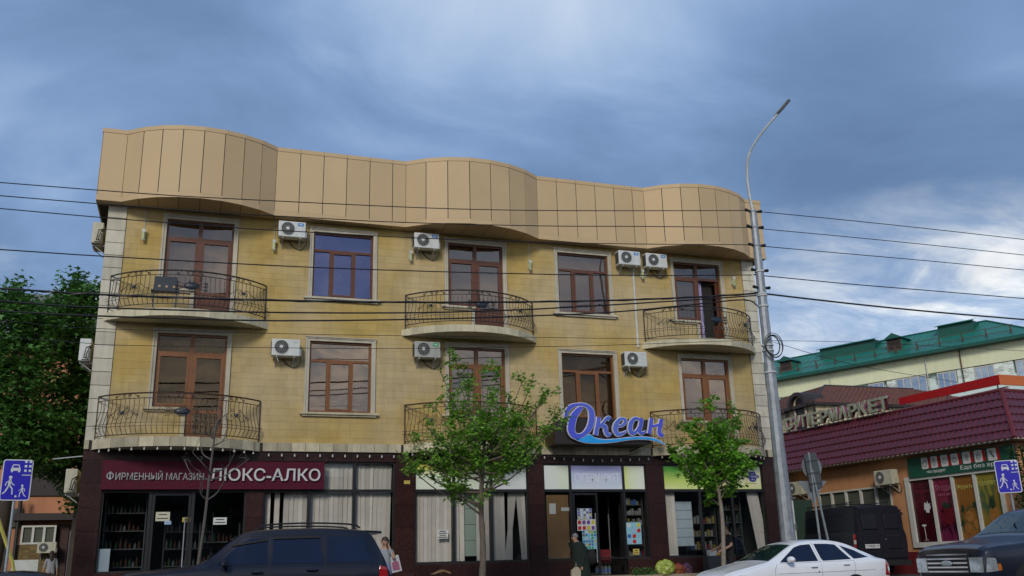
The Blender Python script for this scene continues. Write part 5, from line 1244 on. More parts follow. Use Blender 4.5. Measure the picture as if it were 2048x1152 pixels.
# ------------------------------------------------------------------ street lamp
mat('galvanised', (.30, .33, .36), .5, metal=.35, var=.25, scale=5, grime=.25); mat('galv_light', (.42, .46, .48), .45, metal=.3, var=.2); mat('band_white', (.55, .57, .58), .5); mat('insulator', (.012, .012, .014), .4)
PX, PY = 14.52, -5.0
sl_ = thing('street_lamp', 'tall grey tapered steel lamp post with curved arm and slim lamp head', 'street lamp', (PX, PY, .18))
m = M(); m.lathe([(.195, .17), (.18, 2.6), (.155, 4.5), (.13, 7), (.108, 9.2), (.095, 10.42)], 10, T(PX, PY, 0)); m.build('pole', 'galvanised', sl_)
m = M(); m.lathe([(.30, .17), (.30, .21), (.22, .22)], 10, T(PX, PY, 0)); m.build('base_plate', 'galvanised', sl_)
arm_px = [(1499, 419), (1497, 380), (1494, 340), (1497, 313), (1508, 288), (1528, 260), (1555, 228)]
pp_ = [aY(u, v, PY-.02*i*i) for i, (u, v) in enumerate(arm_px)]; pp_[0] = Vector((PX, PY, 10.3))
m = M(); m.tube(cr(pp_, 6), [.045]*20+[.038]*17, 8); m.build('arm', 'galv_light', sl_)
e0, e1 = pp_[-1], aY(1576, 203, PY-1.1); d = (e1-e0).normalized(); sd_ = Vector((0, 1, 0)).cross(d).normalized(); up_ = d.cross(sd_).normalized()
X = basis3(e0, d, Vector((0, 1, 0)), sd_ if sd_.z > 0 else -sd_); L_ = (e1-e0).length
m = M(); m.prism([(-.08, -.04), (.1, -.10), (L_, -.10), (L_+.04, -.05), (L_+.04, .05), (L_, .10), (.1, .10), (-.08, .04)], lambda a, b, c: X @ Vector((a, b, c)), -.03, .05); hd = m.build('lamp_head', 'galvanised', sl_)
m = M(); m.prism([(.14, -.075), (L_-.03, -.075), (L_-.03, .075), (.14, .075)], lambda a, b, c: X @ Vector((a, b, c)), -.036, -.031); m.build('lamp_lens', 'insulator', hd)
for z in (10.38, 9.90, 9.36, 8.6, 7.95, 7.9, 6.5, 6.35, 5.75, 7.6):
    r = .10+(10.4-z)*.0125; m = M(); m.lathe([(r+.012, z-.02), (r+.012, z+.02)], 12, T(PX, PY, 0)); m.build('clamp_band', 'band_white' if z < 9 else 'galvanised', sl_)
for z in (10.38, 9.90, 9.36, 8.62, 8.12):
    for g in (-1, 1):
        m = M(); m.tube([(PX+g*.08, PY, z), (PX+g*.24, PY-.02, z+.02)], [.03, .045], 6); m.sph((PX+g*.24, PY-.02, z+.02), .05, 6); m.build('insulator', 'insulator', sl_)
m = M(); m.tube([(PX+.22*cos(q), PY-.24, 6.45+.27*sin(q)) for q in [2*pi*i/24 for i in range(24)]], .018, 5, closed=True); m.tube([(PX+.02+.26*cos(q), PY-.27, 6.42+.31*sin(q)) for q in [2*pi*i/24 for i in range(24)]], .014, 5, closed=True)
m.tube([(PX+.03+.29*cos(q), PY-.25, 6.46+.33*sin(q)) for q in [2*pi*i/24 for i in range(24)]], .010, 5, closed=True)
tag(m.build('cable_coil', 'insulator'), 'coil of black cable hanging on the lamp post', 'cable coil')
# white cabinets behind the lamp post
t = thing('utility_cabinet', 'tall white utility cabinet in the alley behind the lamp post', 'cabinet', (19.0, 3, .4))
p0 = aY(1572, 1075, 2.5); p1 = aY(1588, 998, 2.5)
m = M(); m.box(p0.x-.9, p0.x+.45, 2.5, 3.2, .4, p1.z); m.build('body', 'lamp_white', t); m = M(); m.box(p0.x-.95, p0.x+.5, 2.42, 3.25, p1.z+.002, p1.z+.06); m.build('lid', 'steel', t)
m = M(); m.box(p0.x+.40, p0.x+.47, 2.47, 2.5, 1.9, 2.1); m.build('hinge', 'steel', t)
text_mesh('0', .12, .22, wallX(p0.x+.12, 2.495, 1.95), 'lettering', 'print_dark', t, .004)
mat('dark_green_board', (.02, .045, .03), .6)
m = M(); q0 = aY(1598, 1000, 3.4); m.box(q0.x-.4, q0.x+.55, 3.4, 3.6, .4, q0.z); tag(m.build('dark_panel', 'dark_green_board'), 'dark green panel between the white cabinet and the orange wall', 'panel')

# ------------------------------------------------------------------ overhead cables
CABLES = [
 ('upper thin cable crossing the tan fascia', .012, [(0, 365), (191, 380), (355, 391.7), (560, 402.4), (739, 411), (903, 417.6), (1080, 421), (1300, 421.5), (1496, 421)]),
 ('second thin cable crossing the tan fascia from the left', .012, [(0, 391.4), (191, 407), (420, 424), (646, 437), (810, 445), (1080, 451.8), (1300, 453), (1498, 455)]),
 ('third thin cable along the lower fascia edge', .012, [(0, 417), (191, 434), (317, 444), (470, 455.7), (560, 461), (755, 472), (886, 478), (1193, 487), (1502, 489.5)]),
 ('dark cable passing above the third floor railings', .014, [(0, 499), (208, 512.6), (560, 531.7), (800, 541), (1080, 548.4), (1300, 551), (1503, 550)]),
 ('thick twisted cable across the third floor railings', .024, [(0, 577), (150, 586.5), (320, 594), (560, 601), (813, 604.6), (1067, 603.7), (1250, 600), (1395, 594), (1512, 587)]),
 ('thick cable just below the twisted one', .019, [(0, 602), (150, 613), (350, 620), (560, 625), (813, 625.6), (1000, 621), (1150, 614), (1350, 602), (1513, 591)]),
 ('thick lowest cable crossing the third floor balcony slabs', .019, [(0, 622), (150, 630), (350, 637), (560, 641.5), (813, 639), (1000, 634), (1218, 624.8), (1387, 609), (1488, 599.6), (1516, 612)]),
 ('thin wire under the third floor balconies', .007, [(0, 640), (150, 655), (400, 663), (700, 670), (1100, 675), (1286, 677.6), (1516, 677)]),
 ('thin wire crossing the second floor window tops', .007, [(120, 682), (228, 690), (560, 695.6), (800, 697), (1100, 693), (1231, 690), (1400, 684), (1516, 680)]),
]
mat('cable_black', (.010, .010, .012), .5); mat('cable_blue', (.016, .02, .03), .5)
for lab, r, px in CABLES:
    P = [aY(u, v, PY) for u, v in px]; d0 = P[0]-P[1]; d0.normalize(); P = [P[0]+d0*6]+P
    m = M(); m.tube(cr(P, 4), r, 5)
    if r > .02: Q = cr(P, 14); m.tube([q+Vector((0, .02*sin(i*.8), .02*cos(i*.8))) for i, q in enumerate(Q)], r*.6, 4)
    tag(m.build('overhead_cable', 'cable_black'), lab, 'cable', 'overhead cables left of the lamp post')
CR = [('top cable leaving the lamp post to the right', .012, [(1502, 422), (1516, 423), (1700, 441), (1870, 459), (2048, 479)]),
 ('second cable leaving the lamp post to the right', .012, [(1503, 456), (1516, 457), (1700, 474), (1870, 491), (2048, 510)]),
 ('third cable leaving the lamp post to the right', .012, [(1505, 491), (1519, 492), (1700, 508), (1870, 523), (2048, 540)]),
 ('fourth cable leaving the lamp post to the right', .015, [(1512, 549), (1524, 551), (1700, 568), (1870, 582), (2048, 597)]),
 ('thick twisted cable leaving the lamp post to the right', .026, [(1515, 585), (1527, 587), (1700, 607), (1870, 624), (2048, 639)]),
 ('faint wire running right above the green roof', .007, [(1536, 681), (1700, 684), (1870, 692), (2048, 702)]),
 ('faint wire dropping from the lamp post towards the red strip', .007, [(1536, 681), (1640, 712), (1720, 732), (1800, 746), (1900, 762)])]
for lab, r, px in CR:
    P = [aY(u, v, PY) for u, v in px]; d0 = (P[-1]-P[-2]).normalized(); P = P+[P[-1]+d0*(5 if 'dropping' not in lab else .3)]
    m = M(); m.tube(cr(P, 5), r, 5); tag(m.build('overhead_cable', 'cable_black'), lab, 'cable', 'overhead cables right of the lamp post')

# ------------------------------------------------------------------ road signs
mat('sign_blue', (.018, .012, .42), .35, var=.05); mat('sign_white', (.62, .64, .68), .35); mat('sign_back', (.24, .27, .29), .5, metal=.3, var=.15, grime=.2); mat('sign_dark', (.085, .095, .095), .5, metal=.3, var=.2)
def zone_sign(X, H, label, poleh, pw=.03):
    t = local_thing('road_sign', label, 'road sign', X, 'blue residential zone signs')        # local: x right, y into the scene, z up; panel bottom at z=H
    W, Hh = .60, .90
    def rr(w_, h, r, cx=0, cz=0):
        o = []
        for ax, az, q0 in ((w_/2-r, h/2-r, 0), (-w_/2+r, h/2-r, pi/2), (-w_/2+r, -h/2+r, pi), (w_/2-r, -h/2+r, 3*pi/2)):
            o += [(cx+ax+r*cos(q0+pi/2*k/4), cz+az+r*sin(q0+pi/2*k/4)) for k in range(5)]
        return o
    f = lambda a, b, d: (a, -d, b+H+Hh/2)
    m = M(); m.prism(rr(W, Hh, .06), f, .0, .012); p = m.build('panel', 'sign_white', t)
    m = M(); m.prism(rr(W-.045, Hh-.045, .045), f, .013, .016); m.build('blue_face', 'sign_blue', p)
    def q(name, pl, o=.017, mm='sign_white'): 
        m = M(); m.prism(pl, f, o, o+.003); m.build(name, mm, p)
    # car
    m = M(); m.prism([(-.14, .20), (-.13, .26), (-.10, .34), (.02, .34), (.05, .26), (.06, .20)], f, .017, .020); m.prism([(-.13, .17), (-.09, .17), (-.09, .20), (-.13, .20)], f, .017, .020); m.prism([(.01, .17), (.05, .17), (.05, .20), (.01, .20)], f, .017, .020); m.build('car_symbol', 'sign_white', p)
    q('car_symbol', [(-.105, .27), (-.085, .32), (.005, .32), (.025, .27)], .0205, 'sign_blue')
    # house
    m = M(); m.prism([(.09, .10), (.278, .10), (.278, .425), (.26, .425), (.26, .115), (.105, .115), (.105, .425), (.09, .425)][:4], f, .017, .020); m.build('house_symbol', 'sign_white', p)
    m = M(); m.prism([(.105, .118), (.278, .118), (.278, .425), (.105, .425)], f, .0203, .022); m.build('house_symbol', 'sign_blue', p)
    for a, b in ((.13, .18), (.13, .28), (.13, .38), (.22, .18), (.22, .28), (.22, .38)):
        q('house_symbol', [(a, b), (a+.05, b), (a+.05, b+.05), (a, b+.05)], .0222)
    # adult and child
    def fig(cx, cz, s, k):
        m = M(); m.sph((cx+.0*s, -.020, cz+H+Hh/2+.30*s), (.045*s, .003, .045*s), 10)
        for a, b, r in ((( .0, .25), (-.02, .08), .045), ((-.02, .08), (-.10, -.10), .026), ((-.10, -.10), (-.17, -.16), .022), ((-.01, .09), (.07, -.02), .026), ((.07, -.02), (.08, -.18), .022), ((.0, .22), (-.10, .15), .018), ((-.10, .15), (-.11, .06), .016), ((.0, .22), (.06, .12), .018), ((.06, .12), (.12, .08), .016)):
            P = [(cx+k*p[0]*s, p[1]*s+cz) for p in (a, b)]; d = Vector((P[1][0]-P[0][0], P[1][1]-P[0][1])).normalized(); n_ = Vector((-d.y, d.x))*r*s*.72
            m.prism([(P[0][0]+n_.x, P[0][1]+n_.y), (P[1][0]+n_.x, P[1][1]+n_.y), (P[1][0]-n_.x, P[1][1]-n_.y), (P[0][0]-n_.x, P[0][1]-n_.y)], f, .017, .021)
        m.build('figure_symbol', 'sign_white', p)
    fig(-.12, -.18, .78, 1); fig(.13, -.28, .52, -1)
    m = M(); m.sph((.02, -.02, -.36+H+Hh/2), (.024, .004, .024), 8); m.build('ball_symbol', 'sign_white', p)
    m = M(); m.tube([(0, .035, 0), (0, .035, poleh)], pw, 8); m.build('post', 'galvanised', t)
def facing(x, y, z=0, tilt=0., yaw=None):
    a = atan2(x-CAM.x, y-CAM.y) if yaw is None else yaw; return T(x, y, z) @ RZ(-a) @ Matrix.Rotation(tilt, 4, 'Y')
# left sign close to the camera, right sign across the side street
def place_sign(u0, v0, u1, v1, Y):
    p = aY((u0+u1)/2, v1, Y); q = aY((u0+u1)/2, v0, Y); return p, q
dist = 1855*.90/79.
c = ray(33, 960); c = c/c.dot(FW); P = CAM+c*dist*.98
zone_sign(facing(P.x, P.y, 0, 0.), P.z-.45, 'blue residential zone road sign at the left edge near the orange house', P.z+.4)
dist = 1855*.90/64.; c = ray(2016, 953); c = c/c.dot(FW); P = CAM+c*dist
zone_sign(facing(P.x, P.y, .2, 0., yaw=radians(46)), P.z-.45-.2, 'blue residential zone road sign at the right edge before the poster window', P.z)
# signs seen from behind
t = thing('road_sign_cluster', 'grey backs of round, triangular and rectangular road signs on two posts before the van', 'road sign', (18.4, -2.2, .3))
YB = -2.2
def bp(u, v, o=0.): p = aY(u, v, YB-o); return (p.x, p.y, p.z)
c0_ = bp(1623, 934, .0); m = M(); m.lathe([(.345, 0), (.35, .006), (.35, .012)], 28, basis3(c0_, (1, 0, 0), (0, 0, 1), (0, -1, 0))); rd = m.build('round_panel', 'sign_back', t)
m = M(); tp = [bp(1597, 962, .03), bp(1653, 962, .03), bp(1626, 1005, .03)]; m.add([tp[0], tp[1], tp[2]]+[(a, b+.012, c) for a, b, c in tp], [(0, 1, 2), (5, 4, 3), (0, 3, 4, 1), (1, 4, 5, 2), (2, 5, 3, 0)]); m.build('triangle_panel', 'sign_back', t)
m = M(); tq = [bp(1608, 909, .16), bp(1632, 905, .06), bp(1646, 974, .06), bp(1622, 979, .16)]; m.add(tq+[(a, b+.015, c) for a, b, c in tq], [(0, 3, 2, 1), (4, 5, 6, 7), (0, 1, 5, 4), (1, 2, 6, 5), (2, 3, 7, 6), (3, 0, 4, 7)]); rb_ = m.build('rectangle_panel', 'sign_dark', t)
m = M()
for k in (.2, .55, .85):
    a = Vector(tq[0]).lerp(Vector(tq[3]), k); b = Vector(tq[1]).lerp(Vector(tq[2]), k); m.tube([a+Vector((0, -.02, 0)), b+Vector((0, -.02, 0))], .02, 4)
m.build('brace', 'sign_dark', rb_)
m = M(); g0_, g1_ = aY(1640, 1080, YB-.12), aY(1617, 905, YB-.12); dd = (g1_-g0_)/(g1_.z-g0_.z); m.tube([g0_-dd*(g0_.z-.25), g1_], .035, 8); m.build('post', 'sign_back', t)
m = M(); g0_, g1_ = aY(1656, 1080, YB-.10), aY(1624, 940, YB-.10); dd = (g1_-g0_)/(g1_.z-g0_.z); m.tube([g0_-dd*(g0_.z-.25), g1_], .035, 8); m.build('leaning_post', 'sign_back', t)
# ------------------------------------------------------------------ trees
mat('bark', (.13, .105, .08), .9, var=.25, scale=12, bump=.4, bscale=40); mat('bark_pale', (.24, .20, .165), .85, var=.2, scale=12, bump=.3, bscale=40); mat('bark_grey', (.10, .088, .078), .9, var=.25, scale=12, bump=.3, bscale=40); mat('bark_dark', (.05, .04, .03), .9, var=.2)
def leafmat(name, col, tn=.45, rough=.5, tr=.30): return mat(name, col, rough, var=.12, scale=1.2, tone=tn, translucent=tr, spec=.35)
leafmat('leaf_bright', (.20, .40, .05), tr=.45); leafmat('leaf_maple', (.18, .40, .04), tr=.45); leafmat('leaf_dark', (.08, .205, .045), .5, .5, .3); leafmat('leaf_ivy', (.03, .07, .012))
LEAF = [(0, 0), (.30, .12), (.50, .42), (.22, .45), (.30, .80), (0, 1.0), (-.30, .80), (-.22, .45), (-.50, .42), (-.30, .12)]
LEAF3 = [(0, 0), (.42, .38), (.16, .5), (0, 1), (-.16, .5), (-.42, .38)]
class Leaves:
    def __init__(s, seed): s.r = random.Random(seed); s.v = []; s.f = []; s.t = []
    def leaf(s, p, size, d=None, shape=LEAF3, tn=None, droop=.25):
        r = s.r
        up = Vector((r.gauss(0, .55), r.gauss(0, .55), 1)).normalized()
        d = Vector((r.gauss(0, 1), r.gauss(0, 1), r.gauss(-droop, .5))) if d is None else d
        d = (d-up*d.dot(up))
        if d.length < 1e-4: d = up.orthogonal()
        d.normalize(); sd_ = up.cross(d); b = len(s.v)
        for i, (a, c) in enumerate(shape):
            q = p+sd_*(a*size)+d*(c*size)-up*(abs(a)*size*.25+c*c*size*.18); s.v.append((q.x, q.y, q.z))
        s.f.append(tuple(range(b, b+len(shape)))); s.t.append(r.uniform(-1, 1) if tn is None else tn)
    def build(s, name, mm, parent):
        m = M(); m.v = s.v; m.f = s.f; m.t = s.t; return m.build(name, mm, parent)
def street_tree(name_label, base, trunk_top, tips, trunk_r, leafm, barkm, seed, size=.12, per=26, shoots=5, spread=.42, bare=False, tspline=None, upw=.5, shape=LEAF3):
    t = thing('street_tree', name_label, 'tree', base); r = random.Random(seed); B = Vector(base); TT = Vector(trunk_top)
    mid = tspline or [B.lerp(TT, .35)+Vector((.04, .02, 0)), B.lerp(TT, .7)-Vector((.03, 0, 0))]
    P = cr([B]+[Vector(q) for q in mid]+[TT], 8); m = M(); m.tube(P, [trunk_r*(1-.45*i/(len(P)-1))*(1+.05*sin(i*1.7)) for i in range(len(P))], 9); m.build('trunk', barkm, t, smooth=True)
    br = M(); LV = Leaves(seed+1); zlo = TT.z
    for tip in tips:
        tip = Vector(tip); k = r.uniform(.55, 1.0); st = P[int((len(P)-1)*k)] if tip.z < TT.z+.6 else TT
        if tip.z < TT.z: st = P[int((len(P)-1)*r.uniform(.75, .95))]
        if bare: st = min(P, key=lambda q: abs(q.z-(tip.z-.45)))
        md = st.lerp(tip, .5)+Vector((r.uniform(-.1, .1), r.uniform(-.1, .1), -.12*(tip-st).length*(1 if tip.z > st.z else -.8)))
        C = cr([st, md, tip], 7); br.tube(C, [trunk_r*(.42 if bare else .27)*(1-.86*i/(len(C)-1))+.004 for i in range(len(C))], 6)
        for sidx in range(shoots):
            c = C[int(len(C)*r.uniform(.35, .98)) if sidx else -1]; dr = Vector((r.gauss(0, .6), r.gauss(0, .6), r.gauss(upw, .45))).normalized(); L_ = r.uniform(.5, 1.25)*spread
            e = c+dr*L_+Vector((0, 0, .05)); br.tube([c, c.lerp(e, .5)+Vector((r.uniform(-.03, .03), 0, .02)), e], [.008, .006, .003], 4)
            if bare: 
                e2 = e+Vector((r.uniform(-.3, .3), r.uniform(-.2, .2), r.uniform(-.1, .3))); br.tube([e, e2], [.003, .002], 3); continue
            base_t = r.uniform(-.5, .6)
            for q in range(per):
                f = r.random()**.8; p = c.lerp(e, f)+Vector((r.gauss(0, .055), r.gauss(0, .055), r.gauss(0, .045))); LV.leaf(p, size*r.uniform(.6, 1.2), shape=shape, tn=max(-1, min(1, base_t+r.uniform(-.45, .45))))
    br.build('branches', barkm, t)
    if not bare: LV.build('crown', leafm, t)['kind'] = 'stuff'
    return t
TY = -4.9
def tp_(lst, Y, r, dy=.9): return [aY(u, v, Y+r.uniform(-dy, dy)) for u, v in lst]
r_ = random.Random(5)
b_ = aY(961, 1152, TY); tt_ = aY(966, 925, TY)
tips1 = tp_([(912, 722), (880, 742), (935, 735), (965, 745), (995, 752), (1045, 762), (1062, 772), (1100, 785), (1118, 825), (1128, 840), (1085, 800), (1020, 790), (975, 780), (930, 775), (895, 790), (870, 812), (850, 850), (838, 880), (820, 905), (806, 925), (835, 940), (872, 915), (905, 880), (940, 850), (985, 840), (1025, 845), (1065, 850), (1095, 870), (1080, 905), (1050, 925), (1015, 930), (1000, 895), (950, 905), (905, 925), (870, 890), (900, 845), (950, 820), (1000, 815), (1050, 820), (1020, 880), (1110, 850), (915, 905), (855, 925), (1035, 905)], TY, r_)
street_tree('young green plane tree in the centre in front of the shop windows', (b_.x, TY, .17), tt_, tips1, .085, 'leaf_bright', 'bark', 21, size=.11, per=26, shoots=9, spread=.34)
b_ = aY(1441, 1110, TY); tt_ = aY(1430, 955, TY)
tips2 = tp_([(1405, 815), (1425, 805), (1400, 840), (1380, 850), (1465, 825), (1475, 845), (1420, 850), (1440, 865), (1365, 880), (1350, 900), (1395, 890), (1425, 895), (1460, 880), (1490, 885), (1505, 905), (1480, 915), (1450, 915), (1415, 920), (1380, 920), (1375, 940), (1410, 948), (1445, 945), (1470, 935), (1500, 925), (1358, 915), (1440, 840), (1400, 870), (1470, 900), (1430, 940), (1395, 958), (1470, 955)], TY, r_, .7)
street_tree('smaller bright green maple tree left of the lamp post', (b_.x, TY, .17), tt_, tips2, .062, 'leaf_maple', 'bark_pale', 22, size=.11, per=26, shoots=7, spread=.30, upw=.1, shape=LEAF, tspline=[aY(1446, 1060, TY), aY(1440, 1000, TY)])
b_ = aY(398, 1130, TY); tt_ = aY(432, 850, TY)
tips3 = tp_([(438, 800), (445, 822), (368, 920), (385, 905), (470, 905), (498, 918), (455, 862), (412, 832), (400, 880), (405, 950), (452, 955), (425, 812)], TY, r_, .5)
street_tree('thin leafless grey street tree in front of the burgundy sign', (b_.x-.1, TY, .17), tt_, tips3, .036, 'leaf_bright', 'bark_grey', 23, bare=True, shoots=2, spread=.22, tspline=[aY(408, 1050, TY), aY(418, 960, TY)])
# big trees at the left
def big_tree(label, base, blobs, leafm, seed, n, size, trunk_r=.3, group=None):
    t = thing('leafy_tree', label, 'tree', base, group); r = random.Random(seed); B = Vector(base); m = M(); top = max(blobs, key=lambda b: b[0][2])[0]
    C = cr([B, B.lerp(Vector(top), .5)+Vector((.3, .2, 0)), Vector(top)], 8); m.tube(C, [trunk_r*(1-.85*i/(len(C)-1)) for i in range(len(C))], 9); m.build('trunk', 'bark_dark', t, smooth=True)
    m = M()
    for c, rad in blobs:
        c = Vector(c); s = C[min(len(C)-1, max(2, int(len(C)*(c.z-B.z)/(top[2]-B.z)*.7)))]; m.tube(cr([s, s.lerp(c, .5)+Vector((0, 0, .3)), c], 5), [.10-.008*i for i in range(11)], 5)
    m.build('branches', 'bark_dark', t)
    LV = Leaves(seed+9); tot = sum(b[1][0]*b[1][2] for b in blobs)
    for c, rad in blobs:
        c = Vector(c); k = int(n*rad[0]*rad[2]/tot/22)
        for i in range(k):
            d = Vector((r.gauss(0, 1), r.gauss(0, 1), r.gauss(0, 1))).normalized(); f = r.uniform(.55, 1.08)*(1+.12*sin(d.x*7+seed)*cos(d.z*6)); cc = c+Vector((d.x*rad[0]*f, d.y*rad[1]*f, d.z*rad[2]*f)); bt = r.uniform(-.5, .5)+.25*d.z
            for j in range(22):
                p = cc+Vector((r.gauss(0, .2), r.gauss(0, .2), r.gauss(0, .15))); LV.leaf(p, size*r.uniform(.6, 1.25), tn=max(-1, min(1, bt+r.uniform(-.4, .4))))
    LV.build('crown', leafm, t)['kind'] = 'stuff'
    return t
def bl(u, v, Y, ru, rv, rd=None):
    p = aY(u, v, Y); s = (p-CAM).dot(FW)/FPX; return (tuple(p), (ru*s, rd or ru*s, rv*s))
TYb = 9.
base = aY(150, 1150, TYb)
b1 = [bl(155, 565, TYb, 26, 26), bl(150, 610, TYb, 52, 35), bl(185, 600, TYb, 25, 30), bl(125, 650, TYb, 70, 42), bl(165, 690, TYb, 62, 45), bl(110, 740, TYb, 75, 50), bl(160, 790, TYb, 60, 50), bl(120, 850, TYb, 70, 50), bl(160, 890, TYb, 55, 45), bl(95, 915, TYb, 60, 36), bl(150, 950, TYb, 38, 30), bl(155, 1000, TYb, 22, 30)]
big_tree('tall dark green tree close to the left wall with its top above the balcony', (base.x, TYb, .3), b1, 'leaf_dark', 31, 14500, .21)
TYc = 7.
base = aY(-25, 1150, TYc)
b2 = [bl(40, 590, TYc, 40, 28), bl(20, 640, TYc, 60, 45), bl(70, 650, TYc, 45, 40), bl(30, 710, TYc, 75, 50), bl(20, 780, TYc, 80, 55), bl(60, 850, TYc, 70, 55), bl(0, 870, TYc, 70, 50), bl(-60, 760, TYc, 70, 100), bl(50, 905, TYc, 70, 30)]
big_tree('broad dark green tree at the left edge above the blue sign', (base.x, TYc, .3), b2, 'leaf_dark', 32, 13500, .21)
# creeper at the far right under the maroon eave
t = thing('climbing_plant', 'dark creeper with yellow green leaves at the right edge beside the poster windows', 'plant', RP(-4.6, .3, .3)); LV = Leaves(77); r = random.Random(3)
for i in range(900):
    s = r.uniform(-5.6, -4.28); z = r.uniform(1.2, 4.0); p = Vector(RP(s, z, .15+.3*r.random()+(.25 if s < -4.5 else 0))); LV.leaf(p, .16*r.uniform(.6, 1.2))
LV.build('foliage', 'leaf_ivy', t)['kind'] = 'stuff'
m = M(); m.tube([RP(-4.7, .2, .3), RP(-4.8, 2, .35), RP(-4.7, 3.9, .3)], .03, 5); m.build('stem', 'bark_dark', t)
# trees and houses across the road, behind the camera: they stand there and show up in glass and paint
src = big_tree('leafy street tree across the road reflected in the shop windows, leftmost', (-14, -46, 0), [((-14, -46, 9.5), (2.6, 2.6, 2.2)), ((-15.5, -46, 7.2), (3, 3, 2.4)), ((-12.2, -46, 6.8), (3, 3, 2.4)), ((-14, -45.5, 5), (3.4, 3, 2))], 'leaf_dark', 41, 5000, .42)
for i, (dx, dy, sc, rz) in enumerate(((9, 1, .9, .5), (19, -1, 1.05, 1.9), (28, .5, .85, 2.8), (38, -1, 1.0, 4.0), (49, 0, .95, 5.1), (-12, 0, 1.1, .8))):
    X = T(-14+dx, -46+dy, 0) @ RZ(rz) @ Matrix.Scale(sc, 4) ; c = copy_tree(src, X, 'leafy street tree across the road reflected in the shop windows, number %s from the left' % ['two', 'three', 'four', 'five', 'six', 'seven'][i])
    c['group'] = 'trees across the road'
src['group'] = 'trees across the road'
for o in [o for o in bpy.data.objects if o.get('group') == 'trees across the road']: o['label'] = 'leafy street tree across the road, reflected in windows'
t = thing('house_across_road', 'plain plastered house row across the road behind the camera', 'house', (0, -62, 0)); m = M(); m.box(-60, 70, -75, -60, 0, 6.5); m.build('wall', 'far_render', t); m = M(); m.prism([(-62, 6.5), (72, 6.5), (66, 9), (-56, 9)], lambda a, b, d: (a, d, b), -76, -59.3); m.build('roof', 'grey_roof', t)

# ------------------------------------------------------------------ cars
def car_mat(name, col, metal=.3, rough=.28, coat=.9): return mat(name, col, rough, metal=metal, var=.05, scale=1.5, coat=coat, crough=.14, spec=.5 if coat > .5 else .25)
car_mat('paint_navy', (.006, .008, .020), .1, .4, .45); car_mat('paint_white', (.80, .82, .86), .0, .3); car_mat('paint_van', (.010, .010, .017), .0, .5, .15); car_mat('paint_dark', (.007, .009, .022), .2, .35, .6)
mat('rubber', (.012, .012, .012), .8); mat('plastic_black', (.015, .015, .016), .5); mat('chrome', (.6, .6, .6), .15, metal=1., var=.05); mat('lens_red', (.35, .008, .010), .15, coat=.8, var=.1); mat('lens_clear', (.45, .50, .52), .1, metal=.5, coat=.8, var=.3, scale=20); mat('lens_orange', (.5, .14, .02), .2); mat('plate_white', (.6, .6, .6), .4)
glass('car_glass', .16, (.10, .12, .16), (.26, .30, .42)); glass('car_glass_clear', .12, (.35, .42, .40), (.45, .55, .60))
def lerp(a, b, t): return a+(b-a)*t
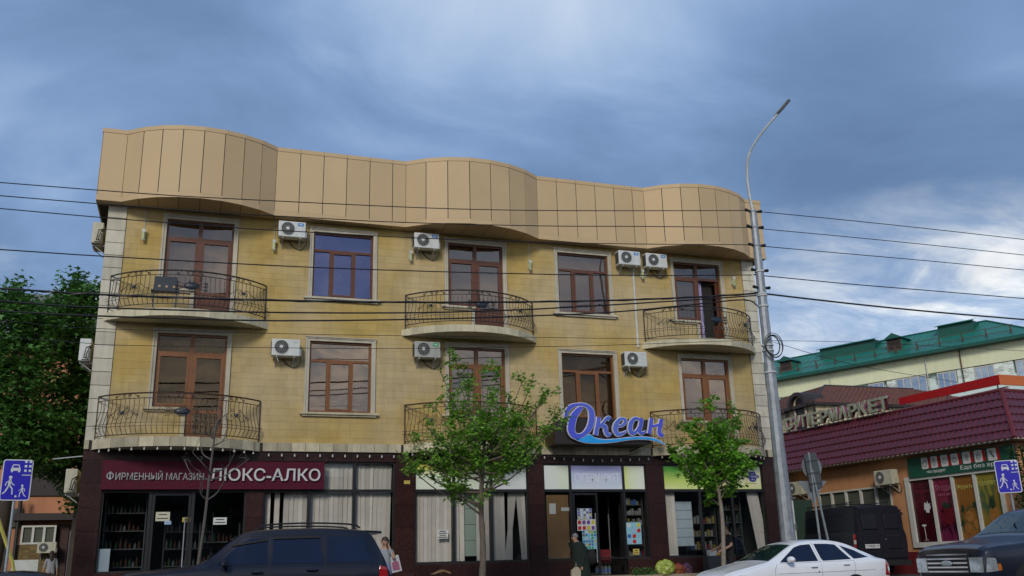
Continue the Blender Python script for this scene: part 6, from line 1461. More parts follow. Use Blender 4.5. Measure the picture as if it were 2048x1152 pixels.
class Car:
    """lofted body; x 0 front .. L rear, y side, z up. stations: x, zbottom, zshoulder, ztop, half width at shoulder, half width at top"""
    def __init__(s, st, nx=70):
        s.st = st; xs = []
        x0, x1 = st[0][0], st[-1][0]; s.xs = [x0+(x1-x0)*i/nx for i in range(nx+1)]
    def at(s, x):
        st = s.st; n = len(st); x = min(max(x, st[0][0]), st[-1][0])
        for i in range(n-1):
            if st[i][0] <= x <= st[i+1][0]+1e-9: break
        a = st[max(0, i-1)]; b = st[i]; c = st[i+1]; d = st[min(n-1, i+2)]; t = (x-b[0])/max(1e-6, c[0]-b[0]); o = []
        for k in range(1, 6):
            m0 = (c[k]-a[k])/max(1e-6, c[0]-a[0])*(c[0]-b[0]); m1 = (d[k]-b[k])/max(1e-6, d[0]-b[0])*(c[0]-b[0])
            dlt = c[k]-b[k]                      # monotone limiter keeps corners tight
            for_ = lambda m_: 0 if m_*dlt <= 0 else (max(-3*abs(dlt), min(3*abs(dlt), m_)))
            m0, m1 = for_(m0), for_(m1); o.append((2*t**3-3*t*t+1)*b[k]+(t**3-2*t*t+t)*m0+(-2*t**3+3*t*t)*c[k]+(t**3-t*t)*m1)
        return o
    def section(s, x):
        zb, zs, zt, wb, wt = s.at(x); zm = lerp(zb, zs, .55)
        ze = zt-.05 if zt-zs > .25 else lerp(zs, zt, .75)
        return [(0, zb), (wb*.80, zb), (wb*.93, zb+.05), (wb*.985, lerp(zb, zs, .3)), (wb*1.0, zm), (wb*.99, lerp(zm, zs, .75)), (wb*.965, zs-.012), (wb*.945, zs+.008),
                (lerp(wb*.945, wt, .5), lerp(zs, ze, .5)), (lerp(wb*.945, wt, .9), lerp(zs, ze, .9)), (wt*.975, lerp(ze, zt, .35)+.008), (wt*.90, lerp(ze, zt, .8)), (wt*.6, zt+.008), (wt*.3, zt+.016), (0, zt+.02)]
    def body(s):
        m = M(); P = []
        for x in s.xs:
            h = s.section(x); P.append([(x, y, z) for y, z in h]+[(x, -y, z) for y, z in h[-2:0:-1]])
        n = len(P[0]); vs = [p for r in P for p in r]; fs = []
        for i in range(len(P)-1):
            for j in range(n): fs.append((i*n+j, (i+1)*n+j, (i+1)*n+(j+1) % n, i*n+(j+1) % n))
        fs += [tuple(range(n)), tuple(range(len(P)*n-1, (len(P)-1)*n-1, -1))]
        m.add(vs, fs); return m
    def sy(s, x, z):
        h = s.section(x)[1:]
        for i in range(len(h)-1):
            if h[i][1] <= z <= h[i+1][1] and h[i+1][1] > h[i][1]: return lerp(h[i][0], h[i+1][0], (z-h[i][1])/(h[i+1][1]-h[i][1]))
        return h[-1][0] if z > h[-1][1] else h[0][0]
    def tz(s, x, y):
        h = s.section(x)[::-1]; y = abs(y)
        for i in range(len(h)-1):
            if h[i][0] <= y <= h[i+1][0]: return lerp(h[i][1], h[i+1][1], (y-h[i][0])/max(1e-6, h[i+1][0]-h[i][0]))
        return h[-1][1]
    def side_patch(s, poly, side, lift=.006, nx=24, nz=5):
        xs = [p[0] for p in poly]; x0, x1 = min(xs), max(xs); m = M(); vs = []; n = len(poly)
        for i in range(nx+1):
            x = lerp(x0+1e-4, x1-1e-4, i/nx); zz = []
            for k in range(n):
                a, b = poly[k], poly[(k+1) % n]
                if (a[0]-x)*(b[0]-x) <= 0 and a[0] != b[0]: zz.append(lerp(a[1], b[1], (x-a[0])/(b[0]-a[0])))
            z0, z1 = min(zz), max(zz)
            for j in range(nz+1): z = lerp(z0, z1, j/nz); vs.append((x, side*(s.sy(x, z)+lift), z))
        m.add(vs, [(i*(nz+1)+j, (i+1)*(nz+1)+j, (i+1)*(nz+1)+j+1, i*(nz+1)+j+1) for i in range(nx) for j in range(nz)]); return m
    def line(s, pts, side, r=.006, lift=.0):
        m = M(); P = []
        for i in range(len(pts)-1):
            for k in range(8): t = k/8; x = lerp(pts[i][0], pts[i+1][0], t); z = lerp(pts[i][1], pts[i+1][1], t); P.append((x, side*(s.sy(x, z)+lift), z))
        P.append((pts[-1][0], side*(s.sy(*pts[-1])+lift), pts[-1][1])); m.tube(P, r, 4); return m
    def top_patch(s, x0, x1, w0, w1, lift=.008, nx=12, ny=14):
        m = M(); vs = []
        for i in range(nx+1):
            x = lerp(x0, x1, i/nx); w_ = lerp(w0, w1, i/nx)
            for j in range(ny+1): y = lerp(-w_, w_, j/ny); vs.append((x, y, s.tz(x, y)+lift))
        m.add(vs, [(i*(ny+1)+j, (i+1)*(ny+1)+j, (i+1)*(ny+1)+j+1, i*(ny+1)+j+1) for i in range(nx) for j in range(ny)]); return m
def wheel(parent, x, y, r, wd=.22, side=-1):
    X = basis3((x, y, r), (1, 0, 0), (0, 0, 1), (0, side, 0)) if False else Matrix(((1, 0, 0, x), (0, 0, side, y), (0, 1, 0, r), (0, 0, 0, 1)))
    m = M(); m.lathe([(r*.55, -wd), (r*.92, -wd), (r, -wd*.8), (r, -wd*.2), (r*.93, 0), (r*.66, .01), (r*.64, -.02)], 28, X); tw = m.build('wheel', 'rubber', parent, smooth=False)
    m = M(); m.lathe([(r*.64, -.03), (r*.62, -.01), (r*.55, -.03), (.06, -.02), (.05, .0), (.0, .0)], 24, X)
    for k in range(6):
        q = 2*pi*k/6; m.prism([(cos(q)*.05-sin(q)*.03, sin(q)*.05+cos(q)*.03), (cos(q)*r*.6-sin(q)*.025, sin(q)*r*.6+cos(q)*.025), (cos(q)*r*.6+sin(q)*.025, sin(q)*r*.6-cos(q)*.025), (cos(q)*.05+sin(q)*.03, sin(q)*.05-cos(q)*.03)], lambda a, b, c: X @ Vector((a, b, c)), -.02, .006)
    m.build('rim', 'galv_light', tw)
def car_base(label, cat, X, car, paint, wheels, wr, name='parked_car'):
    t = local_thing(name, label, cat, X)
    b = car.body().build('body', paint, t, smooth=True); smooth_by_angle(b, 32)
    for x in wheels:
        for sd_ in (-1, 1):
            zz = min(car.at(x)[1]-.1, wr*2+.10); m = M(); y = car.sy(x, wr+.1)
            pl = [(x+(wr+.07)*cos(q), wr+(wr+.07)*sin(q)) for q in [pi*(-.12+1.24*k/16) for k in range(17)]]; pl = [(a, max(b_, car.at(a)[0]+.02)) for a, b_ in pl]
            car.side_patch(pl, sd_, .004).build('wheel_arch', 'plastic_black', t)
            wheel(t, x, sd_*(y+.012), wr, .22, sd_)
    return t
def cparts(t, car, items):
    for nm, mm, m in items: m.build(nm, mm, t)
def sides(t, car, nm, mm, poly, lift=.006):
    for sd_ in (-1, 1): car.side_patch(poly, sd_, lift).build(nm, mm, t)
def seams(t, car, lines, r=.005):
    for sd_ in (-1, 1):
        for l in lines: car.line(l, sd_, r).build('door_seam', 'plastic_black', t)
def handle(t, car, x, z, mm, sd_=(-1, 1), L_=.2):
    for s in sd_:
        m = M(); y = car.sy(x, z); m.sph((x, s*(y+.0), z), (L_*.55, .012, .035), 10); m.build('handle_recess', mm, t)
        m = M(); m.tube([(x-L_/2, s*(y+.005), z), (x-L_*.4, s*(y+.035), z), (x+L_*.4, s*(y+.035), z), (x+L_/2, s*(y+.005), z)], .016, 6); m.build('handle', mm, t)
# --- dark navy four wheel drive parked in front of the left shop (front to the left)
st = [(0, .48, .82, .86, .70, .55), (.06, .42, .95, 1.00, .84, .66), (.25, .40, 1.02, 1.07, .92, .74), (.9, .36, 1.07, 1.13, .96, .78), (1.35, .34, 1.10, 1.18, .965, .80), (1.50, .34, 1.11, 1.24, .965, .80), (2.12, .34, 1.13, 1.74, .965, .70), (2.5, .34, 1.14, 1.83, .965, .71), (3.4, .34, 1.15, 1.86, .965, .72), (4.3, .34, 1.15, 1.82, .965, .71), (4.58, .34, 1.15, 1.74, .955, .69), (4.78, .36, 1.14, 1.40, .95, .74), (4.90, .42, 1.05, 1.12, .93, .78), (4.94, .46, .96, 1.0, .88, .74)]
c4 = Car(st)
XS = T(-1.20, -6.62, .0) @ Matrix.Diagonal((1, 1, .955, 1))
suv = car_base('dark navy off-road estate car with roof rails parked at the kerb on the left', 'car', XS, c4, 'paint_navy', (.95, 3.78), .38)
zb_ = 1.175
sides(suv, c4, 'front_side_window', 'car_glass', [(1.72, zb_), (2.62, zb_), (2.62, 1.66), (2.32, 1.66), (2.14, 1.58)])
sides(suv, c4, 'rear_side_window', 'car_glass', [(2.72, zb_), (3.62, zb_), (3.60, 1.68), (2.72, 1.68)])
sides(suv, c4, 'quarter_window', 'car_glass', [(3.74, zb_), (4.60, zb_), (4.48, 1.60), (4.40, 1.66), (3.74, 1.68)])
c4.top_patch(1.56, 2.10, .72, .60).build('windscreen', 'car_glass_clear', suv); c4.top_patch(4.62, 4.76, .60, .62).build('rear_window', 'car_glass', suv)
seams(suv, c4, [[(1.52, .55), (1.55, 1.12)], [(2.67, .5), (2.67, 1.72)], [(3.66, .62), (3.69, 1.14), (3.67, 1.72)], [(1.6, 1.15), (4.66, 1.16)], [(1.60, 1.14), (2.18, 1.70), (3.7, 1.74)]])
for s in (-1, 1):
    m = M(); m.tube(cr([(2.45, s*.62, 1.86), (2.62, s*.64, 1.93), (3.4, s*.655, 1.955), (4.2, s*.64, 1.92), (4.38, s*.62, 1.85)], 6), .018, 6)
    m.build('roof_rail', 'plastic_black', suv)
    m = M(); m.sph((1.86, s*1.07, 1.20), (.07, .11, .09), 10); m.tube([(1.9, s*.93, 1.14), (1.88, s*1.04, 1.17)], .022, 6); m.build('side_mirror', 'paint_navy', suv)
    m = c4.side_patch([(4.70, .78), (4.88, .78), (4.87, 1.06), (4.72, 1.10)], s, .018); m.build('tail_light', 'lens_red', suv)
    m = c4.side_patch([(.03, .70), (.28, .72), (.25, .92), (.05, .88)], s, .014); m.build('headlight', 'lens_clear', suv)
    for a, b in (((1.98, 1.54), (2.62, 1.64)), ((2.73, 1.665), (3.6, 1.675))):
        m = c4.line([a, b], s, .022, .022); m.build('rain_guard', 'plastic_black', suv)
handle(suv, c4, 2.45, 1.02, 'paint_navy'); handle(suv, c4, 3.45, 1.04, 'paint_navy')
m = M(); m.prism([(4.46, 1.80), (4.80, 1.78), (4.82, 1.735), (4.50, 1.76)], lambda a, b, d: (a, d, b), -.62, .62); m.build('spoiler', 'paint_navy', suv)
seams(suv, c4, [[(.9, .80), (4.7, .80)]], .012)
# --- white hatchback in the lane (front to the left)
st = [(0, .42, .58, .60, .60, .45), (.05, .34, .64, .68, .72, .56), (.22, .28, .70, .76, .80, .66), (.6, .26, .78, .84, .83, .70), (.98, .25, .86, .92, .84, .72), (1.14, .25, .88, .95, .84, .72), (1.90, .25, .90, 1.30, .84, .60), (2.25, .25, .91, 1.37, .84, .57), (2.8, .25, .92, 1.39, .84, .57), (3.3, .25, .93, 1.32, .84, .57), (3.80, .25, .95, 1.13, .83, .60), (4.06, .26, .95, 1.0, .82, .64), (4.24, .28, .92, .95, .79, .64), (4.32, .34, .84, .88, .74, .6), (4.36, .40, .70, .72, .66, .5)]
cw = Car(st)
XW = T(10.14, -8.35, 0) @ RZ(radians(-1)) @ Matrix.Diagonal((.915, .955, .955, 1))
wc = car_base('white five door hatchback in the road in front of the lamp post', 'car', XW, cw, 'paint_white', (.80, 3.30), .29)
sides(wc, cw, 'front_side_window', 'car_glass', [(1.42, .935), (2.40, .945), (2.36, 1.30), (2.10, 1.285), (1.92, 1.24)])
sides(wc, cw, 'rear_side_window', 'car_glass', [(2.50, .945), (3.28, .965), (3.02, 1.28), (2.80, 1.30), (2.46, 1.305)])
sides(wc, cw, 'quarter_window', 'car_glass', [(3.36, .97), (3.80, 1.0), (3.50, 1.15), (3.14, 1.26)])
cw.top_patch(1.19, 1.88, .66, .53).build('windscreen', 'car_glass_clear', wc); cw.top_patch(3.42, 4.00, .50, .56).build('rear_window', 'car_glass', wc)
m = M(); m.tube([(1.20, .05, .97), (1.28, .5, 1.02)], .008, 4); m.tube([(1.20, -.5, .96), (1.26, .0, 1.02)], .008, 4); m.build('wiper', 'plastic_black', wc)
seams(wc, cw, [[(1.22, .42), (1.24, .80), (1.32, .90)], [(2.43, .36), (2.45, .93), (2.41, 1.33)], [(3.12, .40), (3.34, .75), (3.32, .94)], [(1.4, .91), (3.3, .93)]], .0035)
seams(wc, cw, [[(1.3, .70), (4.1, .73)]], .004)
for s in (-1, 1):
    m = M(); m.sph((1.60, s*.93, .985), (.085, .11, .07), 12); m.tube([(1.62, s*.84, .93), (1.61, s*.90, .96)], .02, 6); m.build('side_mirror', 'paint_white', wc, smooth=True)
    cw.side_patch([(4.14, .62), (4.30, .60), (4.29, .86), (4.20, .90)], s, .012).build('tail_light', 'lens_red', wc)
    cw.side_patch([(4.22, .70), (4.31, .70), (4.30, .78), (4.22, .78)], s, .018).build('reverse_lens', 'lens_clear', wc)
    cw.side_patch([(.06, .50), (.46, .56), (.50, .68), (.36, .70), (.10, .62)], s, .012).build('headlight', 'lens_clear', wc)
handle(wc, cw, 2.24, .83, 'paint_white', L_=.17); handle(wc, cw, 3.10, .86, 'paint_white', L_=.17)
m = M(); m.tube([(2.1, .3, 1.37), (1.75, .35, 1.62)], .004, 4); m.build('antenna', 'plastic_black', wc)
m = M(); m.lathe([(.018, 0), (.015, .008)], 10, Matrix(((1, 0, 0, 2.36), (0, 0, -1, -cw.sy(2.36, .72)), (0, 1, 0, .72), (0, 0, 0, 1)))); m.build('lock', 'plastic_black', wc)
# --- near dark four wheel drive at the right edge, heading left
st = [(0, .45, .80, .84, .76, .60), (.05, .38, .98, 1.02, .86, .70), (.2, .34, 1.06, 1.11, .91, .76), (.9, .32, 1.12, 1.19, .94, .80), (1.32, .32, 1.16, 1.25, .945, .82), (1.45, .32, 1.17, 1.29, .945, .82), (2.15, .32, 1.18, 1.72, .945, .70), (2.5, .32, 1.19, 1.80, .945, .70), (3.6, .32, 1.19, 1.82, .945, .70), (4.4, .32, 1.18, 1.74, .94, .68), (4.72, .36, 1.15, 1.3, .92, .72), (4.82, .45, 1.0, 1.05, .88, .7)]
c5 = Car(st)
XD = T(13.55, -11.40, .0)
dc_ = car_base('dark blue four wheel drive with chrome slatted grille driving left at the right edge', 'car', XD, c5, 'paint_dark', (.98, 3.75), .37, 'moving_car')
sides(dc_, c5, 'front_side_window', 'car_glass', [(1.72, 1.22), (2.6, 1.22), (2.6, 1.64), (2.2, 1.62)]); sides(dc_, c5, 'rear_side_window', 'car_glass', [(2.7, 1.22), (3.6, 1.22), (3.6, 1.66), (2.7, 1.66)])
c5.top_patch(1.50, 2.14, .74, .62).build('windscreen', 'car_glass_clear', dc_)
m = M(); m.tube([(1.50, -.5, 1.29), (1.62, .15, 1.36)], .012, 4); m.tube([(1.50, .1, 1.30), (1.60, .65, 1.36)], .012, 4); m.build('wiper', 'plastic_black', dc_)
def front_panel(y0, y1, z0, z1, x, mm, nm, th=.02): m = M(); m.box(x, x+th, y0, y1, z0, z1); return m.build(nm, mm, dc_)
front_panel(-.52, .52, .60, .98, -.015, 'plastic_black', 'grille', .03)
for k in range(5):
    m = M(); z = .64+k*.076; m.box(-.04, -.015, -.50, .50, z, z+.028); m.build('grille_bar', 'chrome', dc_)
m = M(); m.sph((-.05, 0, .80), (.02, .15, .055), 14); m.build('badge', 'galv_light', dc_)
for s in (-1, 1):
    m = M(); m.box(-.03, .05, min(s*.54, s*.80), max(s*.54, s*.80), .64, .90); m.build('headlight', 'lens_clear', dc_)
    c5.side_patch([(.03, .64), (.24, .66), (.22, .88), (.06, .89)], s, .012).build('headlight_side', 'lens_clear', dc_); c5.side_patch([(.24, .66), (.32, .67), (.30, .78), (.24, .78)], s, .014).build('indicator', 'lens_orange', dc_)
    m = M(); m.sph((1.86, s*1.05, 1.24), (.08, .12, .09), 10); m.tube([(1.9, s*.93, 1.18), (1.88, s*1.02, 1.2)], .022, 6); m.build('side_mirror', 'paint_dark', dc_)
m = M(); m.box(-.08, .10, -.88, .88, .38, .56); bb = m.build('bumper', 'paint_dark', dc_); bb.modifiers.new('b', 'BEVEL').width = .04
seams(dc_, c5, [[(1.45, .5), (1.5, 1.16)], [(2.65, .5), (2.65, 1.7)]])
# --- dark panel van by the orange shop, seen from behind
st = [(0, .45, .80, .84, .80, .66), (.08, .38, .98, 1.02, .90, .74), (.6, .34, 1.10, 1.20, .95, .78), (.95, .32, 1.22, 1.36, .96, .80), (1.7, .32, 1.32, 2.02, .97, .78), (2.1, .32, 1.34, 2.16, .97, .80), (3.6, .32, 1.34, 2.20, .97, .82), (5.2, .32, 1.34, 2.19, .97, .82), (5.42, .32, 1.34, 2.16, .96, .81), (5.48, .34, 1.32, 2.10, .93, .78)]
cv = Car(st)
vr = aY(1741, 1100, .2); vang = radians(90-10)                       # heading of the front
hx = Vector((sin(radians(4)), cos(radians(4)), 0))                    # front direction
vc = Vector((21.75, .2, .33))                                         # rear centre
XV = basis3(vc+hx*5.48, -hx, Vector((-hx.y, hx.x, 0))*-1 if False else Vector((0, 0, 1)).cross(-hx), (0, 0, 1)) @ Matrix.Diagonal((1, 1, 1.03, 1))
van = car_base('dark grey panel van parked beside the orange shop, seen from behind', 'van', XV, cv, 'paint_van', (1.0, 4.35), .34, 'parked_van')
# the car's left side is +y or -y; build both
for s in (-1, 1):
    cv.side_patch([(1.35, 1.40), (2.05, 1.40), (2.05, 1.95), (1.80, 1.95)], s, .008).build('cab_window', 'car_glass_clear', van)
    cv.side_patch([(2.45, 1.42), (3.25, 1.42), (3.25, 1.92), (2.45, 1.92)], s, .008).build('side_window', 'car_glass', van)
    cv.line([(3.50, 1.42), (4.85, 1.42), (4.85, 1.92), (3.50, 1.92), (3.50, 1.42)], s, .012, .0).build('pressed_panel', 'paint_van', van)
    cv.side_patch([(5.30, .86), (5.44, .86), (5.44, 1.28), (5.30, 1.28)], s, .014).build('tail_light', 'lens_red', van)
    cv.side_patch([(5.33, .98), (5.44, .98), (5.44, 1.10), (5.33, 1.10)], s, .020).build('lens', 'plate_white', van)
    m = M(); m.box(1.5, 1.62, min(s*1.05, s*1.22), max(s*1.05, s*1.22), 1.25, 1.58); m.tube([(1.6, s*.95, 1.4), (1.58, s*1.1, 1.4)], .02, 5); m.build('side_mirror', 'plastic_black', van)
    m = M(); m.tube([(1.9, s*.70, 2.27), (5.1, s*.70, 2.30)], .018, 5)
    for q in (2.0, 3.0, 4.0, 5.0): m.tube([(q, s*.70, 2.14), (q, s*.70, 2.28)], .014, 4)
    m.build('roof_rack_rail', 'plastic_black', van)
seams(van, cv, [[(2.15, .5), (2.2, 1.34), (2.2, 2.0)], [(2.3, .75), (5.2, .75)], [(2.3, 1.34), (5.25, 1.36)], [(2.0, 2.05), (5.3, 2.08)]], .006)
m = M()
for q in (2.2, 3.1, 4.1): m.tube([(q, -.72, 2.29), (q, .72, 2.29)], .018, 5)
m.build('roof_rack_bar', 'plastic_black', van)
def rear_panel(y0, y1, z0, z1, nm, mm, out=.01, bev=.0, tilt=.075):   # rear face leans inwards towards the roof
    m = M(); f = lambda a, b, d: (5.50-max(0, b-1.3)*tilt+d-.0, a, b)
    m.prism([(y0, z0), (y1, z0), (y1, z1), (y0, z1)], f, -.04, out); o = m.build(nm, mm, van)
    if bev: b = o.modifiers.new('b', 'BEVEL'); b.width = bev; b.segments = 3
    return o
rear_panel(-.86, -.008, .52, 2.04, 'rear_door', 'paint_van', .02, .015); rear_panel(.008, .86, .52, 2.04, 'rear_door', 'paint_van', .02, .015)
for a, b in ((-.70, -.14), (.14, .70)):
    rear_panel(a, b, 1.42, 1.90, 'pressed_panel', 'paint_van', .034, .03); rear_panel(a, b, .80, 1.25, 'pressed_panel', 'paint_van', .030, .03)
m = M(); m.box(5.44, 5.60, -.92, .92, .30, .46); m.build('bumper', 'plastic_black', van)
for z in (.75, 1.3, 1.9):
    for s in (-1, 1): m = M(); m.tube([(5.49, s*.87, z-.05), (5.49, s*.87, z+.05)], .022, 6); m.build('hinge', 'paint_van', van)
m = M(); m.sph((5.54, .08, 1.10), .028, 8); m.build('handle', 'chrome', van)
pl_y = 1
m = M(); m.box(5.535, 5.55, -.64 if False else .18, .72, .84, .965); npl = m.build('number_plate', 'plate_white', van)
PLS = -1 if (XV @ Vector((5.5, .5, 1)) - CAM).dot(RT) > (XV @ Vector((5.5, -.5, 1)) - CAM).dot(RT) else 1
yy0 = .18; 
npl.data.transform(T(0, 0, 0))
if PLS < 0: 
    for v in npl.data.vertices: v.co.y = -.90+v.co.y if False else v.co.y-.90
ys = [v.co.y for v in npl.data.vertices]; y0p, y1p = min(ys), max(ys)
Xp = basis3((5.552, (y0p+.02) if PLS < 0 else (y1p-.02), .865), (0, 1 if PLS < 0 else -1, 0), (0, 0, 1), (1 if True else -1, 0, 0))
text_mesh('Т799ВЕ', .36, .075, Xp, 'lettering', 'print_dark', npl, .003); text_mesh('05', .09, .06, Xp @ T(.40, .015, 0), 'lettering', 'print_dark', npl, .003)
# --- roof of a dark car at the lower left
st6 = [(s[0], s[1]*.9, s[2]*.9, s[3]*.95, s[4], s[5]) for s in cw.st]; c6 = Car([tuple(q) for q in st6])
pk = aY(36, 1136, -2.5); XL = T(pk.x-2.6, -3.2, pk.z-1.40)
lc = car_base('black car roof at the bottom left corner behind the blue sign post', 'car', XL, c6, 'paint_dark', (.80, 3.30), .29)
sides(lc, c6, 'side_window', 'car_glass', [(1.55, .86), (3.3, .87), (3.0, 1.2), (2.05, 1.2)]); c6.top_patch(1.35, 1.88, .64, .52).build('windscreen', 'car_glass', lc)

# ------------------------------------------------------------------ people
mat('skin', (.42, .24, .16), .55, var=.08); mat('hair_brown', (.035, .018, .010), .6, var=.3, scale=30); mat('hair_grey', (.16, .16, .17), .6, var=.3, scale=30); mat('hair_dark', (.012, .010, .009), .6)
mat('cloth_green', (.005, .014, .010), .9, var=.2); mat('cloth_black', (.010, .010, .011), .9); mat('cloth_white', (.30, .32, .36), .9); mat('cloth_blue', (.20, .24, .42), .9); mat('cloth_stripe', (.25, .25, .27), .9); mat('cloth_dark_stripe', (.04, .04, .05), .9)
mat('bag_white', (.50, .50, .52), .6); mat('bag_pink', (.32, .10, .18), .7); mat('bag_cream', (.42, .36, .26), .7); mat('eye_dark', (.01, .01, .01), .4); mat('lip', (.25, .06, .06), .5)
def skin_body(name, V, E, parent, regions, sub=2):
    """V: list of (pos, radius(x,y)); E edges; regions: list of (mat, test(co))"""
    me = bpy.data.meshes.new('sk'); me.from_pydata([v[0] for v in V], E, []); o = bpy.data.objects.new('sk', me); COL.objects.link(o)
    sk = o.modifiers.new('s', 'SKIN'); sk.use_smooth_shade = True; ss = o.modifiers.new('u', 'SUBSURF'); ss.levels = sub; ss.render_levels = sub
    for i, v in enumerate(V):
        sv = me.skin_vertices[0].data[i]; r = v[1]; sv.radius = (r, r) if not hasattr(r, '__len__') else r; sv.use_root = (i == 0)
    dg = bpy.context.evaluated_depsgraph_get(); dg.update(); res = bpy.data.meshes.new_from_object(o.evaluated_get(dg)); bpy.data.objects.remove(o)
    res.materials.clear()
    for mm, _ in regions: res.materials.append(MATS[mm])
    for p in res.polygons:
        p.use_smooth = True
        for k, (mm, fn) in enumerate(regions):
            if fn(p.center): p.material_index = k; break
    res.name = name; return obj(name, res, parent)
def person(label, X, H=1.65, pose='stand', regions=None, hair='hair_dark', hairlen=0, shirt_mats=None, belly=1.0, arms=None, legs=None, stoop=0.):
    """local frame: person faces -x? faces +x; z up; y left"""
    t = local_thing('person', label, 'person', X); k = H/1.75
    hip = Vector((0, 0, .93)); ch = Vector((.02+stoop*.25, 0, 1.32-stoop*.03)); nk = Vector((.03+stoop*.5, 0, 1.50-stoop*.08)); hd = Vector((.06+stoop*.65, 0, 1.62-stoop*.12))
    V = [(hip, (.15*belly, .12*belly)), (hip.lerp(ch, .5), (.135*belly, .105*belly)), (ch, (.15*belly, .11*belly)), (nk, (.052, .052)), (hd+Vector((0, 0, -.04)), (.07, .075)), (hd+Vector((.0, 0, .055)), (.078, .088))]
    E = [(0, 1), (1, 2), (2, 3), (3, 4), (4, 5)]
    arms = arms or {1: [(.0, .22, 1.12), (.05, .24, .88)], -1: [(.0, -.22, 1.12), (.05, -.24, .88)]}
    legs = legs or {1: [(.03, .10, .50), (.0, .10, .08), (.14, .11, .04)], -1: [(.03, -.10, .50), (.0, -.10, .08), (.14, -.11, .04)]}
    for s in (1, -1):
        b = len(V); sh = Vector((ch.x+.0, s*.165, ch.z+.10)); el, wr_ = Vector(arms[s][0]), Vector(arms[s][1]); d = (wr_-el).normalized(); palm = wr_+d*.08
        V += [(sh, .058), (el, .042), (wr_, .028), (palm, (.034, .020))]; E += [(2, b), (b, b+1), (b+1, b+2), (b+2, b+3)]
        sd_ = d.cross(Vector((0, 1, 0))).normalized() if abs(d.y) < .9 else Vector((1, 0, 0))
        for f in range(4):
            o_ = (f-1.5)*.019; p1 = palm+d*.035+sd_*o_; p2 = palm+d*(.075-.008*abs(f-1))+sd_*o_*1.2+Vector((0, -s*.012, 0)); c = len(V); V += [(p1, .010), (p2, .008)]; E += [(b+3, c), (c, c+1)]
        c = len(V); V += [(palm-d*.03+sd_*.045, .011), (palm+d*.01+sd_*.062, .009)]; E += [(b+2, c), (c, c+1)]
    for s in (1, -1):
        b = len(V); kn, an, to = [Vector(q) for q in legs[s]]; V += [(Vector((0, s*.09, .84)), .088), (kn, .062), (an, .042), (to, (.045, .032))]; E += [(0, b), (b, b+1), (b+1, b+2), (b+2, b+3)]
    V = [(Vector(p)*k, (r*k if not hasattr(r, '__len__') else (r[0]*k, r[1]*k))) for p, r in V]
    skin_body('body', V, E, t, regions)
    hd = hd*k
    # face
    m = M(); m.sph(hd+Vector((.088, 0, -.005))*k, (.016*k, .012*k, .022*k), 8); m.build('nose', 'skin', t)
    for s in (-1, 1):
        m = M(); m.sph(hd+Vector((.074, s*.032, .022))*k, (.010*k, .013*k, .008*k), 8); m.build('eye', 'eye_dark', t)
        m = M(); m.sph(hd+Vector((-.005, s*.082, .0))*k, (.018*k, .010*k, .03*k), 8); m.build('ear', 'skin', t)
    m = M(); m.sph(hd+Vector((.074, 0, -.047))*k, (.008*k, .024*k, .007*k), 8); m.build('mouth', 'lip', t)
    m = M(); n = 14; vs = []; fs = []           # hair: cap open at the face
    m.sph(hd+Vector((-.036, 0, .040))*k, (.088*k, .090*k, .090*k), 14)
    if hairlen: m.sph(hd+Vector((-.085, 0, -.06-hairlen*.4))*k, (.055*k, .085*k, (.10+hairlen*.5)*k), 12)
    m.build('hair', hair, t, smooth=True)
    return t
def ppl(u, v, Y, H): p = aY(u, v, Y); return p.x, Y, p.z-H
# old woman walking left past the supermarket door
Hh = 1.58; x, y, z = ppl(1160, 1064, -3.2, Hh)
reg = [('skin', lambda c: c.z > 1.40*Hh/1.66), ('skin', lambda c: c.z < .80*Hh/1.75 and abs(c.y) > .17), ('cloth_green', lambda c: c.z > .42), ('cloth_black', lambda c: True)]
w1 = person('grey haired old woman in a long dark green coat walking past the door', T(x, y, z) @ RZ(radians(190)), Hh, regions=reg, hair='hair_grey', belly=1.25, stoop=.22, arms={1: [(.05, .24, 1.10), (.12, .25, .86)], -1: [(.12, -.22, 1.14), (.26, -.14, 1.36)]})
m = M(); k = Hh/1.75; hc = Vector((.06+.22*.65, 0, 1.62-.22*.12))*k
for s in (-1, 1): m.tube([hc+Vector((.095, s*.034+.026*cos(q), .02+.02*sin(q)))*k for q in [2*pi*i/12 for i in range(12)]], .003, 4, closed=True)
m.tube([hc+Vector((.095, -.06, .025)), hc+Vector((0, -.09, .02))], .003, 4); m.tube([hc+Vector((.095, .06, .025)), hc+Vector((0, .09, .02))], .003, 4); m.build('glasses', 'eye_dark', w1)
m = M()                                        # long coat
def skirt(m, prof, n=18, X=None, jit=0): 
    r = random.Random(3); vs = []; fs = []
    for rx, ry, z, cx in prof:
        for j in range(n): q = 2*pi*j/n; f = 1+jit*sin(q*5)*(1-z/1.4); vs.append((cx+rx*cos(q)*f, ry*sin(q)*f, z))
    for i in range(len(prof)-1):
        for j in range(n): fs.append((i*n+j, i*n+(j+1) % n, (i+1)*n+(j+1) % n, (i+1)*n+j))
    m.add(vs, fs)
skirt(m, [(.24, .27, .30, 0), (.22, .25, .55, 0), (.20, .22, .85, .01), (.19, .20, 1.05, .03), (.165, .20, 1.22, .05), (.10, .15, 1.34, .08)], jit=.05); m.build('coat', 'cloth_green', w1, smooth=True)
bp_ = Vector((x, y, z))
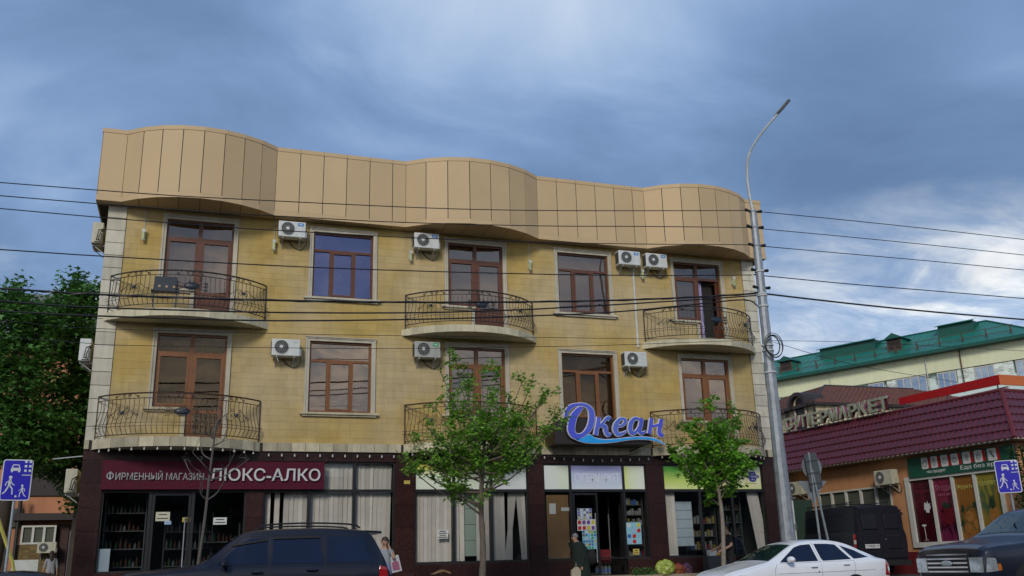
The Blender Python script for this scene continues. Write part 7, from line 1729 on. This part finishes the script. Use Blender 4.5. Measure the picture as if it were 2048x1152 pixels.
t = thing('carrier_bag', 'cream plastic carrier bag held low by the old woman', 'bag', (x-.28, y-.12, z+.35)); m = M(); m.prism([(-.13, 0), (.13, 0), (.11, .30), (.03, .36), (-.03, .36), (-.11, .28)], lambda a, b, d: (x-.22+a+.02*sin(b*20), y-.15+d, z+.36+b), -.05, .05); m.tube([(x-.19, y-.15, z+.72), (x-.21, y-.15, z+.84), (x-.24, y-.15, z+.72)], .006, 4); m.build('bag_body', 'bag_cream', t)
t = thing('backpack', 'black shoulder bag behind the old woman by the door', 'bag', (x+.33, y+.1, z+.8)); m = M(); m.sph((x+.30, y+.05, z+.95), (.15, .13, .20), 12); m.tube(cr([(x+.2, y, z+1.1), (x+.05, y-.05, z+1.28), (x-.05, y-.1, z+1.2)], 5), .015, 5); m.build('bag_body', 'cloth_black', t, smooth=True)
# woman with phone behind the dark car
Hh = 1.66; x, y, z = ppl(771, 1073, -4.35, Hh)
reg = [('skin', lambda c: c.z > 1.38), ('skin', lambda c: abs(c.y) > .2 and c.z > 1.05), ('cloth_white', lambda c: c.z > 1.08), ('cloth_blue', lambda c: c.z > .82), ('cloth_black', lambda c: True)]
w2 = person('dark haired woman talking on a phone behind the navy car', T(x, y, z) @ RZ(radians(-120)), Hh, regions=reg, hair='hair_brown', hairlen=.06, arms={1: [(.12, .26, 1.22), (.10, .13, 1.50)], -1: [(.10, -.24, 1.10), (.16, -.20, .95)]})
m = M(); hp = Vector((.06, .10, 1.60))*(Hh/1.75); m.box(hp.x-.01, hp.x+.07, hp.y-.005, hp.y+.008, hp.z-.07, hp.z+.07); tag(m.build('phone', 'eye_dark'), 'small dark phone held to the ear of the woman behind the navy car', 'phone').matrix_basis = T(x, y, z) @ RZ(radians(-120))
t = thing('tote_bag', 'white and plum patterned tote bag on the arm of the woman with the phone', 'bag', (x+.2, y-.1, z+1.0))
m = M(); X = T(x+.24, y-.12, z+.88) @ Matrix.Rotation(radians(-12), 4, 'Y') @ Matrix.Scale(.85, 4); m.prism([(-.13, 0), (.14, 0), (.12, .42), (-.10, .42)], lambda a, b, d: X @ Vector((a, d, b)), -.05, .05); m.build('bag_body', 'bag_white', t); m = M(); m.prism([(-.10, .06), (.09, .04), (.09, .24), (.02, .30), (-.09, .26)], lambda a, b, d: X @ Vector((a, d, b)), -.056, -.051); m.build('print_patch', 'bag_pink', t)
# man in black T-shirt
Hh = 1.74; x, y, z = ppl(1452, 1045, -3.1, Hh)
reg = [('skin', lambda c: c.z > 1.42), ('skin', lambda c: (c.x > .14 or abs(c.y) > .19) and .8 < c.z < 1.20), ('cloth_black', lambda c: True)]
mn = person('man in a black T-shirt standing in profile by the far right shop window', T(x, y, z) @ RZ(radians(184)), Hh, regions=reg, hair='hair_dark', belly=1.2, arms={1: [(.06, .24, 1.14), (.34, .20, 1.02)], -1: [(.06, -.24, 1.14), (.32, -.20, 1.04)]})
# woman far left
Hh = 1.64; x, y, z = ppl(105, 1101, 12., Hh)
reg = [('skin', lambda c: c.z > 1.40), ('skin', lambda c: abs(c.y) > .19 and c.z < 1.05 and c.z > .7), ('cloth_white', lambda c: c.z > .88), ('cloth_stripe', lambda c: sin(atan2(c.y-(.09 if c.y > 0 else -.09), c.x)*4) > 0), ('cloth_dark_stripe', lambda c: True)]
person('long haired woman in a white top and striped trousers walking in the left alley', T(x, y, z) @ RZ(radians(100)), Hh, regions=reg, hair='hair_brown', hairlen=.35, legs={1: [(.12, .10, .50), (.10, .10, .08), (.24, .11, .04)], -1: [(-.02, -.10, .50), (-.16, -.10, .12), (-.04, -.11, .05)]})
# ------------------------------------------------------------------ goods outside the shop
mat('net_lime', (.34, .42, .03), .6, var=.25, scale=14); mat('cabbage', (.42, .50, .14), .6, var=.2); mat('net_red', (.38, .035, .02), .7, var=.2); mat('potato', (.34, .20, .08), .8, var=.2); mat('net_violet', (.12, .06, .14), .7); mat('onion', (.20, .08, .09), .6)
def netbag(u0, v0, u1, Y, zb, mnet, mveg, label, seed, rv=.05):
    p0, p1 = aY(u0, v0, Y), aY(u1, v0, Y); x = (p0.x+p1.x)/2; w_ = (p1.x-p0.x)/2; h = p0.z-zb; t = thing('net_bag', label, 'net bag', (x, Y, zb)); r = random.Random(seed); veg = M()
    for i in range(46):
        a = r.uniform(0, 2*pi); f = r.random()**.4; zz = r.uniform(.05, .85); ww = w_*(sin(pi*min(.95, zz+.12))**.5); veg.sph((x+ww*f*cos(a)*.85, Y+ww*f*sin(a)*.7, zb+zz*h), rv, 6)
    v = veg.build('vegetables', mveg, t, smooth=True); v['kind'] = 'stuff'; m = M(); R = []
    for i in range(9):
        q = i/8; R.append((w_*(.25+.8*sin(pi*min(1, q*.86+.10))**.6), zb+q*h))
    for k in range(12):
        a = 2*pi*k/12
        for sgn in (1, -1): m.tube([(x+rr*cos(a+sgn*i*.3), Y+rr*.85*sin(a+sgn*i*.3), zz) for i, (rr, zz) in enumerate(R)], .006, 3)
    m.sph((x, Y, zb+h), (.05, .05, .04), 6); m.build('net', mnet, t)
netbag(1312, 1121, 1347, -1.35, .42 if False else .62, 'net_lime', 'cabbage', 'lime green net bag of cabbages on the shop step', 1, .085); netbag(1345, 1129, 1367, -1.2, .62, 'net_red', 'potato', 'red net bag of potatoes in the middle of the three bags', 2); netbag(1364, 1128, 1382, -1.1, .62, 'net_violet', 'onion', 'violet net bag of onions rightmost of the three bags', 3)
t = thing('herb_bunches', 'dark green bunches of herbs on the step left of the lime net bag', 'herbs', (12.3, -1.3, .62)); LV = Leaves(5); r = random.Random(8); pa, pb = aY(1265, 1145, -1.3), aY(1308, 1142, -1.3)
for i in range(500): LV.leaf(Vector((r.uniform(pa.x, pb.x), -1.3+r.uniform(-.15, .15), .62+r.random()**1.5*.2)), .06)
LV.build('leaves', 'leaf_dark', t)['kind'] = 'stuff'
t = thing('water_bottle_pack', 'pack of clear and blue water bottles with red packets standing in the supermarket doorway', 'bottles', (11.9, .5, .64)); m = M(); m2 = M()
for i in range(4):
    for j in range(2): xx = 11.55+i*.12; m.lathe([(.05, 0), (.05, .22), (.018, .27), (.018, .30)], 8, T(xx, .35+j*.12, .64)); m2.lathe([(.051, .08), (.051, .15)], 8, T(xx, .35+j*.12, .64))
b = m.build('bottle', 'bottle_clear', t); b['kind'] = 'stuff'; m2.build('bottle_label', 'box_blue', t)['kind'] = 'stuff'; m = M(); m.box(11.5, 11.95, .3, .6, .95, 1.35); m.build('red_packet', 'box_red', t)
# soft toy and goods on the window ledge, dark arched panel beside the man
mat('toy_yellow', (.65, .32, .01), .6)
p = aY(1430, 1110, -.25); t = thing('toy_display', 'small white and yellow toys on a stand before the far right window', 'toys', (p.x, -.25, p.z)); m = M(); m.box(p.x-.35, p.x+.35, -.45, -.1, .62, p.z-.02); m.build('stand', 'vent_dark', t)
m = M(); m.box(p.x-.25, p.x-.02, -.4, -.2, p.z-.018, p.z+.15); m.build('white_box', 'lamp_white', t); m = M(); m.sph((p.x+.02, -.42, p.z+.02), (.06, .05, .05), 8); m.sph((p.x+.15, -.42, p.z+.02), (.06, .05, .05), 8); m.build('yellow_toy', 'toy_yellow', t)['kind'] = 'stuff'
q0, q1, q2 = aY(1468, 1072, -4.6), aY(1484, 1085, -4.6), aY(1497, 1128, -4.6)
t = thing('arched_panel', 'dark glass panel with curved black frame leaning behind the white car', 'panel', (q2.x, -4.6, .2)); C = cr([q0, q1, q2, q2+Vector((.03, 0, -.7))], 6); m = M(); m.tube(C, .02, 5); m.build('frame', 'plastic_black', t)
m = M(); P = [tuple(c) for c in C]+[(q0.x, -4.6, q2.z-.7)]; m.add(P, [tuple(range(len(P)))]); m.build('pane', 'car_glass_clear', t)
m = M(); p = aY(885, 1148, -3.2); m.prism([(-.25, 0), (-.02, .10), (.16, .04), (.14, .0), (-.02, .06)], lambda a, b, d: (p.x+a, -3.2+d, p.z+b), -.2, .2); tag(m.build('box_flap', 'cardboard'), 'brown flap of an open box just above the bottom edge left of the tree trunk', 'box flap')
p = aY(47, 1150, 5); m = M(); m.box(p.x-.35, p.x+.35, 5, 5.5, .3, aY(40, 1120, 5).z); tag(m.build('white_crate', 'lamp_white'), 'white crate in the left alley behind the blue sign post', 'crate')
p = aY(25, 1125, 3); m = M(); m.tube([(p.x-.5, 3, p.z+1.2), (p.x, 3, p.z), (p.x+.12, 3, p.z-.5)], .05, 6); tag(m.build('yellow_pipe', 'yellow_letter'), 'slanting pale yellow pipe behind the left sign post', 'pipe')
